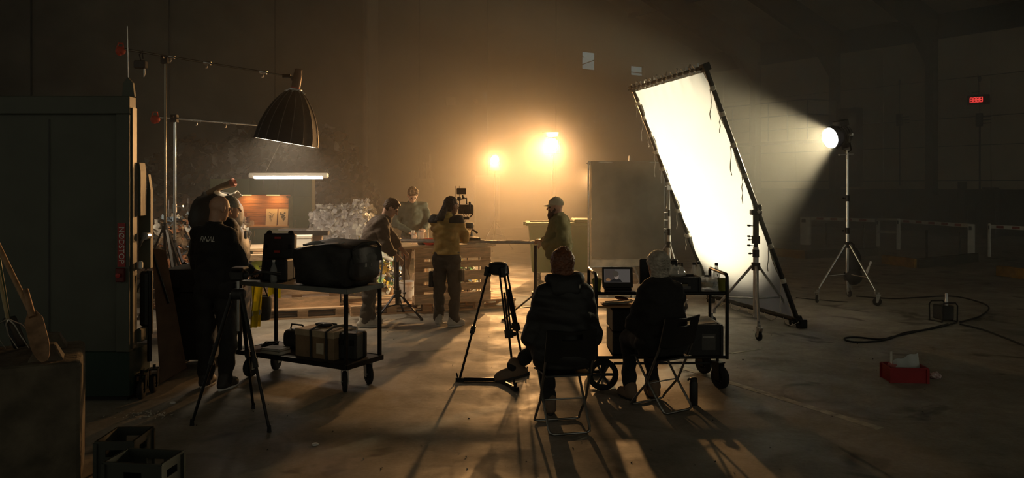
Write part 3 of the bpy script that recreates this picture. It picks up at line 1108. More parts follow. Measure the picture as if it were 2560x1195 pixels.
# base cabinets
base_x = [x_l, kx(588), kx(632), kx(680), x_t]
bl = ['green base cabinet at the dark end of the kitchen set', 'green base cabinet with brass handles below the shelf vases',
      'green base cabinet below the two botanical prints', 'green base cabinet next to the tall green cupboard']
for i in range(4):
    t = thing('base_cabinet', bl[i], 'cabinet', (base_x[i], KZ, ZP), 0, 'kitchen base cabinets')
    wv = base_x[i + 1] - base_x[i]
    MB().bx((0, 0, 0.08), (wv - 0.002, 0.55, z_ctr - ZP - 0.04)).build('carcass', M_green, t)
    MB().bx((0.01, 0.05, 0), (wv - 0.01, 0.5, 0.08)).build('plinth', M_black, t)
    hx = wv - 0.05 if i % 2 else 0.05
    door(t, 0, wv, 0.09, z_ctr - ZP - 0.045, 0, (hx if i != 1 else wv - 0.05, z_ctr - ZP - 0.14))
M_oak = mat('oak_top', (0.42, 0.22, 0.09), 0.45, var=0.25, scale=5, stretch=(0.8, 7, 7))
wt = tag(MB().bx((x_l - 0.02, KZ - 0.03, z_ctr - 0.038), (x_t, KZ + 0.55, z_ctr)).build('worktop', M_oak, bevel=0.004), 'long oak worktop on the green base cabinets', 'worktop')
# second, lower run of cabinets in front right
t = thing('base_cabinet', 'green island cabinet in front of the tall green cupboard', 'cabinet', (kx(722), KZ - 0.62, ZP), 0, 'kitchen base cabinets')
MB().bx((0, 0, 0.0), (0.62, 0.4, z_ctr - ZP - 0.05)).build('carcass', M_green, t)
door(t, 0, 0.31, 0.02, z_ctr - ZP - 0.055, 0)
door(t, 0.31, 0.62, 0.02, z_ctr - ZP - 0.055, 0)
MB().bx((-0.02, -0.02, z_ctr - ZP - 0.05), (0.64, 0.42, z_ctr - ZP - 0.015)).build('counter_top', mat('pale_top', (0.5, 0.47, 0.42), 0.4), t, bevel=0.004)
# splashback of walnut boards
sp = thing('splashback', 'walnut board splashback lit by the under-cabinet strips', 'splashback', (x_l, KZ + 0.42, z_ctr))
nb = 7
hh = (z_ub - z_ctr) / nb
for k in range(nb):
    MB().bx((0, 0, k * hh + 0.002), (x_t - x_l, 0.03 + 0.003 * (k % 2), (k + 1) * hh - 0.002)).build('plank', M_walnut, sp)
# wall cabinets
ux = [x_l, kx(585), kx(655), x_t]
ul = ['green wall cabinet at the dark end of the kitchen set', 'green wall cabinet with a strip light over the vases', 'green wall cabinet with a strip light over the prints']
for i in range(3):
    t = thing('wall_cabinet', ul[i], 'cabinet', (ux[i], KZ + 0.12, z_ub), 0, 'kitchen wall cabinets')
    wv = ux[i + 1] - ux[i]
    MB().bx((0, 0, 0), (wv - 0.002, 0.31, z_ut - z_ub)).build('carcass', M_green, t)
    door(t, 0, wv / 2, 0, z_ut - z_ub, 0)
    door(t, wv / 2, wv, 0, z_ut - z_ub, 0)
    if i:
        cx = kx(605) - ux[1] if i == 1 else kx(676) - ux[2]
        MB().bx((cx - 0.12, 0.02, -0.016), (cx + 0.12, 0.09, 0.0)).build('strip_light', emitter('strip_glow', (1.0, 0.70, 0.26), 1.6, False), t)
        lamp('AREA', 'strip_beam', (cx, 0.12, -0.03), 1.7, (1.0, 0.52, 0.16), t, (0, 0.35, -1), shape='RECTANGLE', size=0.22, size_y=0.06)
# tall cupboard
t = thing('tall_cupboard', 'tall green cupboard closing the bright end of the kitchen set', 'cupboard', (x_t, KZ - 0.02, ZP))
wv = x_r - x_t
MB().bx((0, 0, 0), (wv, 0.24, z_ut - ZP)).build('carcass', M_green, t)
door(t, 0.06, wv, 0.02, 1.15, 0, (0.10, 1.0))
door(t, 0.06, wv, 1.16, z_ut - ZP - 0.36, 0)
door(t, 0.06, wv, z_ut - ZP - 0.35, z_ut - ZP - 0.005, 0)
MB().bx((-0.03, -0.03, 0), (0.05, 0.0, z_ut - ZP - 0.34)).build('door_edge', mat('olive_edge', (0.20, 0.19, 0.07), 0.5), t)
mb = MB()
mb.cyl((0.0, -0.04, 1.52), (-0.03, -0.10, 1.52), 0.012)
mb.ell((-0.035, -0.10, 1.52), 0.022, 10)
mb.build('door_knob', mat('brass', (0.45, 0.32, 0.14), 0.35, 0.9), t, smooth=True)
# prints
M_card2 = mat('print_paper', (0.66, 0.52, 0.33), 0.7, var=0.06)
M_ink = mat('print_ink', (0.10, 0.08, 0.04), 0.8)
for i, (a, b, lab) in enumerate(((652, 680, 'framed botanical print of a bare twig leaning on the splashback'), (683, 708, 'framed botanical print of leafy sprigs beside the tall cupboard'))):
    w2, h2 = (b - a) * KZ / FOC, 0.335
    t = thing('botanical_print', lab, 'picture', (kx((a + b) / 2), KZ + 0.30, z_ctr), 0)
    lean = Matrix.Rotation(R(-12), 3, 'X')
    q = lambda x, y, z: lean @ Vector((x, y, z))
    MB().box(q(0, 0, h2 / 2), (w2, 0.012, h2), lean).build('sheet_board', M_card2, t)
    mb = MB()
    rr = random.Random(i + 5)
    for k in range(4 if i == 0 else 6):
        x0 = rr.uniform(-w2 * 0.12, w2 * 0.12)
        z0 = h2 * rr.uniform(0.15, 0.5)
        pts = [q(x0 + rr.uniform(-1, 1) * w2 * 0.26 * j / 3, -0.008, z0 + j * h2 * 0.11) for j in range(4)]
        mb.tube(pts, 0.0035, 5)
        if i == 1:
            for p_ in pts[1:]:
                mb.ell(p_, (0.018, 0.002, 0.012), 8)
    mb.build('drawing', M_ink, t)
# vases and jars on the worktop
def vase(label, px, prof, m, name='vase', dy=0.28):
    t = tag(MB().lathe(prof, (0, 0, 0), None, 18).build(name, m, smooth=True), label, name)
    t.location = (kx(px), KZ + dy, z_ctr)
    return t


vase('slim red clay bottle on the oak worktop', 603, [(0.03, 0), (0.042, 0.03), (0.04, 0.14), (0.015, 0.19), (0.015, 0.25)], mat('red_clay', (0.28, 0.07, 0.03), 0.5), 'bottle')
vase('round brown jug beside the slim red bottle', 611, [(0.04, 0), (0.06, 0.05), (0.05, 0.12), (0.03, 0.15), (0.035, 0.18)], mat('brown_clay', (0.18, 0.06, 0.03), 0.5), 'jug', 0.22)
vase('small clear glass jar on the oak worktop nearest the prints', 624, [(0.03, 0), (0.045, 0.02), (0.045, 0.08), (0.03, 0.11)], glassy('jar_glass', (0.9, 0.8, 0.6), 0.1, 0.35), 'jar', 0.15)
vase('low clear glass bowl between the jug and the jar', 618, [(0.03, 0), (0.06, 0.03), (0.065, 0.06), (0.06, 0.06)], glassy('jar_glass', (0.9, 0.8, 0.6), 0.1, 0.35), 'bowl', 0.08)


# ------------------------------------------------------------------ pallets
bl_, bw_ = 1.2, 0.145
_deck = [(-0.3275, 0.145), (-0.1675, 0.10), (0, 0.145), (0.1675, 0.10), (0.3275, 0.145)]
_pm = {}


def pmesh(key, d, m):
    if key not in _pm:
        me_o = MB().box((0, 0, 0), d).build('board', m)
        _pm[key] = me_o.data
        bpy.data.objects.remove(me_o)
    return _pm[key]


prnd = random.Random(11)


def pallet(label, loc, rz, stand=False, group='wooden pallets of the set'):
    """euro pallet; flat, or standing on its long edge with the deck toward -y"""
    t = thing('wooden_pallet', label, 'pallet', loc, rz, group)
    inner = Matrix.Rotation(R(90), 4, 'X') if stand else Matrix.Identity(4)
    off = Matrix.Translation((0, 0, 0.4)) if stand else Matrix.Identity(4)

    def piece(name, key, d, p, m):
        o = bpy.data.objects.new(name, pmesh(key, d, m))
        C.objects.link(o)
        o.parent = t
        j = Matrix.Translation((prnd.uniform(-.003, .003), prnd.uniform(-.003, .003), 0)) @ Matrix.Rotation(prnd.uniform(-.006, .006), 4, 'Z')
        o.matrix_local = off @ inner @ Matrix.Translation(p) @ j
    for k, (y, w_) in enumerate(_deck):
        piece('board', 'deck%d%d' % (w_ * 1000, k % 2), (1.2, w_, 0.022), (0, y, 0.133), M_wood if k % 2 == 0 else M_wood2)
    for x in (-0.5275, 0, 0.5275):
        piece('stringer', 'stringer', (0.145, 0.8, 0.022), (x, 0, 0.111), M_wood2)
        for y in (-0.3275, 0, 0.3275):
            piece('block', 'block', (0.145, 0.10 if y else 0.145, 0.078), (x, y, 0.061), M_wood)
    for y in (-0.35, 0, 0.35):
        piece('bottom_board', 'bottom', (1.2, 0.10, 0.022), (0, y, 0.011), M_wood2)
    return t


pallet('flat pallet at the left end of the platform under the standing pallet', (-3.08, 11.72, 0), R(17))
pallet('flat pallet in the platform between the two standing pallets', (-1.89, 12.10, 0), R(20))
pallet('flat pallet at the right end of the platform', (-0.65, 12.56, 0), R(24))
pallet('flat pallet behind the left counter in the platform', (-3.36, 12.58, 0), R(17))
pallet('flat pallet under the man in the dark green shirt', (-2.20, 12.98, 0), R(20))
pallet('flat pallet behind the right counter in the platform', (-1.02, 13.42, 0), R(24))
sl_yaw = R(17)
pallet('standing pallet forming the front of the left counter', (-3.12, 11.58, ZP + 0.001), sl_yaw, True)
sr_yaw = math.atan2(0.45, 1.01)
pallet('standing pallet behind the camera operator, front of the right counter', (-0.93, 12.06, ZP + 0.001), sr_yaw, True)

# counter tops: thick boards on the standing pallets with steel legs behind
def counter(label, c, yaw, ln, dp, nb_, over):
    t = thing('counter_table', label, 'table', c, yaw)
    w_ = dp / nb_
    for k in range(nb_):
        MB().bx((-ln / 2 + over * (k % 2) * 0.06, k * w_ + 0.004, 0), (ln / 2 + over * (1 - k % 2) * 0.08, (k + 1) * w_ - 0.004, 0.04)).build('plank', M_slab, t, bevel=0.004)
    for x in (-ln / 2 + 0.1, ln / 2 - 0.12):
        for y in (0.20, dp - 0.1):
            MB().cyl((x, y, 0), (x, y, -c[2] + ZP), 0.012, n=8).build('leg', M_blackmetal, t)
    return t


ct_r = counter('rough plank counter in front of the man in the green shirt', (-0.97, 12.0, ZP + 0.810), sr_yaw, 1.42, 0.8, 4, 1)
ct_l = counter('rough plank counter under the glowing tube light', (-3.10, 11.55, ZP + 0.810), sl_yaw, 1.5, 0.8, 4, 1)
mb = MB()
mb.box((0, 0, 0), (0.5, 0.09, 0.09))
bm_ = tag(mb.build('timber_beam', M_wood, bevel=0.006), 'short timber beam propped under the left plank counter', 'beam')
bm_.location = (-3.42, 11.22, ZP + 0.74)
bm_.rotation_euler = (0, 0, 0.3)

ZT = ZP + 0.851
# things on the counters
def on_l(px, z):
    return Vector(((px - 1280) * z / FOC, z, ZT))


t = thing('storage_box', 'white lidded box on the left plank counter', 'box', on_l(757, 11.75), R(10))
MB().bx((-0.13, -0.1, 0), (0.13, 0.1, 0.12)).build('box_body', M_white, t, bevel=0.006)
MB().bx((-0.135, -0.105, 0.12), (0.135, 0.105, 0.165)).build('lid', mat('white_lid', (0.74, 0.70, 0.62), 0.5), t, bevel=0.006)
t = thing('power_drill', 'black cordless tool standing at the left end of the plank counter', 'tool', on_l(612, 11.75) + Vector((0.06, -0.02, 0)))
MB().bx((-0.05, -0.04, 0), (0.03, 0.04, 0.09)).build('battery', M_black, t, bevel=0.01)
MB().bx((-0.03, -0.025, 0.09), (0.015, 0.025, 0.17)).build('grip', M_black, t, bevel=0.01)
MB().bx((-0.09, -0.03, 0.16), (0.04, 0.03, 0.22)).build('motor_housing', M_black, t, bevel=0.015)
t = thing('oven_tray', 'dark oven tray propped behind the white box', 'tray', on_l(775, 12.05), R(8))
MB().bx((-0.26, -0.16, 0.15), (0.26, 0.16, 0.165)).build('tray_base', M_blackmetal, t)
mb = MB()
for a, b in (((-.27, -.17), (.27, -.17)), ((.27, -.17), (.27, .17)), ((.27, .17), (-.27, .17)), ((-.27, .17), (-.27, -.17))):
    mb.bar((*a, 0.175), (*b, 0.175), 0.012, 0.05)
mb.build('rim', M_blackmetal, t)
mb = MB()
mb.bx((-0.18, -0.1, 0), (0.18, 0.1, 0.15))
mb.build('support_box', mat('brown_box', (0.12, 0.07, 0.04), 0.7), t)
t = tag(MB().bx((-0.055, -0.04, 0), (0.055, 0.04, 0.03)).build('sponge', M_white, bevel=0.006), 'small white block at the end of the dark oven tray', 'block')
t.location = on_l(838, 11.85)

def on_r(px, z):
    return Vector(((px - 1280) * z / FOC, z, ZT))


def simple_lathe(name, label, cat, prof, loc, m, n=20, parts=None):
    t = thing(name, label, cat, loc)
    MB().lathe(prof, (0, 0, 0), None, n).build('body' if parts is None else parts, m, t, smooth=True)
    return t


M_clear = glassy('clear_glass', (0.95, 0.9, 0.8), 0.05, 0.3)
t = simple_lathe('glass_jar', 'tall clear glass jar on the right plank counter', 'jar', [(0.045, 0), (0.05, 0.01), (0.05, 0.16), (0.042, 0.18)], on_r(1052, 12.35), M_clear)
MB().lathe([(0.044, 0.18), (0.044, 0.20)], (0, 0, 0), None, 18).build('lid', M_alu, t)
t = simple_lathe('glass_jar', 'short glass jar beside the tall glass jar', 'jar', [(0.035, 0), (0.04, 0.01), (0.04, 0.11), (0.034, 0.13)], on_r(1035, 12.30), M_clear)
MB().lathe([(0.036, 0.13), (0.036, 0.145)], (0, 0, 0), None, 18).build('lid', M_alu, t)
t = simple_lathe('dark_pot', 'dark grey pot between the glass jar and the red bowl', 'pot', [(0.05, 0), (0.062, 0.02), (0.062, 0.09), (0.056, 0.09), (0.05, 0.02)], on_r(1054, 12.02), mat('pot_grey', (0.05, 0.045, 0.04), 0.5))
MB().box((0.07, 0, 0.075), (0.03, 0.02, 0.01)).build('handle', M_black, t)
t = simple_lathe('red_bowl', 'bright red plastic bowl at the end of the right counter', 'bowl', [(0.08, 0), (0.13, 0.04), (0.14, 0.085), (0.15, 0.09), (0.135, 0.085), (0.11, 0.03), (0.0001, 0.012)], on_r(1074, 12.02) + Vector((0.02, 0, 0)), mat('bright_red', (0.75, 0.05, 0.02), 0.4))
t = simple_lathe('brush_roll', 'pale paper roll on the right counter beside the pallet top', 'roll', [(0.02, -0.11), (0.028, -0.11), (0.028, 0.11), (0.02, 0.11)], on_r(1196, 12.35) + Vector((0, 0, 0.028)), M_paper)
t.rotation_euler = (0, R(90), sr_yaw)
t = thing('work_gloves', 'crumpled pale work gloves on the right counter', 'gloves', on_r(1172, 12.2))
mb = MB()
for k in range(6):
    mb.ell((0.03 * k - 0.07, 0.02 * math.sin(k * 2.1), 0.014 + 0.006 * math.cos(k)), (0.034, 0.02, 0.014), 10)
mb.build('glove_fabric', M_paper, t, smooth=True)
t = simple_lathe('white_bucket', 'white plastic bucket standing between the two counters', 'bucket', [(0.10, 0), (0.125, 0.26), (0.132, 0.26), (0.132, 0.28), (0.12, 0.28), (0.11, 0.02), (0.0001, 0.02)], Vector(((1018 - 1280) * 12.25 / FOC, 12.25, ZP)), M_white)
MB().tube([(-0.125, 0, 0.24), (-0.09, -0.13, 0.16), (0.0, -0.15, 0.13), (0.09, -0.13, 0.16), (0.125, 0, 0.24)], 0.004, 6).build('handle', M_steel, t, smooth=True)


# ------------------------------------------------------------------ waste heap, bales, bags
def scraps(mb, pts, nrm, rr, smin, smax, nm, aspect=1.0):
    """bent scrap sheets scattered at given points"""
    for p, nn in zip(pts, nrm):
        s_ = rr.uniform(smin, smax)
        M = frame_z((Vector(nn) + Vector((rr.uniform(-.8, .8), rr.uniform(-.8, .8), rr.uniform(-.6, .8)))).normalized()) @ rotz(rr.uniform(0, 6.28))
        a, b = s_ * rr.uniform(0.5, 1), s_ * rr.uniform(0.3, 0.8) * aspect
        bend = rr.uniform(-0.5, 0.5) * s_
        m = rr.randrange(nm)
        vs = []
        for j in range(3):
            for i in range(3):
                x, y = (i - 1) * a * rr.uniform(0.7, 1.1), (j - 1) * b * rr.uniform(0.7, 1.1)
                z = bend * ((x / a) ** 2) + rr.uniform(-0.12, 0.12) * s_
                vs.append(Vector(p) + M @ Vector((x, y, z)))
        mb.add(vs, [(0, 1, 4, 3), (1, 2, 5, 4), (3, 4, 7, 6), (4, 5, 8, 7)], m)


heap_mats = [mat('scrap_brown', (0.085, 0.052, 0.03), 0.9), mat('scrap_dark', (0.035, 0.026, 0.018), 0.9), mat('scrap_card', (0.13, 0.08, 0.045), 0.9),
             mat('scrap_grey', (0.11, 0.10, 0.085), 0.8), mat('scrap_pale', (0.30, 0.27, 0.23), 0.8), mat('scrap_dark', (0.035, 0.026, 0.018), 0.9), mat('scrap_brown', (0.085, 0.052, 0.03), 0.9)]


def heap_h(x, y):
    # ridge profile along x (measured at y ~ 20), falling toward the front
    px = 1280 + x / y * FOC
    prof_ = [(120, 1.6), (330, 2.1), (430, 2.55), (560, 2.85), (660, 3.15), (740, 3.1), (820, 2.95), (880, 2.5), (930, 1.6), (985, 0.6), (1020, 0.0)]
    hv = 0
    for (a, ha), (b, hb) in zip(prof_, prof_[1:]):
        if a <= px <= b:
            hv = ha + (hb - ha) * (px - a) / (b - a)
    if px < 120:
        hv = 1.6
    d = max(0.0, min(1.0, (y - 17.2) / 2.4))
    n = 0.18 * math.sin(x * 3.1 + y * 2.3) + 0.14 * math.sin(x * 5.7 - y * 4.1 + 1) + 0.08 * math.sin(x * 11 + y * 9)
    return max(-0.05, hv * d ** 0.75 + n * min(1, hv) * d)


heap = thing('waste_heap', 'huge heap of mixed scrap paper and plastic behind the kitchen set', 'waste heap', (-6, 19, 0))
ox, oy = -6, 19
NXh, NYh = 90, 34
vs, fs = [], []
for j in range(NYh + 1):
    for i in range(NXh + 1):
        x = -13.0 + 10.6 * i / NXh
        y = 17.0 + 5.5 * j / NYh
        vs.append((x - ox, y - oy, heap_h(x, y)))
for j in range(NYh):
    for i in range(NXh):
        a = j * (NXh + 1) + i
        fs.append((a, a + 1, a + NXh + 2, a + NXh + 1))
mb = MB()
mb.add(vs, fs)
mb.build('mound', mat('heap_mass', (0.05, 0.036, 0.022), 0.95, var=0.6, scale=4, bump=0.8, bscale=6), heap)
hr = random.Random(21)
pts, nrm = [], []
while len(pts) < 3600:
    x, y = hr.uniform(-12.8, -2.6), hr.uniform(17.1, 20.8)
    h = heap_h(x, y)
    if h > 0.05:
        pts.append((x - ox, y - oy, h + 0.03))
        nrm.append((0, -0.7, 0.7))
mb = MB()
scraps(mb, pts, nrm, hr, 0.05, 0.26, len(heap_mats))
o = mb.build('scrap_pieces', heap_mats, heap)
o['kind'] = 'stuff'


def bale(name, label, loc, dims, rz, mats_, core, seed, npc, smin, smax, straps=4, tuft=0.0):
    t = thing(name, label, 'bale', loc, rz)
    r_ = random.Random(seed)
    dx, dy, dz = dims
    mb = MB()
    nu = 14

    def bump(p):
        return 0.03 * math.sin(p.x * 9 + seed) + 0.03 * math.sin(p.z * 11 + p.y * 6) + 0.025 * math.sin(p.x * 21 + p.z * 17 + p.y * 13)
    for (ua, va, na, su, sv, sn) in (((1, 0, 0), (0, 0, 1), (0, -1, 0), dx, dz, dy), ((-1, 0, 0), (0, 0, 1), (0, 1, 0), dx, dz, dy),
                                     ((0, 1, 0), (0, 0, 1), (1, 0, 0), dy, dz, dx), ((0, -1, 0), (0, 0, 1), (-1, 0, 0), dy, dz, dx), ((1, 0, 0), (0, 1, 0), (0, 0, 1), dx, dy, dz)):
        ua, va, na = Vector(ua), Vector(va), Vector(na)

        def f(u, v):
            p = ua * (u - 0.5) * su + va * (v - 0.5) * sv + na * sn / 2
            e = 1 - 0.06 * (abs(2 * u - 1) ** 6 + abs(2 * v - 1) ** 6)
            p = p * e
            p = p + na * bump(p)
            return p + Vector((0, 0, dz / 2))
        mb.sheet(f, nu, nu)
    mb.build('core', core, t)
    pts, nrm = [], []
    for k in range(npc):
        f_ = r_.random()
        if f_ < 0.42:
            p, n_ = Vector((r_.uniform(-dx, dx) / 2, -dy / 2 - 0.01, r_.uniform(0, dz))), (0, -1, 0)
        elif f_ < 0.62:
            p, n_ = Vector((dx / 2 + 0.01, r_.uniform(-dy, dy) / 2, r_.uniform(0, dz))), (1, 0, 0)
        elif f_ < 0.74:
            p, n_ = Vector((-dx / 2 - 0.01, r_.uniform(-dy, dy) / 2, r_.uniform(0, dz))), (-1, 0, 0)
        else:
            p, n_ = Vector((r_.uniform(-dx, dx) / 2, r_.uniform(-dy, dy) / 2, dz + r_.uniform(0, 0.03 + tuft))), (0, 0, 1)
        pts.append(p)
        nrm.append(n_)
    mb = MB()
    scraps(mb, pts, nrm, r_, smin, smax, len(mats_))
    o = mb.build('scrap_pieces', mats_, t)
    o['kind'] = 'stuff'
    for k in range(straps):
        x = dx * ((k + 0.5) / straps - 0.5)
        q = 0.015
        MB().tube([(x, -dy / 2 - q, 0.02), (x, -dy / 2 - q, dz * 0.5), (x, -dy / 2 - q, dz + q), (x, 0, dz + q), (x, dy / 2 + q, dz + q), (x, dy / 2 + q, 0.02)], 0.006, 5).build('strap', M_steel, t)
    return t


paper_m = [mat('bale_pale', (0.55, 0.47, 0.38), 0.85), mat('bale_card', (0.34, 0.21, 0.12), 0.9), mat('bale_tan', (0.45, 0.31, 0.19), 0.85), mat('bale_white', (0.66, 0.62, 0.56), 0.8),
           mat('bale_orange', (0.50, 0.20, 0.09), 0.8), mat('bale_dark', (0.12, 0.08, 0.05), 0.9), mat('bale_blue', (0.16, 0.22, 0.30), 0.7)]
bale('paper_bale', 'pressed bale of crumpled brown and white paper behind the boom stands', (-4.95, 12.75, 0), (1.15, 0.9, 1.30), 0.12, paper_m, mat('bale_core', (0.30, 0.20, 0.12), 0.9, var=0.5, scale=8, bump=0.6), 3, 1500, 0.03, 0.13, tuft=0.04)
bale('cardboard_bale', 'flat brown cardboard bale half hidden behind the paper bale', (-7.05, 16.4, 0), (1.5, 0.9, 1.62), 0.05, heap_mats, mat('bale_brown', (0.20, 0.11, 0.065), 0.9, var=0.3, scale=5, bump=0.5), 4, 260, 0.04, 0.15)
film_m = [mat('film_pale', (0.60, 0.57, 0.52), 0.4), mat('film_grey', (0.45, 0.43, 0.40), 0.4), mat('film_white', (0.75, 0.72, 0.66), 0.45), mat('film_pale', (0.60, 0.57, 0.52), 0.4)]
pb = bale('plastic_bale', 'whitish bale of crumpled plastic film beside the kitchen set', (-3.05, 14.55, 0), (0.98, 0.8, 1.43), -0.08, film_m, mat('film_core', (0.48, 0.45, 0.41), 0.6, var=0.25, scale=9, bump=0.8, bscale=14), 5, 1300, 0.025, 0.09, tuft=0.06)
# tuft of film standing up on its far corner
mb = MB()
r_ = random.Random(9)
scraps(mb, [(0.33 + r_.uniform(-0.14, 0.14), r_.uniform(-0.15, 0.15), 1.46 + r_.uniform(0, 0.16)) for _ in range(60)], [(r_.uniform(-1, 1), -1, 0.3) for _ in range(60)], r_, 0.03, 0.09, 4)
o = mb.build('film_tuft', film_m, pb)
o['kind'] = 'stuff'
# coloured plastic waste low between the counters and the bale
lw_m = [mat('plastic_clear', (0.6, 0.62, 0.6), 0.25), mat('plastic_yellow', (0.60, 0.42, 0.06), 0.4), mat('plastic_white', (0.7, 0.68, 0.64), 0.4), mat('plastic_green', (0.12, 0.28, 0.10), 0.4), mat('plastic_blue', (0.10, 0.18, 0.34), 0.4), mat('plastic_tan', (0.5, 0.34, 0.18), 0.5)]


def waste_pile(label, loc, rx, ry, rz_, n, seed, smin=0.03, smax=0.10):
    t = thing('plastic_waste', label, 'waste', loc)
    r_ = random.Random(seed)
    mb = MB()
    mb.ell((0, 0, 0), (rx * 0.92, ry * 0.92, rz_ * 0.92), 18)
    mb.v = [(x, y, max(z, 0.004)) for x, y, z in mb.v]
    mb.build('mound', mat('waste_core', (0.25, 0.2, 0.15), 0.9, var=0.5, scale=9), t)
    pts, nrm = [], []
    for k in range(n):
        a, b = r_.uniform(0, 2 * PI), r_.uniform(0.12, 1.35)
        d = Vector((math.cos(a) * math.cos(b), math.sin(a) * math.cos(b), math.sin(b)))
        pts.append((d.x * rx, d.y * ry, d.z * rz_))
        nrm.append(d)
    mb = MB()
    scraps(mb, pts, nrm, r_, smin, smax, len(lw_m))
    o = mb.build('scrap_pieces', lw_m, t)
    o['kind'] = 'stuff'
    # a few whole bottles lying on it
    for k in range(5):
        a = r_.uniform(3.4, 5.9)
        c = Vector((math.cos(a) * rx * 0.75, math.sin(a) * ry * 0.8, rz_ * r_.uniform(0.35, 0.75)))
        M = frame_z(Vector((r_.uniform(-1, 1), r_.uniform(-1, 1), r_.uniform(-.3, .5))).normalized())
        MB().lathe([(0.03, -0.1), (0.034, -0.08), (0.034, 0.03), (0.013, 0.08), (0.013, 0.10)], c, M, 12).build('bottle', lw_m[r_.randrange(3)], t, smooth=True)
    return t


waste_pile('loose plastic bottles and film heaped on the pallets between the counters', (-2.30, 13.0, ZP), 0.42, 0.45, 0.60, 380, 13)
waste_pile('yellow and white plastic waste heaped below the whitish bale', (-2.42, 13.85, 0.02), 0.5, 0.36, 1.02, 360, 14)
waste_pile('loose plastic waste under the right plank counter', (-0.95, 13.30, ZP), 0.42, 0.34, 0.50, 300, 15)
# black refuse bags with a cardboard tube and a newspaper on top
M_bag = mat('refuse_bag', (0.010, 0.009, 0.008), 0.58, var=0.3, bump=0.5, bscale=7)
bag_z = 10.4


def bagmesh(seed, rx, ry, rz_, n=26):
    r_ = random.Random(seed)
    ph = [(Vector((r_.uniform(-1, 1), r_.uniform(-1, 1), r_.uniform(-1, 1))).normalized() * r_.uniform(4, 11), r_.uniform(0, 6)) for _ in range(9)]
    mb = MB()
    mb.ell((0, 0, 0), 1.0, n)
    out = []
    for v in mb.v:
        d = Vector(v)
        k = 1 + sum(0.035 * abs(math.sin(d.dot(q) + a)) for q, a in ph) - 0.1
        z = d.z if d.z > -0.6 else -0.6 - (d.z + 0.6) * -0.2
        out.append((d.x * rx * k, d.y * ry * k, (z + 0.68) * rz_ * k))
    mb.v = out
    return mb


bags = [('black refuse bag at the bottom of the stack behind the bald man', (P(552, 0, bag_z).x, bag_z, 0.0), (0.34, 0.34, 0.50), 1),
        ('black refuse bag in the middle of the stack behind the bald man', (P(550, 0, bag_z).x, bag_z, 0.74), (0.34, 0.33, 0.38), 2),
        ('crumpled black refuse bag on top under the cardboard tube', (P(541, 0, bag_z).x, bag_z, 1.27), (0.31, 0.30, 0.30), 3)]
for lab, loc, d, sd in bags:
    b = bagmesh(sd, *d)
    t = thing('refuse_bag', lab, 'bag', loc, 0, 'stacked refuse bags')
    b.build('sack', M_bag, t, smooth=True)
    MB().lathe([(0.03, 0), (0.022, 0.04), (0.06, 0.10), (0.04, 0.11)], (0.02, 0.05, d[2] * 1.6), None, 10).build('knot', M_bag, t, smooth=True)
a_, b_ = P(520, 483, 10.25), P(580, 458, 10.15)
t = thing('cardboard_tube', 'long folded cardboard tube jutting from the black refuse bags', 'cardboard', a_)
mb = MB()
mb.tube([(0, 0, 0), (b_ - a_) * 0.5 + Vector((0, 0, 0.012)), (b_ - a_)], [0.035, 0.04, 0.05], 12)
mb.build('tube_wall', M_card, t, smooth=True)
MB().lathe([(0.052, -0.01), (0.058, 0.03), (0.04, 0.045), (0.012, 0.02)], (b_ - a_), frame_z(b_ - a_), 12).build('torn_end', mat('torn_card', (0.42, 0.16, 0.10), 0.8), t, smooth=True)
npn = thing('newspaper', 'white folded newspaper resting on the stack behind the bald man', 'newspaper', P(571, 486, 10.25))
MB().sheet(lambda u, v: ((u - 0.5) * 0.26, (v - 0.5) * 0.3, 0.05 * (2 * u - 1) ** 2 - 0.05 * u + 0.03 * math.sin(v * 5) - 0.02 + 0.04 * u), 12, 8, thick=0.012).build('paper_sheets', M_paper, npn, smooth=True)
mb = MB()
mb.box((0.05, -0.155, 0.0), (0.03, 0.004, 0.018))
mb.build('printed_block', mat('news_grey', (0.2, 0.2, 0.19), 0.8), npn)
# ------------------------------------------------------------------ baling press at the left edge
M_press = mat('press_paint', (0.085, 0.088, 0.066), 0.6, var=0.12, scale=2.5)
M_pgreen = mat('press_green', (0.012, 0.035, 0.024), 0.55, var=0.2, scale=3)
press = thing('baling_press', 'tall grey-green baling press with a dark green base and red stop sign', 'baling press', (-3.34, 7.0, 0))
zt = EYE + 222 * 7 / FOC
MB().bx((-2.6, 0.02, 0.44), (-0.02, 0.10, zt - 0.03)).build('body', M_press, press)
MB().bx((-2.6, 0.10, 0.44), (-0.75, 0.9, zt - 0.1)).build('press_chamber', M_press, press)
MB().bx((-2.6, -0.02, zt - 0.16), (0, 0.11, zt)).build('top_beam', M_press, press, bevel=0.008)
MB().bx((-0.115, -0.025, 0.44), (0, 0.06, zt - 0.16)).build('post', M_press, press, bevel=0.006)
MB().bx((-2.6, -0.02, 0.05), (0, 0.38, 0.44)).build('base_box', M_pgreen, press, bevel=0.006)
for x in (-0.72, -1.35, -1.98):
    MB().bx((x - 0.006, 0.012, 0.5), (x + 0.006, 0.022, zt - 0.2)).build('panel_seam', M_dark, press)
mb = MB()
mb.prism([(-0.05, 0), (0.06, 0), (0.045, 0.12), (0.0, 0.17), (-0.04, 0.12)], 0.03, Matrix.Rotation(R(90), 3, 'X'), (-0.04, 0.05, zt))
mb.build('lifting_lug', M_press, press)
MB().tube([(-0.04, 0.05, zt + 0.13), (-0.045, 0.05, zt + 0.4), (-0.05, 0.05, zt + 0.62)], 0.004, 5).build('lifting_wire', M_steel, press)
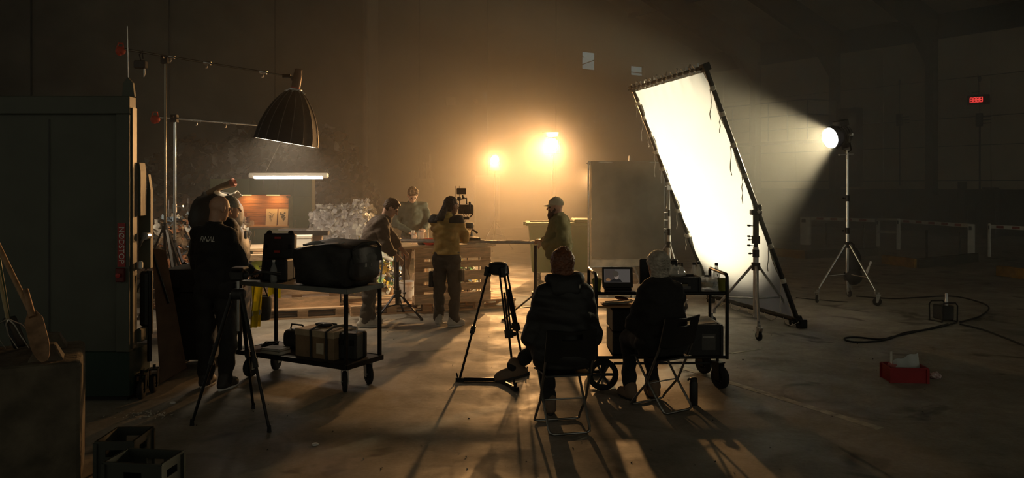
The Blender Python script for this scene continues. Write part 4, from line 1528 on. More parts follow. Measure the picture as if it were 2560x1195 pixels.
# right side: door plates, boxes, lever, cylinder
MB().bx((0.0, 0.02, 0.46), (0.012, 0.10, zt - 0.1)).build('side_plate', mat('side_paint', (0.09, 0.08, 0.055), 0.5), press)
mb = MB()
mb.prism([(0, 1.62), (0.03, 1.62), (0.03, 2.02), (0.018, 2.10), (0, 2.10)], 0.12, Matrix.Rotation(R(90), 3, 'X'), (0.012, 0.16, 0))
mb.build('switch_box', M_press, press, bevel=0.006)
mb = MB()
mb.prism([(-0.06, 1.14), (0.05, 1.14), (0.05, 1.85), (0.028, 2.0), (0.0, 1.62), (-0.06, 1.62)], 0.06, Matrix.Rotation(R(90), 3, 'X'), (0.012, 0.28, 0))
mb.build('door_bracket', M_press, press, bevel=0.006)
mb = MB()
mb.cyl((0.045, 0.17, 1.44), (0.045, 0.24, 1.44), 0.035, n=16)
mb.bar((0.045, 0.165, 1.44), (0.0, 0.165, 1.34), 0.012, 0.02)
mb.build('lever', M_steel, press)
MB().bx((0.01, 0.11, 1.15), (0.05, 0.15, 1.22)).build('sensor_box', M_white, press, bevel=0.012)
for z0, z1, r_ in ((0.55, 1.12, 0.028), (0.30, 0.62, 0.02)):
    MB().cyl((0.05, 0.26, z0), (0.05, 0.26, z1), r_, n=12).build('ram_cylinder', M_blackmetal, press, smooth=True)
MB().bx((0.0, 0.1, 0.50), (0.045, 0.3, 0.62)).build('hinge_block', M_press, press, bevel=0.01)
MB().bx((-0.02, 0.2, 0.62), (0.055, 0.34, 1.12)).build('hydraulic_box', M_black, press, bevel=0.02)
for x, y in ((0.05, 0.10), (0.06, 0.32)):
    caster(press, (x, y, 0), 0.085, 0.2, 0.05, M_blackmetal)
MB().bx((-2.5, 0.05, 0.0), (-0.05, 0.3, 0.06)).build('skid', M_black, press)
# emergency stop sign and button box
sx = (307 - 325) * 7 / FOC
zc = EYE - (612 - HOR) * 7 / FOC
sg = MB().bx((sx - 0.034, -0.031, zc - 0.19), (sx + 0.034, -0.025, zc + 0.19)).build('stop_sign', mat('sign_red', (0.34, 0.02, 0.015), 0.4, var=0.05), press)
sg['label'] = 'red emergency stop sign reading NØDSTOP'
text_mesh('sign_text', 'NØDSTOP', 0.068, mat('sign_white', (0.7, 0.68, 0.62), 0.5), sg,
          Matrix.Translation((sx, -0.033, zc)) @ Matrix.Rotation(R(90), 4, 'Y') @ Matrix.Rotation(R(90), 4, 'X'))
zb_ = EYE - (686 - HOR) * 7 / FOC
bb_ = MB().bx((sx - 0.036, -0.07, zb_ - 0.06), (sx + 0.036, -0.025, zb_ + 0.06)).build('stop_button', mat('dark_red', (0.12, 0.012, 0.010), 0.5), press, bevel=0.006)
MB().lathe([(0.012, 0), (0.012, 0.015), (0.02, 0.018), (0.02, 0.03), (0.0001, 0.034)], (sx, -0.07, zb_), Matrix.Rotation(R(90), 3, 'X'), 14).build('button_cap', M_red, bb_, smooth=True)

# ------------------------------------------------------------------ concrete block with tools
M_conc = mat('block_concrete', (0.10, 0.082, 0.057), 0.9, var=0.35, scale=7, bump=0.6, bscale=22)
blk = thing('concrete_block', 'stackable concrete block with pyramid studs at the lower left', 'concrete block', (-3.575, 4.98, 0), math.atan2(0.45, 0.9))
mb = MB()
mb.box((0, 0, 0.4), (1.6, 0.8, 0.8))
mb.build('block_body', M_conc, blk, bevel=0.03, seg=2)
for x in (0.6, 0.2, -0.2, -0.6):
    for y in (-0.2, 0.2):
        MB().box((x, y, 0.845), (0.2, 0.2, 0.1), top=(0.5, 0.5)).build('stud', M_conc, blk, bevel=0.008)
M_handle = mat('tool_handle', (0.34, 0.19, 0.09), 0.6, var=0.3, scale=5, stretch=(8, 8, 1))
tipp, neck, end_ = P(110, 903, 4.90), P(76, 772, 5.04), P(-60, 500, 5.35)
sv = thing('shovel', 'worn wooden-handled shovel leaning blade down on the concrete block', 'shovel', tipp)
MB().cyl(neck - tipp + (tipp - neck).normalized() * 0.05, end_ - tipp, 0.016, 0.018, n=10).build('handle', M_handle, sv, smooth=True)
dn = (neck - tipp).normalized()
sdv = dn.cross(Vector((0.3, -1, 0.1))).normalized()
outv = sdv.cross(dn)
Ls = (neck - tipp).length


def bladef(u, v):
    wd = 0.055 * (0.28 + 0.72 * min(1, v / 0.22)) * (1 if v < 0.6 else math.sqrt(max(0.0, 1 - ((v - 0.6) / 0.42) ** 2)))
    x = (2 * u - 1) * wd
    return dn * (Ls * (1 - v)) + sdv * x + outv * (0.35 * x * x * 6 - 0.012)


MB().sheet(bladef, 10, 14, thick=0.005).build('blade', mat('rusty_blade', (0.26, 0.15, 0.08), 0.65, 0.3, var=0.4, scale=12), sv, smooth=True)
MB().cyl(neck - tipp - dn * 0.06, neck - tipp + dn * 0.14, 0.022, 0.018, n=10).build('socket', mat('rusty_blade', (0.26, 0.15, 0.08)), sv, smooth=True)
tf, nf, ef = P(58, 866, 5.18), P(19, 797, 5.26), P(-28, 560, 5.5)
fk = thing('garden_fork', 'pitchfork with curved steel tines leaning beside the shovel', 'pitchfork', tf)
MB().cyl(nf - tf, ef - tf, 0.011, 0.015, n=10).build('handle', mat('pale_handle', (0.42, 0.33, 0.17), 0.6), fk, smooth=True)
d0 = (tf - nf)
for k in range(4):
    off = Vector((0.022 * (k - 1.5), 0.02 * (k - 1.5), -0.004 * k))
    MB().tube([nf - tf, nf - tf + off * 1.5 + d0 * 0.15, nf - tf + off * 2.2 + d0 * 0.5 + Vector((-0.008, 0, -0.004)), nf - tf + off * 2.2 + d0], [0.006, 0.005, 0.004, 0.002], 6).build('tine', M_steel, fk, smooth=True)
t2_, e2_ = P(22, 800, 5.38), P(-12, 590, 5.55)
bm2 = thing('hand_broom', 'dark green handled broom beside the pitchfork', 'broom', t2_)
MB().cyl((0, 0, 0), e2_ - t2_, 0.013, n=10).build('handle', mat('green_handle', (0.06, 0.10, 0.05), 0.5), bm2, smooth=True)
mb = MB()
mb.bar((0, 0, 0.02), P(52, 868, 5.36) - t2_, 0.10, 0.035)
mb.build('broom_head', M_black, bm2, bevel=0.01)


# ------------------------------------------------------------------ open crates
def open_crate(name, label, loc, rz, dims, m, slot=True, rim=0.014, cat='crate'):
    t = thing(name, label, cat, loc, rz)
    x, y, z = dims[0] / 2, dims[1] / 2, dims[2]
    MB().bx((-x + 0.01, -y + 0.01, 0), (x - 0.01, y - 0.01, 0.012)).build('bottom', m, t)
    th = 0.006
    for (lo, hi) in (((-x, -y, 0), (x, -y + th, z)), ((-x, y - th, 0), (x, y, z)), ((-x, -y, 0), (-x + th, y, z)), ((x - th, -y, 0), (x, y, z))):
        alongx = hi[0] - lo[0] > th * 2
        if slot:
            c0 = (lo[0] + hi[0]) / 2 if alongx else (lo[1] + hi[1]) / 2
            wv = 0.055
            mb = MB()
            z0, z1 = z - 0.10, z - 0.055
            mb.bx(lo, (hi[0], hi[1], z0))
            mb.bx((lo[0], lo[1], z1), hi)
            if alongx:
                mb.bx((lo[0], lo[1], z0), (c0 - wv, hi[1], z1))
                mb.bx((c0 + wv, lo[1], z0), (hi[0], hi[1], z1))
            else:
                mb.bx((lo[0], lo[1], z0), (hi[0], c0 - wv, z1))
                mb.bx((lo[0], c0 + wv, z0), (hi[0], hi[1], z1))
            mb.build('side_wall', m, t)
        else:
            MB().bx(lo, hi).build('side_wall', m, t)
    mb = MB()
    r_ = rim
    for a, b in (((-x, -y), (x, -y)), ((x, -y), (x, y)), ((x, y), (-x, y)), ((-x, y), (-x, -y))):
        mb.bar((*a, z - r_ / 2), (*b, z - r_ / 2), r_, r_)
    mb.build('rim', m, t)
    for sx_ in (-1, 1):
        for sy_ in (-1, 1):
            MB().bx((sx_ * x - 0.012, sy_ * y - 0.012, 0), (sx_ * x + 0.012, sy_ * y + 0.012, z - 0.01)).build('corner_rib', m, t)
    return t


M_crate = mat('grey_crate', (0.035, 0.038, 0.030), 0.5, var=0.15, scale=6)
c1 = P(309, 1090, 5.12)
open_crate('storage_crate', 'empty black crate behind the other one at the lower left', (c1.x, 5.14, 0), R(2), (0.23, 0.30, 0.30), M_crate)
c2 = P(353, 1135, 4.68)
open_crate('storage_crate', 'empty black crate at the bottom edge beside the concrete block', (c2.x, 4.72, 0), R(-7), (0.35, 0.24, 0.30), M_crate)

# ------------------------------------------------------------------ black flight case and leaning board
fc = thing('flight_case', 'tall black flight case in the dark beside the baling press', 'flight case', (-3.30, 8.42, 0), 0.05)
MB().bx((-0.25, -0.3, 0.12), (0.25, 0.3, 0.80)).build('case_body', M_black, fc, bevel=0.006)
MB().bx((-0.25, -0.3, 0.81), (0.25, 0.3, 1.04)).build('lid', M_black, fc, bevel=0.006)
for sx_ in (-1, 1):
    for sy_ in (-1, 1):
        MB().bar((sx_ * 0.25, sy_ * 0.3, 0.12), (sx_ * 0.25, sy_ * 0.3, 1.04), 0.025, 0.025).build('edge_profile', M_blackmetal, fc)
        MB().ell((sx_ * 0.25, sy_ * 0.3, 1.035), 0.028, 10).build('ball_corner', M_blackmetal, fc, smooth=True)
        caster(fc, (sx_ * 0.19, sy_ * 0.24, 0), 0.045, 0.3, 0.03, M_blackmetal)
for x in (-0.12, 0.12):
    MB().bx((x - 0.04, -0.312, 0.76), (x + 0.04, -0.3, 0.86)).build('latch', M_blackmetal, fc, bevel=0.003)
lb = thing('leaning_board', 'brown hardboard sheet leaning in the dark beside the baling press', 'board', (-3.39, 7.74, 0))
MB().add([Vector(v) for v in ((-0.12, 0.06, 1.28), (-0.02, 0.1, 1.26), (0.22, 0.02, 0.12), (0.02, -0.08, 0.0))] + [Vector(v) + Vector((0.01, 0.012, 0)) for v in ((-0.12, 0.06, 1.28), (-0.02, 0.1, 1.26), (0.22, 0.02, 0.12), (0.02, -0.08, 0.0))],
         [(3, 2, 1, 0), (4, 5, 6, 7), (0, 1, 5, 4), (1, 2, 6, 5), (2, 3, 7, 6), (3, 0, 4, 7)]).build('sheet_face', mat('hardboard', (0.16, 0.09, 0.05), 0.7), lb)
MB().bar((-0.13, 0.05, 1.30), (0.06, 0.02, 0.75), 0.012, 0.02).build('edge_strip', M_black, lb)

# ------------------------------------------------------------------ equipment trolley
TC = Vector((-1.977, 7.775, 0))
TYAW = math.atan2(-0.489, 0.872)
tr = thing('equipment_trolley', 'two-shelf equipment trolley with rubber wheels and grey edging', 'trolley', TC, TYAW)
TL, TW, TH, TB = 1.41, 0.52, 0.955, 0.27
M_deck = mat('trolley_deck', (0.05, 0.042, 0.034), 0.7, var=0.2, scale=5)
M_edge = mat('trolley_edge', (0.22, 0.22, 0.20), 0.5, 0.3, var=0.15)
MB().bx((-TL / 2, -TW / 2, TH - 0.03), (TL / 2, TW / 2, TH)).build('top_shelf', M_deck, tr)
MB().bx((-TL / 2, -TW / 2, TB - 0.025), (TL / 2, TW / 2, TB)).build('bottom_shelf', M_deck, tr)
for z, m_ in ((TH, M_edge), (TB, M_blackmetal)):
    for a, b in (((-1, -1), (1, -1)), ((1, -1), (1, 1)), ((1, 1), (-1, 1)), ((-1, 1), (-1, -1))):
        MB().bar((a[0] * TL / 2, a[1] * TW / 2, z - 0.018), (b[0] * TL / 2, b[1] * TW / 2, z - 0.018), 0.02, 0.045).build('edge_rail', m_, tr, bevel=0.003)
for sx_ in (-1, 1):
    for sy_ in (-1, 1):
        MB().bar((sx_ * (TL / 2 - 0.025), sy_ * (TW / 2 - 0.02), TB), (sx_ * (TL / 2 - 0.025), sy_ * (TW / 2 - 0.02), TH - 0.03), 0.028, 0.028).build('post', M_blackmetal, tr)
        caster(tr, (sx_ * (TL / 2 - 0.10), sy_ * (TW / 2 - 0.09), 0), 0.098, (0.9 if sx_ > 0 else 0.2) + sy_ * 0.12, 0.042, M_zinc, top=TB - 0.055)


def TP(x, y, z):
    p = Vector((x, y, 0))
    p.rotate(Euler((0, 0, TYAW)))
    return TC + p + Vector((0, 0, z))


# tool case standing open
oc = thing('tool_case', 'black tool case standing open on the trolley with red labels', 'case', TP(-0.41, -0.02, TH), TYAW + 0.35)
mb = MB()
mb.box((0, 0.07, 0.23), (0.35, 0.09, 0.46), Matrix.Rotation(R(-7), 3, 'X'), top=(0.92, 1))
mb.build('lid', M_black, oc, bevel=0.02, seg=2)
mb = MB()
mb.box((0.05, -0.07, 0.11), (0.26, 0.16, 0.22))
mb.build('case_body', M_black, oc, bevel=0.02, seg=2)
for x in (-0.12, 0.11):
    MB().ell((x, 0.10, 0.462), (0.032, 0.03, 0.026), 10).build('corner_bumper', M_rubber, oc, smooth=True)
MB().box((0.0, 0.035, 0.415), (0.07, 0.006, 0.02), Matrix.Rotation(R(-7), 3, 'X')).build('red_label', M_red, oc)
MB().box((0.0, 0.015, 0.28), (0.065, 0.006, 0.022), Matrix.Rotation(R(-7), 3, 'X')).build('red_label', M_red, oc)
for x in (-0.13, 0.13):
    MB().box((x, 0.02, 0.33), (0.03, 0.02, 0.04)).build('latch', M_blackmetal, oc, bevel=0.004)
wb = thing('water_bottle', 'crumpled clear plastic bottle on the trolley beside the tool case', 'bottle', TP(-0.25, -0.21, TH))
MB().lathe([(0.028, 0), (0.033, 0.02), (0.03, 0.06), (0.033, 0.10), (0.03, 0.14), (0.012, 0.18), (0.012, 0.20)], (0, 0, 0), None, 14).build('bottle_wall', glassy('pet_plastic', (0.7, 0.7, 0.68), 0.15, 0.22), wb, smooth=True)
MB().lathe([(0.014, 0.20), (0.014, 0.22)], (0, 0, 0), None, 12).build('cap', M_white, wb)


# soft equipment bag
def rounded(fn_c, d, k, mb, n=22, warp=None):
    """superellipsoid box"""
    m2 = MB()
    m2.ell((0, 0, 0), 1.0, n)
    out = []
    for v in m2.v:
        x, y, z = v
        s_ = (abs(x) ** k + abs(y) ** k + abs(z) ** k) ** (-1.0 / k)
        q = Vector((x * s_ * d[0] / 2, y * s_ * d[1] / 2, z * s_ * d[2] / 2))
        if warp:
            q = warp(q)
        out.append(Vector(fn_c) + q)
    mb.add(out, m2.f)
    return mb


eq = thing('equipment_bag', 'large soft black equipment bag with its top unzipped on the trolley', 'bag', TP(0.34, 0.0, TH), TYAW)
eq.scale = (1, 1, 0.93)
M_nylon = mat('black_nylon', (0.022, 0.019, 0.016), 0.6, var=0.3, scale=8, bump=0.4, bscale=9)


def warp(q):
    q = q.copy()
    q.x *= 1 + 0.05 * math.sin(q.z * 12)
    q.z += 0.02 * math.sin(q.x * 9 + 1) * (1 if q.z > 0 else 0) + (0.05 * q.x if q.z > 0 else 0) * 0.6
    q.y += 0.012 * math.sin(q.x * 14 + q.z * 10)
    return q


mb = MB()
rounded((0, 0, 0.205), (0.70, 0.46, 0.41), 11, mb, 40, warp)
mb.build('bag_body', M_nylon, eq, smooth=True)
MB().sheet(lambda u, v: ((u - 0.5) * 0.66, 0.06 + (v - 0.5) * 0.30, 0.402 + 0.022 * math.sin(PI * u) + 0.006 * math.sin(u * 9) + 0.03 * v), 20, 8, thick=0.022).build('top_flap', M_nylon, eq, smooth=True)
MB().sheet(lambda u, v: (-0.26 + u * 0.42, -0.15 + v * 0.1, 0.405 + 0.025 * v + 0.012 * math.sin(u * 8)), 14, 4, thick=0.008).build('lining', mat('grey_lining', (0.35, 0.35, 0.34), 0.7, bump=0.3, bscale=12), eq, smooth=True)
mb = MB()
rounded((0.345, 0.0, 0.20), (0.10, 0.40, 0.27), 5, mb, 24)
mb.build('side_pocket', M_nylon, eq, smooth=True)
MB().sheet(lambda u, v: (0.40 + 0.012 * math.sin(u * 7) - 0.02 * v, -0.2 + 0.4 * u, 0.25 + 0.14 * v), 12, 4, thick=0.012).build('pocket_flap', M_nylon, eq, smooth=True)
for y in (-0.05, 0.03):
    MB().box((0.412, y, 0.22), (0.008, 0.02, 0.035)).build('buckle', M_steel, eq)
MB().tube([(0.38, -0.2, 0.38), (0.41, -0.1, 0.44), (0.41, 0.1, 0.45), (0.38, 0.2, 0.39)], 0.014, 8).build('carry_strap', M_nylon, eq, smooth=True)
MB().tube([(0.36, 0.22, 0.4), (0.38, 0.235, 0.2), (0.36, 0.225, 0.02)], 0.008, 6).build('zip_cord', M_white, eq, smooth=True)
# small things on the trolley
lp = thing('clipboard', 'pale grey board of papers at the far end of the trolley', 'clipboard', TP(-0.60, 0.10, TH), TYAW + 0.15)
MB().box((-0.09, 0, 0.06), (0.22, 0.2, 0.012), Euler((R(-8), R(4), 0))).build('board', mat('pale_board', (0.42, 0.46, 0.48), 0.5), lp)
MB().box((-0.07, 0, 0.022), (0.20, 0.22, 0.044)).build('paper_stack', M_black, lp)
yb = thing('yellow_bag', 'bright yellow bag with dark print hanging under the left counter', 'bag', (-3.54, 11.20, ZP + 0.53), 0.3)
mb = MB()
rounded((0, 0, 0.085), (0.19, 0.07, 0.17), 5, mb, 20, lambda q: Vector((q.x * (1 + 0.12 * math.sin(q.z * 30)), q.y + 0.01 * math.sin(q.x * 40), q.z + 0.012 * math.sin(q.x * 33))))
mb.build('bag_skin', mat('hi_vis', (0.55, 0.62, 0.02), 0.6, var=0.15), yb, smooth=True)
mb = MB()
r_ = random.Random(4)
for k in range(8):
    mb.box((r_.uniform(-0.04, 0.04), -0.036, 0.07 + r_.uniform(-0.03, 0.03)), (0.02, 0.004, 0.012), Matrix.Rotation(r_.uniform(0, 3), 3, 'Y'))
o = mb.build('dark_print', M_black, yb)
o['kind'] = 'stuff'
jk = thing('hi_vis_jacket', 'yellow high-visibility jacket hanging off the end of the trolley', 'jacket', TP(-0.73, 0.02, 0.0), TYAW)
M_vis = mat('hi_vis_yellow', (0.85, 0.66, 0.02), 0.65, var=0.12)
_n = M_vis.node_tree
_t = _n.nodes.new('ShaderNodeBsdfTranslucent')
_t.inputs[0].default_value = (0.85, 0.66, 0.02, 1)
_m = _n.nodes.new('ShaderNodeMixShader')
_m.inputs[0].default_value = 0.45
_n.links.new(_n.nodes['Principled BSDF'].outputs[0], _m.inputs[1])
_n.links.new(_t.outputs[0], _m.inputs[2])
_n.links.new(_m.outputs[0], _n.nodes['Material Output'].inputs[0])
MB().sheet(lambda u, v: (-0.01 + 0.03 * math.sin(u * 11 + v * 2) - 0.02 * v, -0.06 + 0.20 * u * (1 - 0.35 * v), 0.965 - 0.52 * v), 16, 16).build('jacket_body', M_vis, jk, smooth=True)
MB().sheet(lambda u, v: (0.02 + 0.02 * math.sin(u * 7), 0.14 + 0.16 * u, 0.94 - 0.20 * v + 0.03 * math.sin(u * 5)), 10, 8).build('sleeve', M_vis, jk, smooth=True)
MB().sheet(lambda u, v: (-0.028 + 0.03 * math.sin(u * 11 + 1), -0.06 + 0.17 * u, 0.62 - 0.05 * v), 14, 3, thick=0.004).build('reflective_stripe', mat('stripe_grey', (0.5, 0.5, 0.48), 0.3), jk, smooth=True)
pk = thing('tool_pouch', 'dark grey tool bucket hanging behind the far end of the trolley', 'bucket', TP(-0.87, 0.25, 0.48), TYAW)
MB().lathe([(0.06, 0), (0.075, 0.02), (0.085, 0.22), (0.07, 0.25), (0.06, 0.25), (0.07, 0.04)], (0, 0, 0), None, 18).build('pouch', mat('grey_canvas', (0.05, 0.048, 0.045), 0.7), pk, smooth=True)
MB().tube([(-0.075, 0, 0.22), (-0.02, -0.03, 0.38), (0.14, -0.05, 0.48), (0.02, -0.03, 0.38), (0.075, 0, 0.22)], 0.008, 6).build('strap', M_black, pk, smooth=True)
# lower shelf
bx_ = thing('strapped_box', 'brown cardboard box with a black carry strap on the lower shelf', 'box', TP(0.23, 0.0, TB), TYAW)
MB().bx((-0.24, -0.17, 0), (0.24, 0.17, 0.24)).build('box_body', M_card, bx_, bevel=0.006)
MB().bx((-0.245, -0.175, 0.20), (0.245, 0.175, 0.262)).build('lid', mat('pale_card', (0.46, 0.35, 0.22), 0.8), bx_, bevel=0.006)
for x in (-0.03, 0.16):
    MB().tube([(x, -0.18, 0.0), (x, -0.18, 0.15), (x, -0.185, 0.262), (x - 0.02, -0.05, 0.29), (x - 0.05, 0.12, 0.275), (x, 0.18, 0.26)], 0.012, 6).build('carry_strap', M_nylon, bx_, smooth=True)
MB().box((0.08, -0.176, 0.10), (0.09, 0.004, 0.10)).build('box_label', mat('label_tan', (0.5, 0.42, 0.3), 0.7), bx_)
mb = MB()
rounded((-0.05, 0.02, 0.285), (0.2, 0.1, 0.04), 2.5, mb, 16)
mb.build('strap_buckle', M_nylon, bx_, smooth=True)
bg_ = thing('shoulder_bag', 'small black shoulder bag on the lower shelf behind the books', 'bag', TP(-0.22, 0.10, TB), TYAW)
mb = MB()
rounded((0, 0, 0.10), (0.30, 0.22, 0.20), 4, mb, 22)
mb.build('bag_body', M_nylon, bg_, smooth=True)
MB().tube([(-0.12, 0, 0.17), (-0.08, -0.02, 0.24), (0.04, 0, 0.235), (0.12, 0, 0.18)], 0.009, 6).build('strap', M_nylon, bg_, smooth=True)
for k, (w_, h_, m_, lab) in enumerate(((0.24, 0.03, mat('book_cream', (0.42, 0.37, 0.29), 0.7), 'thick cream book at the bottom on the lower trolley shelf'), (0.22, 0.022, mat('book_grey', (0.34, 0.31, 0.27), 0.7), 'thinner grey book on top on the lower trolley shelf'))):
    t = thing('book', lab, 'book', TP(-0.27, -0.16, TB + 0.031 * k), TYAW + 0.1 * k)
    MB().bx((-w_ / 2 + 0.004, -0.076, 0.003), (w_ / 2 - 0.004, 0.074, h_ - 0.003)).build('pages', M_paper, t)
    mb = MB()
    mb.bx((-w_ / 2, -0.08, 0), (w_ / 2, 0.08, 0.003))
    mb.bx((-w_ / 2, -0.08, h_ - 0.003), (w_ / 2, 0.08, h_))
    mb.bx((-w_ / 2, -0.08, 0), (w_ / 2, -0.076, h_))
    mb.build('cover', m_, t)
cb = thing('cable_coil', 'small heap of black cable on the lower trolley shelf', 'cable', TP(-0.50, -0.02, TB), TYAW)
mb = MB()
for k in range(4):
    mb.tube([(0.09 * (1 - 0.1 * k) * math.cos(a) + 0.01 * k, 0.06 * math.sin(a), 0.012 + 0.014 * k + 0.006 * math.sin(2 * a)) for a in [2 * PI * j / 16 for j in range(16)]], 0.009, 6, closed=True)
mb.build('coiled_cable', M_rubber, cb, smooth=True)
hc = thing('hard_case', 'upright black hard case with a carry handle on the lower shelf', 'case', TP(0.54, 0.02, TB), TYAW + 0.15)
MB().bx((-0.10, -0.11, 0), (0.10, 0.03, 0.25)).build('case_body', M_black, hc, bevel=0.02, seg=2)
MB().bx((-0.10, 0.034, 0), (0.10, 0.10, 0.25)).build('lid', M_black, hc, bevel=0.02, seg=2)
MB().tube([(-0.06, -0.03, 0.24), (-0.06, -0.03, 0.30), (0.06, -0.03, 0.30), (0.06, -0.03, 0.24)], 0.009, 8).build('handle', M_alu, hc, smooth=True)
for x in (-0.055, 0.055):
    MB().bx((x - 0.02, -0.125, 0.14), (x + 0.02, -0.11, 0.19)).build('latch', M_blackmetal, hc, bevel=0.003)

# ------------------------------------------------------------------ folding chairs
M_chtube = mat('chair_tube', (0.32, 0.31, 0.29), 0.3, 0.9, var=0.1)
M_seat = mat('chair_plastic', (0.014, 0.013, 0.012), 0.45, var=0.2)


def folding_chair(label, loc, rz):
    t = thing('folding_chair', label, 'chair', loc, rz, 'folding chairs at the monitor cart')
    w_ = 0.185
    MB().tube([(-w_, -0.24, 0.80), (-w_, -0.17, 0.56), (-w_, 0.0, 0.22), (-w_, 0.155, 0.06), (-w_, 0.185, 0.02), (-w_ + 0.03, 0.19, 0.011), (w_ - 0.03, 0.19, 0.011), (w_, 0.185, 0.02), (w_, 0.155, 0.06), (w_, 0.0, 0.22), (w_, -0.17, 0.56), (w_, -0.24, 0.80)], 0.0105, 8).build('back_frame', M_chtube, t, smooth=True)
    v_ = w_ - 0.022
    MB().tube([(-v_, 0.15, 0.43), (-v_, -0.02, 0.22), (-v_, -0.17, 0.05), (-v_ + 0.006, -0.185, 0.022), (-v_ + 0.035, -0.19, 0.011), (v_ - 0.035, -0.19, 0.011), (v_ - 0.006, -0.185, 0.022), (v_, -0.17, 0.05), (v_, -0.02, 0.22), (v_, 0.15, 0.43)], 0.0105, 8).build('seat_frame', M_chtube, t, smooth=True)
    MB().sheet(lambda u, v: ((u - 0.5) * (0.36 + 0.02 * v), -0.17 + 0.36 * v, 0.452 - 0.012 * math.sin(PI * u) * math.sin(PI * v) - 0.02 * max(0, v - 0.85) * 4), 12, 12, thick=0.014).build('seat', M_seat, t, smooth=True)
    mb = MB()
    f = lambda u, v: ((u - 0.5) * 0.385, -0.168 - 0.075 * v - 0.03 * math.sin(PI * u), 0.55 + 0.25 * v + 0.012 * abs(2 * u - 1))
    g = lambda a, b, c_, d_: (lambda u, v: f(a + (b - a) * u, c_ + (d_ - c_) * v))
    mb.sheet(g(0, 1, 0, 0.72), 14, 5, thick=-0.012)
    mb.sheet(g(0, 1, 0.9, 1), 14, 2, thick=-0.012)
    mb.sheet(g(0, 0.3, 0.72, 0.9), 4, 2, thick=-0.012)
    mb.sheet(g(0.7, 1, 0.72, 0.9), 4, 2, thick=-0.012)
    mb.build('backrest', M_seat, t, smooth=True)
    MB().cyl((-w_, 0.0, 0.225), (w_, 0.0, 0.225), 0.006, n=8).build('pivot_rod', M_chtube, t)
    return t


CH1, CY1 = Vector((0.40, 6.26, 0)), R(12)
CH2, CY2 = Vector((1.28, 6.83, 0)), R(33)
folding_chair('black folding chair under the person in the hooded puffer jacket', CH1, CY1)
folding_chair('black folding chair under the grey-haired person', CH2, CY2)

# ------------------------------------------------------------------ monitor cart
CT = Vector((0.78, 7.42, 0))
ctw, ctd = 1.22, 0.60
cart = thing('monitor_cart', 'black rolling cart with big wheels carrying the monitor and snacks', 'cart', CT, R(1))
ZS, ZM_, ZB_ = 0.905, 0.765, 0.31
M_cart = mat('cart_steel', (0.02, 0.019, 0.017), 0.4, 0.5, var=0.2)
MB().bx((0, 0, ZS - 0.03), (ctw, ctd, ZS)).build('top_shelf', M_cart, cart, bevel=0.008)
MB().bx((0.02, 0.08, ZM_ - 0.018), (0.46, ctd, ZM_)).build('pull_out_board', mat('board_pine', (0.52, 0.30, 0.14), 0.6, stretch=(1, 8, 8)), cart)
MB().bx((0, 0, ZB_ - 0.03), (ctw, ctd, ZB_)).build('bottom_shelf', M_cart, cart, bevel=0.008)
for x, tilt in ((0.0, -1), (ctw, 1)):
    MB().tube([(x, 0.0, ZB_ - 0.03), (x, 0.0, 0.9), (x, 0.0, 1.04), (x, 0.03, 1.065), (x, ctd - 0.03, 1.065), (x, ctd, 1.04), (x, ctd, 0.9), (x, ctd, ZB_ - 0.03)], 0.016, 10).build('end_frame', M_cart, cart, smooth=True)
for y in (0.0, ctd):
    caster(cart, (ctw - 0.06, y + 0.02, 0), 0.108, 0.5, 0.05, M_cart, spokes=True, top=ZB_ - 0.06)
M_hub = mat('wheel_hub', (0.03, 0.028, 0.026), 0.5)
for y in (0.0, ctd):
    mb = MB()
    r_ = 0.145
    Mx = Matrix.Rotation(R(90), 3, 'X') @ Matrix.Rotation(0, 3, 'Z')
    c_ = Vector((0.06, y - 0.02, r_))
    mb.lathe([(r_ * 0.66, -0.025), (r_ * 0.9, -0.03), (r_, -0.015), (r_, 0.015), (r_ * 0.9, 0.03), (r_ * 0.66, 0.025), (r_ * 0.66, -0.025)], c_, Mx, 28, caps=False)
    wheel_o = mb.build('wheel', M_rubber, cart, smooth=True)
    mb = MB()
    for k in range(6):
        a = 2 * PI * k / 6
        mb.bar(c_, c_ + Mx @ Vector((r_ * 0.68 * math.cos(a), r_ * 0.68 * math.sin(a), 0)), 0.03, 0.02)
    mb.cyl(c_ - Vector((0, 0.035, 0)), c_ + Vector((0, 0.035, 0)), 0.022)
    mb.build('wheel_spokes', M_hub, wheel_o)
MB().cyl((0.06, 0, 0.145), (0.06, ctd, 0.145), 0.012).build('axle', M_steel, cart)
for y in (0.01, ctd - 0.01):
    MB().bar((0.06, y, 0.145), (0.06, y, ZB_ - 0.03), 0.03, 0.02).build('axle_bracket', M_cart, cart)
MB().cyl((0.18, 0.1, 0.22), (ctw - 0.1, 0.1, 0.22), 0.012).build('cross_rail', M_cart, cart)


def CP(px, z, h):
    p = P(px, 0, z)
    return Vector((p.x, z, h))


mo = thing('field_monitor', 'small monitor on the cart showing a man looking down', 'monitor', CP(1544, 7.62, ZS), R(-2))
tilt = Matrix.Rotation(R(-10), 3, 'X')
mw, mh = 0.29, 0.195
q = lambda x, y, z: tilt @ Vector((x, y, z))
MB().box(q(0, 0, mh / 2 + 0.015), (mw, 0.02, mh), tilt).build('bezel', M_black, mo, bevel=0.006)
MB().box((0, 0.03, 0.008), (0.26, 0.14, 0.016)).build('stand_foot', M_black, mo, bevel=0.004)
scr = MB().box(q(-0.004, -0.0105, mh / 2 + 0.03), (0.246, 0.002, 0.125), tilt).build('screen', emitter('screen_grey', (0.055, 0.048, 0.042), 1.0, False), mo)
sc0 = q(-0.004, -0.0125, mh / 2 + 0.03)


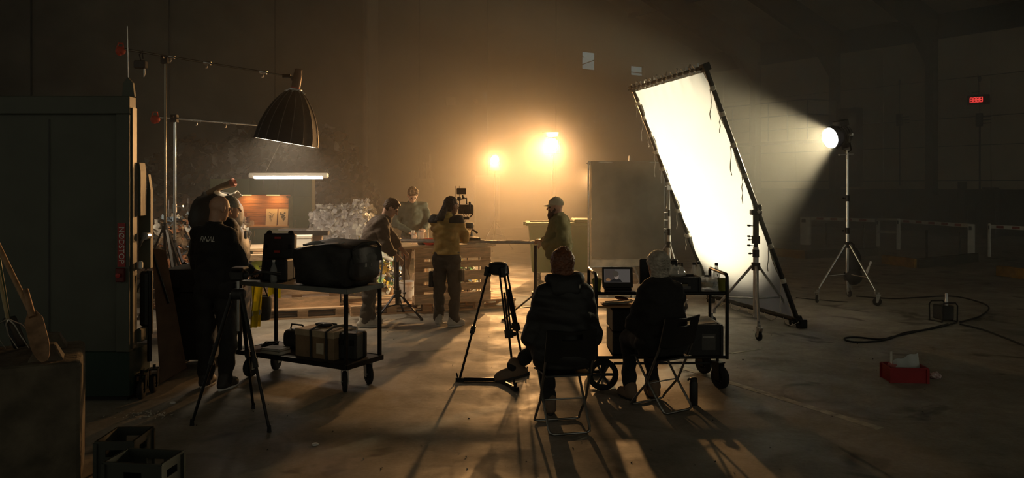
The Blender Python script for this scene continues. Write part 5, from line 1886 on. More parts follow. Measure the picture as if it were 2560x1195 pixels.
def flat(name, pts, col, lift):
    MB().prism(pts, 0.0006, tilt @ Matrix.Rotation(R(90), 3, 'X'), sc0 + tilt @ Vector((0, -lift, 0)), 0).build(name, emitter(name, col, 1.0, False), scr)


def oval(cx, cy, rx, ry, n=18):
    return [(cx + rx * math.cos(2 * PI * k / n), cy + ry * math.sin(2 * PI * k / n)) for k in range(n)]


flat('picture_wall', [(-0.12, -0.06), (-0.02, -0.06), (-0.02, 0.06), (-0.12, 0.06)], (0.035, 0.027, 0.022), 0.0004)
flat('picture_body', [(-0.07, -0.06), (0.05, -0.06), (0.03, -0.035), (0.0, -0.02), (-0.03, -0.03), (-0.06, -0.045)], (0.010, 0.009, 0.008), 0.001)
flat('picture_face', oval(-0.006, -0.004, 0.022, 0.032), (0.13, 0.10, 0.08), 0.0016)
flat('picture_hair', oval(-0.014, 0.018, 0.030, 0.028), (0.035, 0.028, 0.020), 0.0022)
flat('picture_hand', oval(-0.085, -0.038, 0.022, 0.014), (0.14, 0.07, 0.03), 0.0022)
m2 = thing('second_monitor', 'dark upright monitor hidden behind the grey-haired head', 'monitor', CP(1632, 7.80, ZS), R(3))
MB().box((0, 0, 0.15), (0.26, 0.03, 0.25)).build('bezel', M_black, m2, bevel=0.008)
MB().box((0, 0.02, 0.015), (0.2, 0.14, 0.03)).build('stand_foot', M_black, m2, bevel=0.004)
MB().box((0, -0.016, 0.155), (0.235, 0.003, 0.21)).build('screen', mat('dead_screen', (0.01, 0.01, 0.01), 0.15), m2)


def cup(label, loc, m, h=0.115, r0=0.034, r1=0.045):
    t = thing('paper_cup', label, 'cup', loc, 0, 'green cups on the cart')
    MB().lathe([(r0, 0), (r1, h), (r1 + 0.003, h), (r1 + 0.003, h - 0.005), (r1 - 0.004, h), (r0 - 0.003, 0.006), (0.0001, 0.006)], (0, 0, 0), None, 20).build('cup_wall', m, t, smooth=True)
    MB().lathe([(r1 + 0.0035, h - 0.012), (r1 + 0.0045, h - 0.004)], (0, 0, 0), None, 20, caps=False).build('rim', m, t)
    return t


M_cup = mat('green_cup', (0.28, 0.27, 0.03), 0.5, var=0.08)
cup('green paper cup beside the small monitor', CP(1492, 7.50, ZS), M_cup)
cu2 = cup('green paper cup with a spoon at the outer end of the cart', CP(1806, 7.56, ZS), M_cup, 0.11)
MB().bar((-0.01, 0, 0.05), (-0.05, 0.0, 0.15), 0.012, 0.004).build('spoon', M_black, cu2)
jg = thing('thermos_jug', 'tall black thermos jug behind the plastic bag on the cart', 'jug', CP(1680, 7.88, ZS))
MB().lathe([(0.055, 0), (0.06, 0.02), (0.058, 0.20), (0.05, 0.235), (0.056, 0.25), (0.05, 0.255), (0.0001, 0.25)], (0, 0, 0), None, 22).build('jug_body', M_black, jg, smooth=True)
MB().tube([(0.055, 0, 0.22), (0.10, 0, 0.225), (0.105, 0, 0.1), (0.06, 0, 0.05)], 0.009, 8).build('handle', M_black, jg, smooth=True)
MB().lathe([(0.045, 0.25), (0.058, 0.257), (0.05, 0.262)], (-0.004, 0, 0), None, 20, caps=False).build('steel_rim', M_chrome, jg, smooth=True)
pbg = thing('plastic_bag', 'crumpled clear plastic bag on the black snack crate', 'bag', CP(1690, 7.60, ZS + 0.125))
b_ = bagmesh(8, 0.085, 0.055, 0.05, 24)
rq_ = random.Random(88)
b_.v = [(x * rq_.uniform(0.82, 1.15), y * rq_.uniform(0.82, 1.15), z * rq_.uniform(0.85, 1.2)) for x, y, z in b_.v]
b_.build('bag_film', glassy('bag_film', (0.85, 0.86, 0.82), 0.12, 0.3), pbg, smooth=True)
b_ = bagmesh(12, 0.04, 0.04, 0.055, 16)
b_.v = [(v[0] - 0.06, v[1] + 0.03, v[2] + 0.02) for v in b_.v]
b_.build('bag_top', glassy('bag_film', (0.85, 0.86, 0.82), 0.12, 0.42), pbg, smooth=True)
bxk = open_crate('snack_crate', 'black snack crate with pale handle slot on top of the cart', CP(1698, 7.58, ZS), R(1), (0.33, 0.24, 0.135), M_black, slot=True)
lb_ = MB().box((0.03, -0.124, 0.035), (0.10, 0.003, 0.028)).build('label', mat('grey_label', (0.10, 0.095, 0.09), 0.6), bxk)
MB().box((0.02, 0.0, 0.03), (0.25, 0.19, 0.03)).build('paper_liner', M_paper, bxk, bevel=0.02)
for k, (px, z, lab) in enumerate(((1735, 7.92, 'clear water bottle with a dark cap nearest the snack crate'), (1746, 7.98, 'clear water bottle with a dark cap just behind its neighbour'), (1791, 7.86, 'clear water bottle with a dark cap behind the glass bowl'))):
    t = thing('water_bottle', lab, 'bottle', CP(px, z, ZS), 0, 'water bottles on the cart')
    MB().lathe([(0.03, 0), (0.034, 0.01), (0.034, 0.12), (0.03, 0.15), (0.014, 0.185), (0.014, 0.205)], (0, 0, 0), None, 18).build('bottle_wall', glassy('bottle_pet', (0.92, 0.92, 0.86), 0.08, 0.5), t, smooth=True)
    MB().lathe([(0.017, 0.203), (0.017, 0.228)], (0, 0, 0), None, 14).build('cap', M_black, t, smooth=True)
gb = thing('glass_bowl', 'clear glass bowl of noodles with a lid on the cart', 'bowl', CP(1766, 7.58, ZS))
MB().lathe([(0.06, 0), (0.085, 0.01), (0.10, 0.06), (0.105, 0.10), (0.098, 0.10), (0.09, 0.05), (0.075, 0.016), (0.0001, 0.012)], (0, 0, 0), None, 26).build('glass_wall', glassy('bowl_glass', (0.9, 0.92, 0.88), 0.04, 0.25), gb, smooth=True)
MB().lathe([(0.11, 0.102), (0.112, 0.115), (0.06, 0.125), (0.0001, 0.128)], (0, 0, 0), None, 26).build('lid', glassy('bowl_glass', (0.9, 0.92, 0.88), 0.04, 0.25), gb, smooth=True)
MB().box((0, -0.02, 0.135), (0.05, 0.02, 0.016)).build('lid_clip', M_black, gb, bevel=0.004)
mb = MB()
r_ = random.Random(2)
for k in range(40):
    a, rr = r_.uniform(0, 6.28), r_.uniform(0, 0.06)
    mb.tube([(rr * math.cos(a + j * 0.7) * (1 + 0.2 * j), rr * math.sin(a + j * 0.7), 0.03 + r_.uniform(0, 0.035)) for j in range(4)], 0.007, 5)
o = mb.build('noodles', mat('noodles', (0.70, 0.45, 0.10), 0.6), gb, smooth=True)
o['kind'] = 'stuff'
sj = thing('small_jar', 'small clear jar between the glass bowl and the green cup', 'jar', CP(1789, 7.50, ZS))
MB().lathe([(0.022, 0), (0.026, 0.01), (0.026, 0.06), (0.02, 0.07)], (0, 0, 0), None, 16).build('jar_wall', glassy('bowl_glass', (0.9, 0.92, 0.88), 0.04, 0.25), sj, smooth=True)
MB().lathe([(0.024, 0.07), (0.024, 0.085)], (0, 0, 0), None, 16).build('lid', M_alu, sj)
# papers and a mouse on the pull-out board
pp = thing('paper_sheets', 'loose white papers on the pine board of the cart', 'paper', CP(1540, 7.62, ZM_), R(8))
for k in range(3):
    MB().sheet(lambda u, v, k=k: ((u - 0.5) * 0.27 + 0.02 * k, (v - 0.5) * 0.17 - 0.01 * k, 0.012 + 0.006 * k + 0.012 * u * u + 0.01 * math.sin(v * 4 + k)), 8, 6, thick=0.002).build('sheet', M_paper, pp, smooth=True)
mo_ = tag(MB().ell((0, 0, 0.02), (0.07, 0.028, 0.02), 16).build('eyeglass_case', mat('brown_leather', (0.10, 0.05, 0.035), 0.5), smooth=True), 'dark brown oblong case lying on the papers of the cart', 'case')
mo_.location = CP(1553, 7.78, ZM_ + 0.012)
mo_.rotation_euler = (0, R(8), R(-20))
# drawers and bins in the lower bay
for k in range(2):
    t = thing('drawer_bin', ('lower' if k == 0 else 'upper') + ' dark plastic drawer bin stacked in the lower bay of the cart', 'bin', CT + Vector((0.16, 0.06, ZB_ + 0.215 * k)), R(1))
    MB().bx((0, 0, 0.002), (0.40, 0.42, 0.205)).build('bin_body', M_black, t, bevel=0.008)
    MB().bx((0.01, -0.012, 0.01), (0.39, 0.0, 0.195)).build('drawer_front', M_black, t, bevel=0.004)
    MB().bx((0.15, -0.03, 0.14), (0.25, -0.012, 0.16)).build('handle', M_blackmetal, t, bevel=0.003)
pbn = open_crate('paper_crate', 'open black crate of papers at the wheel end of the lower shelf', CT + Vector((1.00, 0.24, ZB_)), R(2), (0.34, 0.40, 0.285), M_black, slot=False, rim=0.02)
for k in range(4):
    MB().sheet(lambda u, v, k=k: ((u - 0.5) * 0.28, (v - 0.5) * 0.30, 0.235 + 0.012 * k + 0.03 * u * (k % 2) + 0.01 * math.sin(v * 5 + k)), 6, 6, thick=0.004).build('sheet', M_paper, pbn, smooth=True)
MB().bx((-0.02, -0.206, 0.05), (0.11, -0.2, 0.20)).build('label_holder', mat('grey_label2', (0.07, 0.065, 0.06), 0.4), pbn)
MB().bx((-0.01, -0.209, 0.165), (0.10, -0.205, 0.18)).build('label_strip', mat('label_pale', (0.3, 0.28, 0.25), 0.5), pbn)
# flask on the floor
fk_ = thing('water_flask', 'black drinking flask with a spout standing on the floor by the chair', 'flask', G(1734, 1012))
MB().lathe([(0.033, 0), (0.036, 0.008), (0.036, 0.185), (0.028, 0.205)], (0, 0, 0), None, 20).build('flask_body', M_black, fk_, smooth=True)
MB().lathe([(0.03, 0.205), (0.03, 0.232), (0.018, 0.238)], (0, 0, 0), None, 18).build('cap', M_black, fk_, smooth=True)
MB().tube([(-0.02, 0, 0.222), (-0.045, 0, 0.222), (-0.047, 0, 0.21)], 0.009, 8).build('spout', M_black, fk_, smooth=True)


# ------------------------------------------------------------------ camera tripods
def foot_at(t, p, m=M_rubber, r=0.018):
    MB().cyl((p.x, p.y, 0), (p.x, p.y, 0.03), r * 1.2, r * 0.8, n=10).build('rubber_foot', m, t)


# tripod in front of the bald man
f3 = [G(480, 1064), G(633, 1022), G(673, 1080)]
tcn = Vector((-2.21, 6.46, 0))
tp = thing('photo_tripod', 'slim black photo tripod in front of the bald man', 'tripod', tcn)
apex = Vector((0, 0, 1.02))
for k, f in enumerate(f3):
    f = f - tcn
    d = f.normalized() * 0.05
    a = apex + d
    m_ = a + (f - a) * 0.52
    lg = MB().tube([a, m_], [0.017, 0.017], 10).build('leg', M_blackmetal, tp, smooth=True)
    MB().tube([m_ - (f - a) * 0.06, f + Vector((0, 0, 0.02))], [0.013, 0.012], 10).build('lower_leg', M_blackmetal, lg, smooth=True)
    MB().cyl(m_ - (f - a) * 0.04, m_ + (f - a) * 0.02, 0.022, n=10).build('leg_lock', M_black, lg, smooth=True)
    MB().cyl((f.x, f.y, 0), (f.x, f.y, 0.05), 0.018, 0.014, n=10).build('rubber_foot', M_rubber, lg)
MB().lathe([(0.05, 0.98), (0.06, 1.0), (0.06, 1.04), (0.04, 1.06)], (0, 0, 0), None, 18).build('shoulder', M_black, tp, smooth=True)
MB().cyl((0, 0, 0.72), (0, 0, 1.14), 0.014).build('centre_column', M_steel, tp, smooth=True)
mb = MB()
mb.box((0, 0, 1.17), (0.10, 0.12, 0.08))
mb.cyl((-0.07, 0, 1.17), (0.08, 0, 1.17), 0.035, n=14)
mb.box((0.01, 0, 1.225), (0.11, 0.15, 0.025))
mb.build('fluid_head', M_black, tp, bevel=0.012)
MB().tube([(0.05, -0.03, 1.16), (0.18, 0.06, 1.19), (0.30, 0.14, 1.16)], [0.009, 0.009, 0.016], 8).build('pan_handle', M_black, tp, smooth=True)
# video tripod with ground spreader
vf = [G(1150, 953), G(1287, 976), Vector((0.13, 7.98, 0))]
vc = (vf[0] + vf[1] + vf[2]) / 3 + Vector((-0.02, 0.02, 0))
vt = thing('video_tripod', 'heavy black video tripod with a ground spreader and no camera', 'tripod', vc)
MB().lathe([(0.05, 1.03), (0.085, 1.05), (0.09, 1.135), (0.075, 1.15), (0.06, 1.148), (0.055, 1.12), (0.0001, 1.08)], (0, 0, 0), None, 24).build('bowl', M_black, vt, smooth=True)
for f in vf:
    f = f - vc
    d = f.normalized()
    sdir = Vector((-d.y, d.x, 0))
    a = d * 0.085 + Vector((0, 0, 1.09))
    ft = f + Vector((0, 0, 0.03))
    m_ = a + (ft - a) * 0.56
    lg = MB().bar(a + Vector((0, 0, 0.02)), a + (m_ - a) * 0.12, 0.05, 0.07).build('leg', M_black, vt, bevel=0.006)
    for s_ in (-1, 1):
        MB().cyl(a + sdir * s_ * 0.028, m_ + sdir * s_ * 0.022, 0.0095, n=8).build('leg_tube', M_blackmetal, lg, smooth=True)
    mb = MB()
    mb.bar(m_ - (ft - a) * 0.04, m_ + (ft - a) * 0.03, 0.07, 0.045)
    knob(mb, m_, sdir, 0.075, 0.02)
    mb.build('leg_clamp', M_black, lg, bevel=0.005)
    MB().cyl(a + (ft - a) * 0.2, ft, 0.0115, n=8).build('lower_leg', M_blackmetal, lg, smooth=True)
    mb = MB()
    mb.box(f + Vector((0, 0, 0.018)), (0.05, 0.08, 0.036), math.atan2(-d.x, d.y))
    mb.tube([f + d * 0.02 + Vector((0, 0, 0.03)), f + d * 0.035 + Vector((0, 0, 0.08))], 0.008, 6)
    mb.build('foot_clip', M_rubber, lg)
    MB().bar(d * 0.02 + Vector((0, 0, 0.02)), f + Vector((0, 0, 0.02)), 0.016, 0.035).build('spreader_arm', M_blackmetal, vt)
MB().cyl((0, 0, 0.005), (0, 0, 0.035), 0.04, n=16).build('spreader_hub', M_black, vt)

# ------------------------------------------------------------------ slider with film camera
SA, SB = P(992, 602, 11.35), P(1364, 607, 11.15)
hA = SA.z
sl = thing('camera_slider', 'long silver pipe slider spanning two black stands', 'slider', (SA.x, SA.y, SA.z))
d_ = SB - SA
nrm_ = Vector((-d_.y, d_.x, 0)).normalized()
MB().cyl(Vector((-0.05, 0, 0)), d_, 0.022, n=14).build('rail_tube', M_alu, sl, smooth=True)
MB().cyl(Vector((-0.05, 0, 0)) + nrm_ * 0.13, d_ + nrm_ * 0.13, 0.022, n=14).build('rail_tube', M_alu, sl, smooth=True)
for k in (0.0, 0.985):
    MB().box(d_ * k + nrm_ * 0.065, (0.06, 0.22, 0.06), math.atan2(d_.y, d_.x)).build('end_block', M_blackmetal, sl, bevel=0.008)
mb = MB()
for s_ in (-1, 1):
    knob(mb, Vector((-0.02, -0.03, 0.03 * s_)), (-0.6, -1, 0.8 * s_), 0.12, 0.022)
mb.cyl((-0.05, -0.05, -0.12), (-0.05, -0.05, 0.10), 0.016)
mb.build('end_clamp', M_steel, sl)
ss1 = tripod_stand('slider_stand', 'black stand under the slider end where the bending man works', 'stand', (SA.x, SA.y + 0.06, 0), hA - 0.035, 0.34, 0.42, (-0.5, 1.5, 4.05), rc=0.024, leg_r=0.013)
mb = MB()
for z in (0.62, 0.84, 0.98):
    mb.cyl((0, 0, z - 0.03), (0, 0, z + 0.03), 0.034, n=12)
    knob(mb, (0.02, -0.02, z), (0.6, -1, 0), 0.08, 0.018)
mb.build('locking_collar', M_black, ss1, smooth=True)
ss2 = tripod_stand('slider_stand', 'black stand under the slider end beside the man in the cap', 'stand', (SB.x - 0.14, SB.y + 0.06, 0), SB.z - 0.035, 0.34, 0.46, (1.2, 3.3, 4.5), rc=0.024, leg_r=0.013)
# camera
cx_ = P(1166, 560, 11.33)
fcx = thing('film_camera', 'black cinema camera with top monitor riding the slider', 'camera', (cx_.x, cx_.y + 0.03, SA.z + 0.022), R(6))
S_ = 11.33 / FOC


def cz(py):
    return EYE - (py - HOR) * 11.33 / FOC - SA.z - 0.022


def cxx(px):
    return (px - 1166) * S_


MB().box((cxx(1178), 0.02, cz(597)), (0.20, 0.20, 0.04)).build('slider_carriage', M_black, fcx, bevel=0.01)
MB().box((cxx(1195), -0.02, cz(598)), (0.06, 0.10, 0.05)).build('carriage_brake', M_blackmetal, fcx, bevel=0.012)
MB().lathe([(0.07, 0), (0.06, 0.03), (0.05, 0.10), (0.065, 0.12), (0.075, 0.17), (0.06, 0.2)], (cxx(1172), 0.03, cz(592)), None, 18).build('fluid_head', M_black, fcx, smooth=True)
MB().tube([(cxx(1172), -0.02, cz(570)), (cxx(1184), -0.07, cz(576)), (cxx(1192), -0.10, cz(582))], [0.009, 0.012, 0.015], 8).build('pan_handle', M_black, fcx, smooth=True)
MB().box((cxx(1165), 0.02, cz(523)), (0.20, 0.26, 0.13)).build('camera_body', M_black, fcx, bevel=0.015)
MB().box((cxx(1158), 0.0, cz(545)), (0.16, 0.22, 0.04)).build('base_plate', M_blackmetal, fcx, bevel=0.006)
MB().lathe([(0.045, 0), (0.05, 0.05), (0.055, 0.12), (0.06, 0.18), (0.05, 0.185)], (cxx(1162), 0.15, cz(522)), Matrix.Rotation(R(-90), 3, 'X'), 20).build('lens', M_black, fcx, smooth=True)
MB().box((cxx(1162), 0.35, cz(522)), (0.15, 0.06, 0.12)).build('matte_box', M_black, fcx, bevel=0.006)
MB().box((cxx(1173), -0.10, cz(518)), (0.03, 0.04, 0.16)).build('side_grip', M_black, fcx, bevel=0.01)
MB().tube([(cxx(1174), -0.1, cz(508)), (cxx(1180), -0.1, cz(520)), (cxx(1180), -0.1, cz(536)), (cxx(1173), -0.1, cz(543))], 0.010, 8).build('grip_handle', M_black, fcx, smooth=True)
MB().box((cxx(1152), -0.09, cz(525)), (0.09, 0.06, 0.10)).build('battery', M_black, fcx, bevel=0.01)
MB().tube([(cxx(1150), 0.08, cz(512)), (cxx(1150), 0.08, cz(498)), (cxx(1166), 0.02, cz(496)), (cxx(1166), -0.05, cz(510))], 0.012, 8).build('top_handle', M_black, fcx, smooth=True)
mb = MB()
mb.tube([(cxx(1158), 0.0, cz(497)), (cxx(1156), -0.03, cz(488))], 0.012, 8)
mb.ell((cxx(1158), -0.01, cz(494)), 0.02, 10)
mb.build('monitor_arm', M_blackmetal, fcx, smooth=True)
tm = MB().box((cxx(1153), -0.03, cz(478)), (0.135, 0.03, 0.085), Euler((R(12), 0, R(-8)))).build('top_monitor', M_black, fcx, bevel=0.006)
MB().box((cxx(1153), -0.047, cz(478)), (0.11, 0.003, 0.062), Euler((R(12), 0, R(-8)))).build('screen', mat('grey_screen', (0.05, 0.05, 0.05), 0.2), tm)
for x in (1139, 1148):
    MB().cyl((cxx(x), 0.0, cz(500)), (cxx(x), 0.0, cz(465)), 0.003, n=6).build('antenna', M_black, fcx)
mb = MB()
r_ = random.Random(5)
for k in range(6):
    x = cxx(1146 + 4 * k)
    mb.tube([(x, -0.10, cz(520 + r_.uniform(-8, 8))), (x + 0.02, -0.15, cz(535)), (x - 0.03, -0.12, cz(555)), (cxx(1160), -0.04, cz(548))], 0.004, 5)
o = mb.build('camera_cables', M_rubber, fcx)
o['kind'] = 'stuff'
MB().box((cxx(1147), -0.04, cz(497)), (0.05, 0.05, 0.06)).build('video_transmitter', M_black, fcx, bevel=0.008)

# ------------------------------------------------------------------ green waste container
gbz = 15.4
gl = P(1318, 705, gbz)
bn = thing('waste_container', 'large green wheeled waste container behind the man in the cap', 'waste container', (gl.x + 0.65, gbz + 0.45, 0))
M_bin = mat('bin_green', (0.065, 0.135, 0.022), 0.8, var=0.12, scale=4)
hb_ = 1.14
mb = MB()
mb.box((0, 0, 0.2 + (hb_ - 0.2) / 2), (1.10, 0.80, hb_ - 0.2), top=(1.12, 1.12))
mb.build('tub', M_bin, bn, bevel=0.03, seg=2)
for (lo, hi) in (((-0.68, -0.5, hb_ - 0.03), (0.68, -0.42, hb_ + 0.03)), ((-0.68, 0.42, hb_ - 0.03), (0.68, 0.5, hb_ + 0.03)), ((-0.68, -0.42, hb_ - 0.03), (-0.58, 0.42, hb_ + 0.03)), ((0.58, -0.42, hb_ - 0.03), (0.68, 0.42, hb_ + 0.03))):
    MB().bx(lo, hi).build('rim', M_bin, bn, bevel=0.015)
MB().bx((0.25, -0.45, hb_ + 0.03), (0.66, 0.4, hb_ + 0.09)).build('lid', M_bin, bn, bevel=0.02)
for sx_ in (-1, 1):
    MB().cyl((sx_ * 0.62, -0.1, hb_ + 0.0), (sx_ * 0.72, -0.1, hb_ + 0.0), 0.035).build('lifting_pin', M_bin, bn, smooth=True)
    for sy_ in (-1, 1):
        caster(bn, (sx_ * 0.42, sy_ * 0.3, 0), 0.085, 0.3, 0.045, top=0.2)
# ------------------------------------------------------------------ people: smooth blended surfaces
class Field:
    """signed distance field on a grid; shapes are blended in, then skinned to one closed surface"""

    def __init__(s, lo, hi, h):
        s.lo, s.h = np.array(lo, np.float32), h
        s.n = [int(math.ceil((b - a) / h)) + 1 for a, b in zip(lo, hi)]
        s.ax = [s.lo[i] + h * np.arange(s.n[i], dtype=np.float32) for i in range(3)]
        s.F = np.full(s.n, 0.3, np.float32)

    def block(s, lo, hi):
        sl = []
        for i in range(3):
            a = max(0, int(math.floor((lo[i] - s.lo[i]) / s.h)))
            b = min(s.n[i], int(math.ceil((hi[i] - s.lo[i]) / s.h)) + 1)
            if b <= a:
                return None
            sl.append(slice(a, b))
        X, Y, Z = np.meshgrid(s.ax[0][sl[0]], s.ax[1][sl[1]], s.ax[2][sl[2]], indexing='ij')
        return tuple(sl), X, Y, Z

    def put(s, sl, d, k, sub):
        A = s.F[sl]
        if sub:
            d = -d
            h = np.clip(0.5 - 0.5 * (d - A) / k, 0, 1)
            s.F[sl] = d + (A - d) * h + k * h * (1 - h)
        else:
            h = np.clip(0.5 + 0.5 * (d - A) / k, 0, 1)
            s.F[sl] = d + (A - d) * h - k * h * (1 - h)

    def cone(s, a, b, ra, rb=None, k=0.03, sub=False):
        a, b = Vector(a), Vector(b)
        rb = ra if rb is None else rb
        m = max(ra, rb) + k + 3 * s.h
        q = s.block([min(a[i], b[i]) - m for i in range(3)], [max(a[i], b[i]) + m for i in range(3)])
        if q is None:
            return s
        sl, X, Y, Z = q
        ba = b - a
        L2 = max(1e-9, ba.length_squared)
        t = np.clip(((X - a.x) * ba.x + (Y - a.y) * ba.y + (Z - a.z) * ba.z) / L2, 0, 1)
        d = np.sqrt((X - a.x - t * ba.x) ** 2 + (Y - a.y - t * ba.y) ** 2 + (Z - a.z - t * ba.z) ** 2) - (ra + (rb - ra) * t)
        s.put(sl, d, k, sub)
        return s

    def ell(s, c, r, M=None, k=0.03, sub=False):
        c = Vector(c)
        m = max(r) + k + 3 * s.h
        q = s.block([c[i] - m for i in range(3)], [c[i] + m for i in range(3)])
        if q is None:
            return s
        sl, X, Y, Z = q
        X, Y, Z = X - c.x, Y - c.y, Z - c.z
        if M is not None:
            T = M.transposed()
            X, Y, Z = (T[0][0] * X + T[0][1] * Y + T[0][2] * Z, T[1][0] * X + T[1][1] * Y + T[1][2] * Z, T[2][0] * X + T[2][1] * Y + T[2][2] * Z)
        k0 = np.sqrt((X / r[0]) ** 2 + (Y / r[1]) ** 2 + (Z / r[2]) ** 2)
        k1 = np.sqrt((X / r[0] ** 2) ** 2 + (Y / r[1] ** 2) ** 2 + (Z / r[2] ** 2) ** 2) + 1e-6
        s.put(sl, k0 * (k0 - 1) / k1, k, sub)
        return s

    def plane(s, p, n, k=0.01):
        """keep the side away from n"""
        p, n = Vector(p), Vector(n).normalized()
        X, Y, Z = np.meshgrid(*s.ax, indexing='ij', sparse=True)
        d = (X - p.x) * n.x + (Y - p.y) * n.y + (Z - p.z) * n.z
        h = np.clip(0.5 - 0.5 * (d - s.F) / k, 0, 1)
        s.F = d + (s.F - d) * h + k * h * (1 - h)
        return s

    def wrinkle(s, amp, freq, seed, zs=1.0, n=7, quilt=None, fold=False):
        r_ = random.Random(seed)
        X, Y, Z = np.meshgrid(*s.ax, indexing='ij', sparse=True)
        w_ = 0
        for i in range(n):
            d = Vector((r_.uniform(-1, 1), r_.uniform(-1, 1), r_.uniform(-1, 1) * zs)).normalized() * freq * r_.uniform(0.5, 1.8)
            d2 = Vector((r_.uniform(-1, 1), r_.uniform(-1, 1), r_.uniform(-1, 1))) * freq * 0.4
            sn = np.sin(d.x * X + d.y * Y + d.z * Z + 1.6 * np.sin(d2.x * X + d2.y * Y + d2.z * Z) + r_.uniform(0, 6))
            w_ = w_ + (1.27 - 2 * np.abs(sn) if fold else sn)
        s.F = s.F + (amp / math.sqrt(n)) * w_
        if quilt:
            s.F = s.F - quilt[0] * np.abs(np.sin(Z * quilt[1] + 0.4 * np.sin(X * 5))) + quilt[0] * 0.6
        return s

    def mesh(s):
        F, h = s.F, s.h
        I = F < 0
        nx, ny, nz = F.shape
        c = np.zeros((nx - 1, ny - 1, nz - 1), np.uint8)
        for dx in (0, 1):
            for dy in (0, 1):
                for dz in (0, 1):
                    c += I[dx:nx - 1 + dx, dy:ny - 1 + dy, dz:nz - 1 + dz]
        act = (c > 0) & (c < 8)
        ids = np.argwhere(act)
        index = np.full(act.shape, -1, np.int64)
        index[act] = np.arange(len(ids))
        i, j, k = ids.T
        acc = np.zeros((len(ids), 3))
        cnt = np.zeros(len(ids))
        corners = [(0, 0, 0), (1, 0, 0), (0, 1, 0), (1, 1, 0), (0, 0, 1), (1, 0, 1), (0, 1, 1), (1, 1, 1)]
        edges = [(0, 1), (2, 3), (4, 5), (6, 7), (0, 2), (1, 3), (4, 6), (5, 7), (0, 4), (1, 5), (2, 6), (3, 7)]
        val = [F[i + a, j + b, k + e] for a, b, e in corners]
        for p, q in edges:
            m = (val[p] < 0) != (val[q] < 0)
            t = np.where(m, val[p] / np.where(m, val[p] - val[q], 1), 0)
            P0, P1 = np.array(corners[p], float), np.array(corners[q], float)
            acc += m[:, None] * (P0 + t[:, None] * (P1 - P0))
            cnt += m
        V_ = s.lo + h * (ids + acc / cnt[:, None])
        quads = []
        for ax, (u, v) in ((0, (1, 2)), (1, (2, 0)), (2, (0, 1))):
            a = [slice(None)] * 3
            b = [slice(None)] * 3
            a[ax], b[ax] = slice(0, -1), slice(1, None)
            ch = I[tuple(a)] != I[tuple(b)]
            e = np.argwhere(ch)
            e = e[(e[:, u] > 0) & (e[:, v] > 0) & (e[:, u] < F.shape[u] - 1) & (e[:, v] < F.shape[v] - 1)]
            ins = I[tuple(e.T)]
            q = []
            for du, dv in ((-1, -1), (0, -1), (0, 0), (-1, 0)):
                o = e.copy()
                o[:, u] += du
                o[:, v] += dv
                q.append(index[tuple(o.T)])
            q = np.stack(q, 1)
            q[~ins] = q[~ins][:, ::-1]
            quads.append(q)
        return V_, np.concatenate(quads)

    def build(s, name, material, parent):
        V_, Q = s.mesh()
        me = bpy.data.meshes.new(name)
        me.vertices.add(len(V_))
        me.vertices.foreach_set('co', V_.astype(np.float32).ravel())
        me.loops.add(Q.size)
        me.loops.foreach_set('vertex_index', Q.ravel().astype(np.int32))
        me.polygons.add(len(Q))
        me.polygons.foreach_set('loop_start', np.arange(0, Q.size, 4, dtype=np.int32))
        me.update(calc_edges=True)
        me.validate()
        me.materials.append(material)
        me.shade_smooth()
        o = bpy.data.objects.new(name, me)
        C.objects.link(o)
        o.parent = parent
        return o


M_skin = mat('skin', (0.56, 0.32, 0.21), 0.5, var=0.1, scale=14)
M_eye = mat('eye', (0.05, 0.035, 0.03), 0.2)

STAND = dict(hip=(0, 0, 0.95), waist=(0, 0.01, 1.08), chest=(0, -0.005, 1.29), neck=(0, -0.015, 1.47), head=(0, 0.02, 1.635),
             hl=(-0.09, 0, 0.92), hr=(0.09, 0, 0.92), kl=(-0.105, 0.02, 0.50), kr=(0.105, 0.02, 0.50), al=(-0.11, -0.02, 0.085), ar=(0.11, -0.02, 0.085),
             sl=(-0.185, -0.015, 1.43), sr=(0.185, -0.015, 1.43), el=(-0.25, -0.01, 1.14), er=(0.25, -0.01, 1.14), wl=(-0.25, 0.1, 0.90), wr=(0.25, 0.1, 0.90))


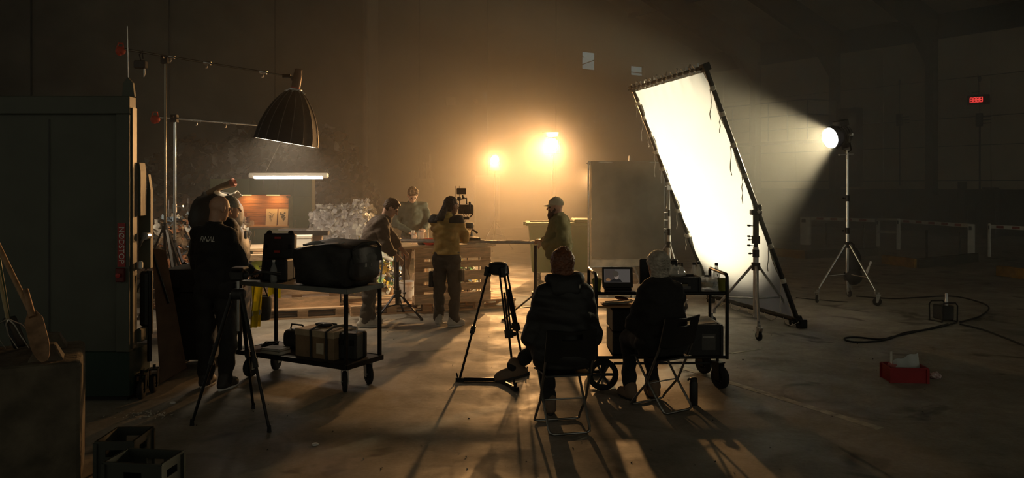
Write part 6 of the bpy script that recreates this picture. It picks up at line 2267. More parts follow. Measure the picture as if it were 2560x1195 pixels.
def person(label, loc, rz, J=None, scale=1.0, pitch=0.0, yaw=0.0, roll=0.0, top='jacket', top_m=None, pants_m=None, shoe_m=None, sole_m=None,
           bulk=0.0, hem=None, wr_amp=0.006, hair=None, hair_m=None, toes=None, hands=None, sleeve=1.0, quilt=None, seed=1, leg_bulk=0.0, skin=None, collar=True, name='person', belly=0.0, skirt=None):
    t = thing(name, label, 'person', loc, rz)
    D = {k: Vector(v) * scale for k, v in {**STAND, **(J or {})}.items()}
    hs = 1.0
    Mh = (Matrix.Rotation(yaw, 3, 'Z') @ Matrix.Rotation(-pitch, 3, 'X') @ Matrix.Rotation(roll, 3, 'Y'))
    hc_ = D['head']
    hp = lambda x, y, z: hc_ + Mh @ (Vector((x, y, z)) * hs)
    pts = list(D.values())
    lo = [min(p[i] for p in pts) - 0.26 for i in range(3)]
    hi = [max(p[i] for p in pts) + 0.26 for i in range(3)]
    lo[2] = -0.03
    toes = toes or ((-0.12, 1, 0), (0.12, 1, 0))
    hands = hands or (dict(), dict())
    up = (D['neck'] - D['waist']).normalized()
    fw = Vector((0, 1, 0))
    rt = (D['sr'] - D['sl']).normalized()
    fw = up.cross(rt).normalized()
    Ms = Matrix((rt, fw, up)).transposed()
    # --- body
    f = Field(lo, hi, 0.0075)
    f.ell(D['chest'], (0.155, 0.10, 0.20), Ms, 0.05)
    f.ell(D['waist'], (0.14, 0.095, 0.16), Ms, 0.05)
    f.ell(D['hip'], (0.15, 0.105, 0.12), Ms, 0.05)
    f.cone(D['sl'], D['sr'], 0.055, k=0.04)
    f.cone(D['neck'] - up * 0.04, hp(0, -0.03, -0.06), 0.058, 0.054, 0.03)
    for s_ in 'lr':
        f.cone(D['s' + s_], D['e' + s_], 0.048, 0.038, 0.03)
        f.cone(D['e' + s_], D['w' + s_], 0.039, 0.027, 0.02)
        f.cone(D['h' + s_], D['k' + s_], 0.080, 0.052, 0.03)
        f.cone(D['k' + s_], D['a' + s_], 0.052, 0.036, 0.02)
        tv = Vector(toes[0 if s_ == 'l' else 1]).normalized()
        f.cone(D['a' + s_] - Vector((0, 0, 0.045)), D['a' + s_] + tv * 0.13 - Vector((0, 0, 0.05)), 0.030, 0.024, 0.02)
    # head
    f.ell(hp(0, -0.012, 0.022), (0.077, 0.095, 0.092), Mh, 0.02)
    f.ell(hp(0, 0.016, -0.03), (0.061, 0.074, 0.085), Mh, 0.02)
    f.ell(hp(0, 0.032, -0.078), (0.046, 0.050, 0.042), Mh, 0.02)
    f.ell(hp(0, 0.066, -0.098), (0.018, 0.016, 0.015), Mh, 0.015)
    f.ell(hp(0, 0.080, 0.022), (0.048, 0.014, 0.010), Mh, 0.012)
    f.cone(hp(0, 0.090, 0.010), hp(0, 0.112, -0.028), 0.008, 0.014, 0.010)
    f.ell(hp(0, 0.086, -0.060), (0.024, 0.010, 0.008), Mh, 0.008)
    for s_ in (-1, 1):
        f.ell(hp(s_ * 0.031, 0.096, 0.001), (0.017, 0.014, 0.010), Mh, 0.012, True)
        f.ell(hp(s_ * 0.078, -0.006, -0.010), (0.011, 0.020, 0.033), Mh, 0.008)
    # hands
    for s_, H_ in (('l', hands[0]), ('r', hands[1])):
        w_ = D['w' + s_]
        d = Vector(H_.get('d', (w_ - D['e' + s_]))).normalized()
        n_ = Vector(H_.get('n', (0, 0, -1)))
        n_ = (n_ - d * n_.dot(d)).normalized()
        sd = d.cross(n_).normalized()
        ths = H_.get('th', 1 if s_ == 'r' else -1)
        cu_ = H_.get('curl', 0.45)
        for q, ln in zip((-0.027, -0.009, 0.009, 0.027), (0.060, 0.074, 0.080, 0.070) if ths > 0 else (0.070, 0.080, 0.074, 0.060)):
            kn = w_ + d * 0.088 + sd * q
            f.cone(w_ + sd * q * 0.5, kn, 0.016, 0.012, 0.012)
            p0, dd = kn, d
            for j, fr in enumerate((0.45, 0.32, 0.26)):
                a = cu_ * (0.6 + 0.5 * j)
                dd = (dd * math.cos(a) + n_ * math.sin(a)).normalized()
                n2 = (n_ * math.cos(a) - d * math.sin(a))
                p1 = p0 + dd * ln * fr
                f.cone(p0, p1, 0.0098 - 0.0008 * j, 0.0092 - 0.0010 * j, 0.004)
                p0 = p1
        tb = w_ + d * 0.025 + sd * ths * 0.024
        t1 = tb + (d * 0.6 + sd * ths * 0.75 + n_ * 0.25).normalized() * 0.045
        t2 = t1 + (d * 0.9 + sd * ths * 0.15 + n_ * 0.45).normalized() * 0.032
        f.cone(tb, t1, 0.015, 0.0115, 0.012)
        f.cone(t1, t2, 0.0112, 0.0095, 0.004)
    f.build('body', skin or M_skin, t)
    # --- eyes
    for s_ in (-1, 1):
        MB().ell(hp(s_ * 0.031, 0.076, 0.001), 0.0125, 10).build('eye', M_eye, t, smooth=True)
    # --- trousers
    f = Field(lo, hi, 0.0095)
    lbk = leg_bulk
    f.ell(D['hip'], (0.165, 0.125, 0.14), Ms, 0.05)
    for s_ in 'lr':
        an = D['a' + s_]
        f.cone(D['h' + s_], D['k' + s_], 0.097 + lbk, 0.070 + lbk, 0.04)
        f.cone(D['k' + s_], an + (D['k' + s_] - an).normalized() * 0.01, 0.070 + lbk, 0.056 + lbk, 0.03)
    f.wrinkle(0.010, 15, seed + 50, 2.2, fold=True)
    f.build('trousers', pants_m, t)
    # --- shoes
    for s_, tv in (('l', toes[0]), ('r', toes[1])):
        an = D['a' + s_]
        tv = Vector(tv).normalized()
        upv = Vector((0, 0, 1)) - tv * tv.z
        upv.normalize()
        sdv_ = tv.cross(upv)
        Mf = Matrix((sdv_, tv, upv)).transposed()
        base = an - upv * (0.085 * scale) - tv * 0.018
        g_ = Field([an[i] - 0.24 for i in range(3)], [an[i] + 0.24 for i in range(3)], 0.0065)
        g_.ell(base + tv * 0.05 + upv * 0.045, (0.048, 0.148, 0.056), Mf, 0.02)
        g_.ell(base + tv * 0.11 + upv * 0.038, (0.048, 0.078, 0.048), Mf, 0.02)
        g_.cone(base - tv * 0.02 + upv * 0.05, base + upv * 0.118, 0.054, 0.056, 0.02)
        g_.plane(base + upv * 0.02, -upv, 0.004)
        sh = g_.build('shoe', shoe_m, t)
        out = []
        for a in [2 * PI * k / 22 for k in range(22)]:
            y = 0.055 + 0.145 * math.sin(a)
            x = 0.046 * math.cos(a) * (1.0 if y > 0.05 else 0.85)
            out.append((x, y))
        MB().prism(out, 0.028, Mf, base + upv * 0.014).build('sole', sole_m or M_white, sh, bevel=0.006)
    # --- top
    f = Field(lo, hi, 0.0095)
    B = bulk

    def torso(f, B):
        f.ell(D['chest'] + up * 0.0, (0.180 + B, 0.128 + B, 0.235), Ms, 0.05)
        f.ell(D['waist'], (0.168 + B, 0.122 + B + belly, 0.20), Ms, 0.06)
        f.ell(D['hip'], (0.172 + B, 0.132 + B, 0.16), Ms, 0.06)
        if skirt:
            f.ell(D['hip'] + up * skirt[3], skirt[:3], Ms, 0.08)
        f.cone(D['sl'] + (D['sr'] - D['sl']) * 0.06, D['sr'] + (D['sl'] - D['sr']) * 0.06, 0.070 + B * 0.7, k=0.05)
        f.cone(D['neck'] - up * 0.06, D['neck'] + up * 0.0, 0.082 + B * 0.4, 0.066, 0.04)
        for s_ in 'lr':
            f.cone(D['s' + s_], D['e' + s_], 0.066 + B * 0.8, 0.056 + B * 0.8, 0.035)
            e = D['e' + s_] + (D['w' + s_] - D['e' + s_]) * sleeve
            f.cone(D['e' + s_], e - (D['w' + s_] - D['e' + s_]).normalized() * 0.02, 0.056 + B * 0.8, 0.042 + B * 0.45, 0.03)
    torso(f, B)
    hm_ = hem if hem is not None else D['hip'] - up * 0.06
    f.wrinkle(wr_amp * 1.4, 19, seed, 1.6, quilt=quilt, fold=True)
    f.plane(hm_, -up, 0.012)
    tp_ = f.build(top, top_m, t)
    if collar:
        g_ = Field([D['neck'][i] - 0.2 for i in range(3)], [D['neck'][i] + 0.2 for i in range(3)], 0.0075)
        g_.cone(D['neck'] - up * 0.06, D['neck'] + up * 0.045 + fw * 0.008, 0.082 + B * 0.3, 0.074 + B * 0.2, 0.02)
        g_.cone(D['neck'] + up * 0.02 + fw * 0.02, D['neck'] + up * 0.12 + fw * 0.04, 0.060, 0.064, 0.012, True)
        g_.plane(D['neck'] + up * 0.055, up, 0.01)
        g_.wrinkle(0.003, 24, seed + 3)
        g_.build('collar', top_m, tp_)
    t['_'] = 0
    del t['_']
    return dict(root=t, top=tp_, D=D, hp=hp, Mh=Mh, up=up, fw=fw, rt=rt, Ms=Ms, torso=torso, lo=lo, hi=hi, B=B, hc=hc_)


def hair_cap(p, m, r=(0.084, 0.103, 0.096), off=(0, -0.020, 0.036), face=True, amp=0.003, freq=210, seed=1, low=-0.07, extra=None, parent=None, name='hair', ext=False):
    """hair shell around the skull, open over the face and neck"""
    hp, Mh = p['hp'], p['Mh']
    c = hp(*off)
    g_ = Field([c[i] - 0.24 for i in range(3)], [c[i] + 0.24 for i in range(3)], 0.006)
    g_.ell(c, r, Mh, 0.02)
    g_.ell(hp(0, -0.045, -0.03), (0.072, 0.066, 0.072), Mh, 0.03)
    if ext:
        g_.ell(hp(0, -0.030, -0.05), (0.080, 0.078, 0.085), Mh, 0.03)
        g_.cone(hp(0, -0.040, -0.08), hp(0, -0.045, -0.13), 0.062, 0.05, 0.03)
    if extra:
        extra(g_)
    g_.wrinkle(amp, freq, seed, 2.0, 9)
    if face:
        g_.ell(hp(0, 0.095, -0.045), (0.085, 0.075, 0.090), Mh, 0.012, True)
        for s_ in (-1, 1):
            g_.ell(hp(s_ * 0.09, 0.015, -0.045), (0.035, 0.045, 0.060), Mh, 0.012, True)
    g_.plane(hp(0, 0, low), Mh @ Vector((0, -0.3, -1)), 0.012)
    return g_.build(name, m, parent or p['root'])


M_blackcloth = mat('black_cloth', (0.012, 0.010, 0.009), 0.85, var=0.25, scale=10, bump=0.2, sheen=0.05)
M_darkpants = mat('dark_trousers', (0.018, 0.016, 0.015), 0.85, var=0.25, scale=10, bump=0.2)
M_brownpants = mat('brown_trousers', (0.085, 0.058, 0.038), 0.85, var=0.2, scale=10, bump=0.2)
M_greypants = mat('grey_work_trousers', (0.085, 0.068, 0.052), 0.85, var=0.2, scale=9, bump=0.25)
M_sneaker = mat('white_sneaker', (0.55, 0.52, 0.46), 0.6, var=0.15)
M_darkshoe = mat('dark_shoe', (0.03, 0.025, 0.022), 0.6)
M_tanshoe = mat('tan_shoe', (0.20, 0.13, 0.085), 0.7, var=0.2)

# --- bald man at the trolley, seen from behind
p1 = person('bald person in a black jacket printed FINAL, standing with back to us at the trolley', (-2.79, 7.50, 0), R(-10),
            dict(head=(0.03, 0.045, 1.655), neck=(0, -0.005, 1.48), sl=(-0.155, -0.01, 1.41), sr=(0.155, -0.01, 1.41), er=(0.21, 0.09, 1.13), el=(-0.20, 0.06, 1.12),
                 wr=(0.19, 0.33, 1.06), wl=(-0.08, 0.30, 1.04), al=(-0.10, 0.03, 0.085), ar=(0.13, -0.03, 0.085), kr=(0.12, 0.03, 0.5)), 1.015, pitch=R(14), yaw=R(-32),
            top_m=M_blackcloth, pants_m=M_darkpants, shoe_m=M_darkshoe, bulk=0.012, wr_amp=0.008, seed=11, hem=(0, 0, 0.86), leg_bulk=0.012,
            hands=(dict(curl=0.6), dict(curl=0.6)))
g_ = Field([p1['hc'][i] - 0.2 for i in range(3)], [p1['hc'][i] + 0.2 for i in range(3)], 0.006)
# text on the back, wrapped to the jacket
dgm = bpy.context.evaluated_depsgraph_get()
bv = BVHTree.FromPolygons([v.co.copy() for v in p1['top'].data.vertices], [tuple(q.vertices) for q in p1['top'].data.polygons])
tm_ = text_mesh('back_print', 'FINAL', 0.062, mat('print_white', (0.8, 0.76, 0.68), 0.7), p1['top'],
                Matrix.Translation((0.0, -0.6, 1.375 * 1.015)) @ Matrix.Rotation(R(90), 4, 'X') @ Matrix.Diagonal((0.86, 1.15, 1, 1)), extrude=0.0, shear=0.25)
for v in tm_.data.vertices:
    h_ = bv.ray_cast(Vector((v.co.x, -0.6, v.co.z)), Vector((0, 1, 0)))
    if h_[0] is not None:
        v.co = h_[0] - Vector((0, 0.003, 0))
# radio on the hip
MB().box((0.235, 0.0, 0.93), (0.05, 0.035, 0.11)).build('radio', M_black, p1['root'], bevel=0.008)

# --- person in a grey beanie half hidden behind the bald man
p2 = person('person in a grey beanie and black jacket half hidden behind the bald one', (-3.24, 9.15, 0), R(-62),
            dict(), 1.0, pitch=R(4), top_m=M_blackcloth, pants_m=M_darkpants, shoe_m=M_sneaker, bulk=0.02, seed=15)
M_beanie = mat('grey_beanie', (0.28, 0.26, 0.21), 0.9, var=0.15, scale=30, bump=0.4, bscale=60)
hp, Mh = p2['hp'], p2['Mh']
g_ = Field([p2['hc'][i] - 0.2 for i in range(3)], [p2['hc'][i] + 0.22 for i in range(3)], 0.006)
g_.ell(hp(0, -0.016, 0.04), (0.088, 0.106, 0.105), Mh, 0.02)
g_.plane(hp(0, 0.0, 0.018), Mh @ Vector((0, -0.15, -1)), 0.01)
g_.wrinkle(0.002, 90, 5)
g_.build('beanie', M_beanie, p2['root'])
MB().lathe([(0.094, -0.022), (0.098, 0.0), (0.093, 0.02)], hp(0, -0.014, 0.03), Mh, 28, sx=0.97, sy=1.15, caps=False).build('beanie_cuff', M_beanie, p2['root'], smooth=True)
MB().box(Vector((0.15, 0.16, 1.33)), (0.05, 0.03, 0.09)).build('walkie_talkie', M_steel, p2['root'], bevel=0.008)

# --- man bending toward the slider stand
M_brownjkt = mat('brown_jacket', (0.085, 0.055, 0.038), 0.8, var=0.2, scale=8, bump=0.2)
p3 = person('person in a dark brown jacket bending over the slider stand', (-1.93, 10.80, 0), R(-76),
            dict(hip=(0, -0.07, 0.93), waist=(0, 0.0, 1.06), chest=(0, 0.09, 1.26), neck=(0, 0.215, 1.435), head=(0.0, 0.30, 1.585), hl=(-0.09, -0.06, 0.90), hr=(0.09, -0.06, 0.90),
                 kl=(-0.10, 0.03, 0.49), kr=(0.10, 0.0, 0.49), al=(-0.11, 0.02, 0.085), ar=(0.11, -0.06, 0.085),
                 sl=(-0.19, 0.15, 1.385), sr=(0.19, 0.15, 1.385), er=(0.235, 0.20, 1.09), el=(-0.2, 0.34, 1.13), wr=(0.12, 0.37, 0.93), wl=(-0.05, 0.46, 1.00)), 1.0, pitch=R(34), yaw=R(-8),
            top_m=M_brownjkt, pants_m=M_greypants, shoe_m=M_sneaker, bulk=0.032, wr_amp=0.007, seed=21, sleeve=0.62, leg_bulk=0.015, hem=(0, -0.05, 0.90),
            hands=(dict(curl=0.7), dict(curl=0.75)))
M_brownhair = mat('brown_hair', (0.085, 0.042, 0.020), 0.55, var=0.35, scale=30, bump=0.5, bscale=60)


def ex3(g):
    for k in range(7):
        x = -0.05 + k * 0.017
        g.cone(p3['hp'](x, 0.02, 0.105), p3['hp'](x * 1.1, 0.074, 0.092), 0.020, 0.012, 0.015)


hair_cap(p3, M_brownhair, extra=ex3, seed=31)

# --- man in a dark green shirt behind the counter, looking down
M_gshirt = mat('green_shirt', (0.055, 0.058, 0.038), 0.8, var=0.15, scale=9, bump=0.15)
p4 = person('person with glasses in a dark green shirt looking down behind the counter', (-1.60, 12.86, ZP), R(190),
            dict(head=(0.0, 0.065, 1.615), neck=(0, 0.0, 1.465), er=(0.27, 0.05, 1.15), el=(-0.265, 0.06, 1.15), wr=(0.06, 0.30, 1.03), wl=(-0.17, 0.32, 1.07), chest=(0, 0.0, 1.28)), 0.985,
            pitch=R(36), yaw=R(6), top='shirt', top_m=M_gshirt, pants_m=M_brownpants, shoe_m=M_darkshoe, bulk=0.004, wr_amp=0.006, seed=41, hem=(0, 0, 0.90),
            hands=(dict(curl=0.55, n=(0.4, 0, -1)), dict(curl=0.6, n=(-0.5, 0, -1))))
M_lighthair = mat('light_brown_hair', (0.17, 0.085, 0.035), 0.5, var=0.35, scale=30, bump=0.5, bscale=60)


def ex4(g):
    for k in range(8):
        x = -0.058 + k * 0.0165
        g.cone(p4['hp'](x, 0.02, 0.112), p4['hp'](x * 1.05, 0.078, 0.080 + 0.008 * (k % 2)), 0.020, 0.011, 0.012)


hair_cap(p4, M_lighthair, extra=ex4, seed=43, low=-0.03)
mb = MB()
for s_ in (-1, 1):
    cc = p4['hp'](s_ * 0.033, 0.112, -0.002)
    ring = [cc + p4['Mh'] @ Vector((0.024 * math.cos(a), 0, 0.018 * math.sin(a))) for a in [2 * PI * k / 14 for k in range(14)]]
    mb.tube(ring, 0.0022, 5, closed=True)
    mb.tube([p4['hp'](s_ * 0.057, 0.110, 0.004), p4['hp'](s_ * 0.082, 0.05, 0.006), p4['hp'](s_ * 0.083, -0.01, 0.0)], 0.002, 5)
mb.tube([p4['hp'](-0.010, 0.114, 0.004), p4['hp'](0.010, 0.114, 0.004)], 0.002, 5)
mb.build('glasses', M_blackmetal, p4['root'])
# placket and buttons
MB().sheet(lambda u, v: ((u - 0.5) * 0.03, 0.128 - 0.004 * math.sin(v * 5) + 0.006 * (1 - v), (1.02 + 0.36 * v)), 2, 14, thick=-0.004).build('placket', M_gshirt, p4['top'], smooth=True)
# the clear cup he holds
wv_ = p4['root'].matrix_basis @ (p4['D']['wr'] + Vector((-0.05, 0.09, -0.02)))
cu_ = thing('clear_cup', 'clear plastic cup in the hand of the person with glasses', 'cup', wv_ + Vector((0, 0, -0.05)))
MB().lathe([(0.024, 0), (0.034, 0.10), (0.036, 0.10), (0.033, 0.10), (0.022, 0.005)], (0, 0, 0), None, 18).build('cup_wall', M_clear, cu_, smooth=True)

# --- camera operator in the mustard jacket
M_mustard = mat('mustard_jacket', (0.50, 0.32, 0.10), 0.8, var=0.15, scale=8, bump=0.2)
M_patch = mat('grey_patch', (0.04, 0.036, 0.032), 0.8, var=0.2, scale=9)
p5 = person('camera operator in a mustard jacket with dark shoulder patches, back to us', (-0.885, 10.82, 0), R(-20),
            dict(head=(0.05, 0.055, 1.615), neck=(0.0, -0.005, 1.46), sl=(-0.175, -0.01, 1.41), sr=(0.175, -0.01, 1.41), er=(0.185, 0.20, 1.17), wr=(0.14, 0.42, 1.25), el=(-0.195, 0.17, 1.17), wl=(-0.02, 0.40, 1.16),
                 kl=(-0.115, 0.02, 0.50), kr=(0.115, 0.02, 0.5), al=(-0.11, -0.01, 0.085), ar=(0.13, -0.04, 0.085)), 1.0, pitch=R(6), yaw=R(-30),
            top_m=M_mustard, pants_m=M_greypants, shoe_m=M_sneaker, bulk=0.014, wr_amp=0.008, seed=51, hem=(0, 0, 0.965), leg_bulk=0.012,
            toes=((-0.5, 1, 0), (0.55, 1, 0)), hands=(dict(curl=0.7), dict(curl=0.7)), skin=mat('skin_brown', (0.20, 0.095, 0.055), 0.5, var=0.1))
for s_ in (-1, 1):
    g_ = Field(p5['lo'], p5['hi'], 0.0095)
    p5['torso'](g_, p5['B'] + 0.0045)
    g_.wrinkle(0.008 * 1.4, 19, 51, 1.6, fold=True)
    g_.plane((0, 0, 1.385), (0, 0.0, -1), 0.006)
    g_.plane((s_ * 0.085, 0, 1.4), (-s_, 0, -0.25 * 0), 0.006)
    g_.plane(p5['D']['s' + ('l' if s_ < 0 else 'r')] + (p5['D']['e' + ('l' if s_ < 0 else 'r')] - p5['D']['s' + ('l' if s_ < 0 else 'r')]) * 0.30, (p5['D']['e' + ('l' if s_ < 0 else 'r')] - p5['D']['s' + ('l' if s_ < 0 else 'r')]), 0.006)
    g_.build('shoulder_patch', M_patch, p5['top'])
M_darkhair = mat('dark_hair', (0.028, 0.016, 0.010), 0.6, var=0.35, scale=40, bump=0.6, bscale=50)


def ex5(g):
    hp_ = p5['hp']
    for k in range(6):
        a = -0.03 + 0.012 * k
        q0 = hp_(a, -0.095, 0.0)
        g.cone(q0, p5['D']['neck'] + Vector((a - 0.03, -0.13, 0.0)), 0.022, 0.026, 0.02)
        g.cone(p5['D']['neck'] + Vector((a - 0.03, -0.13, 0.0)), p5['D']['neck'] + Vector((a * 1.6 - 0.075, -0.165, -0.10 - 0.008 * (k % 3))), 0.026, 0.014, 0.02)


hair_cap(p5, M_darkhair, extra=ex5, seed=53, low=-0.30)
# folded hood and thigh pouch
g_ = Field([p5['D']['neck'][i] - 0.25 for i in range(3)], [p5['D']['neck'][i] + 0.25 for i in range(3)], 0.009)
nk = p5['D']['neck']
for a in [R(200 + 14 * k) for k in range(11)]:
    g_.cone(nk + Vector((0.085 * math.cos(a), 0.075 * math.sin(a), 0.005)), nk + Vector((0.085 * math.cos(a + R(14)), 0.075 * math.sin(a + R(14)), 0.005)), 0.034, k=0.02)
g_.wrinkle(0.006, 26, 8)
g_.build('hood', mat('mustard_hood', (0.60, 0.42, 0.12), 0.8, var=0.15), p5['top'])
MB().box((-0.215, 0.02, 0.62), (0.07, 0.16, 0.22), top=(0.9, 0.9)).build('thigh_pouch', M_nylon, p5['root'], bevel=0.02, seg=2)
MB().box((0.215, 0.02, 0.68), (0.05, 0.12, 0.16), top=(0.9, 0.9)).build('cargo_pocket', M_greypants, p5['root'], bevel=0.02, seg=2)

# --- bearded man in cap and olive hoodie at the end of the slider
M_olive = mat('olive_hoodie', (0.23, 0.20, 0.085), 0.85, var=0.15, scale=8, bump=0.2)
p6 = person('bearded person in a pale cap and olive hoodie at the end of the slider', (0.64, 10.98, 0), R(86),
            dict(head=(0, 0.045, 1.60), neck=(0, 0.0, 1.445), sl=(-0.20, -0.02, 1.40), sr=(0.20, -0.02, 1.40), el=(-0.28, -0.07, 1.13), wl=(-0.08, 0.19, 1.09), er=(0.27, 0.05, 1.12), wr=(0.13, 0.22, 1.13)), 1.0,
            pitch=R(4), yaw=R(6), top='hoodie', top_m=M_olive, pants_m=M_brownpants, shoe_m=M_darkshoe, bulk=0.036, wr_amp=0.009, seed=61, belly=0.05, hem=(0, 0, 0.88),
            hands=(dict(curl=0.8, n=(0.6, 0, -0.6)), dict(curl=0.8)))
hp, Mh = p6['hp'], p6['Mh']
M_beard = mat('brown_beard', (0.085, 0.042, 0.022), 0.7, var=0.35, scale=40, bump=0.6, bscale=60)
g_ = Field([p6['hc'][i] - 0.2 for i in range(3)], [p6['hc'][i] + 0.2 for i in range(3)], 0.006)
g_.ell(hp(0, 0.055, -0.105), (0.055, 0.055, 0.062), Mh, 0.02)
g_.ell(hp(0, 0.072, -0.135), (0.040, 0.040, 0.055), Mh, 0.02)
for s_ in (-1, 1):
    g_.cone(hp(s_ * 0.070, 0.012, -0.03), hp(s_ * 0.050, 0.05, -0.09), 0.014, 0.024, 0.02)
g_.cone(hp(-0.03, 0.088, -0.045), hp(0.03, 0.088, -0.045), 0.011, k=0.01)
g_.wrinkle(0.004, 90, 4, 2)
g_.build('beard', M_beard, p6['root'])
M_cap = mat('pale_cap', (0.60, 0.54, 0.38), 0.8, var=0.12, scale=14, bump=0.15)
g_ = Field([p6['hc'][i] - 0.2 for i in range(3)], [p6['hc'][i] + 0.22 for i in range(3)], 0.006)
g_.ell(hp(0, -0.014, 0.038), (0.088, 0.106, 0.097), Mh, 0.02)
g_.plane(hp(0, 0.0, 0.022), Mh @ Vector((0, 0.12, -1)), 0.008)
cap_o = g_.build('cap', M_cap, p6['root'])
MB().sheet(lambda u, v: hp((u - 0.5) * 0.15 * (1 - 0.28 * v * v), 0.075 + 0.085 * v - 0.05 * (2 * u - 1) ** 2, 0.036 - 0.012 * v - 0.016 * (2 * u - 1) ** 2), 14, 8, thick=0.006).build('cap_brim', M_cap, cap_o, smooth=True)
MB().ell(hp(0, -0.014, 0.137), 0.008, 8).build('cap_button', M_cap, cap_o)
g_ = Field([p6['D']['neck'][i] - 0.25 for i in range(3)], [p6['D']['neck'][i] + 0.25 for i in range(3)], 0.009)
nk = p6['D']['neck']
for a in [R(170 + 17 * k) for k in range(12)]:
    dn_ = 0.03 * math.sin(a)
    g_.cone(nk + Vector((0.085 * math.cos(a), 0.075 * math.sin(a), 0.01 + dn_ * 0.3)), nk + Vector((0.085 * math.cos(a + R(17)), 0.075 * math.sin(a + R(17)), 0.01)), 0.036, k=0.02)
g_.cone(nk + Vector((0, -0.10, -0.04)), nk + Vector((0, -0.11, -0.16)), 0.06, 0.03, 0.04)
g_.wrinkle(0.006, 26, 9)
g_.build('hood', M_olive, p6['top'])

# --- seated person in the hooded puffer jacket
M_puff = mat('puffer_nylon', (0.014, 0.013, 0.012), 0.62, var=0.2, scale=9, bump=0.15)
SEATJ = dict(hip=(0, -0.02, 0.575), waist=(0, -0.05, 0.71), chest=(0, -0.055, 0.93), neck=(0, -0.01, 1.115), head=(0, 0.03, 1.275),
             hl=(-0.09, 0.02, 0.55), hr=(0.09, 0.02, 0.55))
p7 = person('seated person in a black hooded puffer jacket, legs crossed, watching the monitor', CH1, CY1 + R(-4),
            {**SEATJ, **dict(kl=(-0.07, 0.44, 0.54), al=(-0.03, 0.42, 0.085), kr=(0.0, 0.45, 0.66), ar=(-0.33, 0.44, 0.375),
                             sl=(-0.14, -0.03, 1.04), sr=(0.14, -0.03, 1.04), el=(-0.235, 0.04, 0.71), er=(0.235, 0.04, 0.71), wl=(-0.10, 0.29, 0.70), wr=(0.10, 0.30, 0.71), head=(0, 0.03, 1.265))}, 1.0,
            pitch=R(6), yaw=R(-6), top_m=M_puff, pants_m=M_darkpants, shoe_m=M_tanshoe, sole_m=M_darkshoe, bulk=0.036, wr_amp=0.0035, quilt=(0.006, 30), seed=71, hem=(0, -0.02, 0.475), skirt=(0.26, 0.19, 0.26, 0.06),
            toes=((0.1, 1, 0), (-0.92, 0.25, -0.26)), hands=(dict(curl=0.6), dict(curl=0.6)))
M_redhair = mat('auburn_hair', (0.17, 0.06, 0.025), 0.5, var=0.35, scale=30, bump=0.5, bscale=50)


def ex7(g):
    r_ = random.Random(7)
    for k in range(16):
        a = r_.uniform(0, 6.28)
        rq = r_.uniform(0, 0.06)
        q0 = p7['hp'](rq * math.cos(a), rq * math.sin(a) - 0.01, 0.115 - rq * 0.35)
        g.cone(q0, q0 + p7['Mh'] @ Vector((r_.uniform(-0.03, 0.03), r_.uniform(-0.03, 0.03), 0.025 + r_.uniform(0, 0.02))), 0.022, 0.006, 0.012)


hair_cap(p7, M_redhair, extra=ex7, seed=73, low=-0.13, r=(0.096, 0.112, 0.106), ext=True)
g_ = Field([p7['D']['neck'][i] - 0.3 for i in range(3)], [p7['D']['neck'][i] + 0.3 for i in range(3)], 0.009)
nk = p7['D']['neck']
for a in [R(160 + 18 * k) for k in range(13)]:
    back = max(0, -math.sin(a))
    g_.cone(nk + Vector((0.115 * math.cos(a), 0.085 * math.sin(a) - 0.02, 0.055 - 0.02 * back)), nk + Vector((0.115 * math.cos(a + R(18)), 0.085 * math.sin(a + R(18)) - 0.02, 0.055 - 0.02 * back)), 0.040 + 0.012 * back, k=0.03)
g_.cone(nk + Vector((-0.06, -0.12, -0.03)), nk + Vector((0.06, -0.12, -0.03)), 0.055, k=0.04)
g_.wrinkle(0.007, 22, 10)
g_.build('hood', M_puff, p7['top'])

# --- seated grey-haired person
p8 = person('seated grey-haired person in a black coat, hair held by a claw clip', CH2 + Vector((-0.01, 0.0, 0)), CY2 + R(-17),
            {**SEATJ, **dict(waist=(0, -0.03, 0.71), chest=(0, -0.02, 0.91), neck=(0, 0.025, 1.085), head=(0, 0.07, 1.235), kl=(-0.13, 0.40, 0.545), al=(-0.15, 0.33, 0.085), kr=(0.09, 0.40, 0.545), ar=(0.085, 0.33, 0.085),
                             sl=(-0.125, 0.0, 1.015), sr=(0.125, 0.0, 1.015), el=(-0.215, 0.08, 0.72), er=(0.21, 0.08, 0.72), wl=(-0.08, 0.31, 0.72), wr=(0.09, 0.31, 0.72))}, 0.975,
            pitch=R(4), yaw=R(4), top='coat', top_m=M_blackcloth, pants_m=M_darkpants, shoe_m=M_tanshoe, sole_m=M_darkshoe, bulk=0.022, wr_amp=0.008, seed=81, hem=(0, 0, 0.45), skirt=(0.23, 0.17, 0.24, 0.04),
            hands=(dict(curl=0.5), dict(curl=0.5)))
M_greyhair = mat('grey_hair', (0.48, 0.42, 0.34), 0.5, var=0.3, scale=30, bump=0.5, bscale=50)


def ex8(g):
    hp_ = p8['hp']
    g.ell(hp_(0, -0.075, 0.03), (0.07, 0.055, 0.085), p8['Mh'], 0.03)
    g.cone(hp_(0.0, -0.10, 0.085), hp_(0.01, -0.11, 0.0), 0.035, 0.03, 0.03)
    for s_ in (-1, 1):
        g.cone(hp_(s_ * 0.075, -0.01, -0.02), hp_(s_ * 0.07, -0.015, -0.12), 0.018, 0.008, 0.02)
        g.cone(hp_(s_ * 0.03, -0.075, -0.05), hp_(s_ * 0.045, -0.07, -0.13), 0.022, 0.008, 0.02)


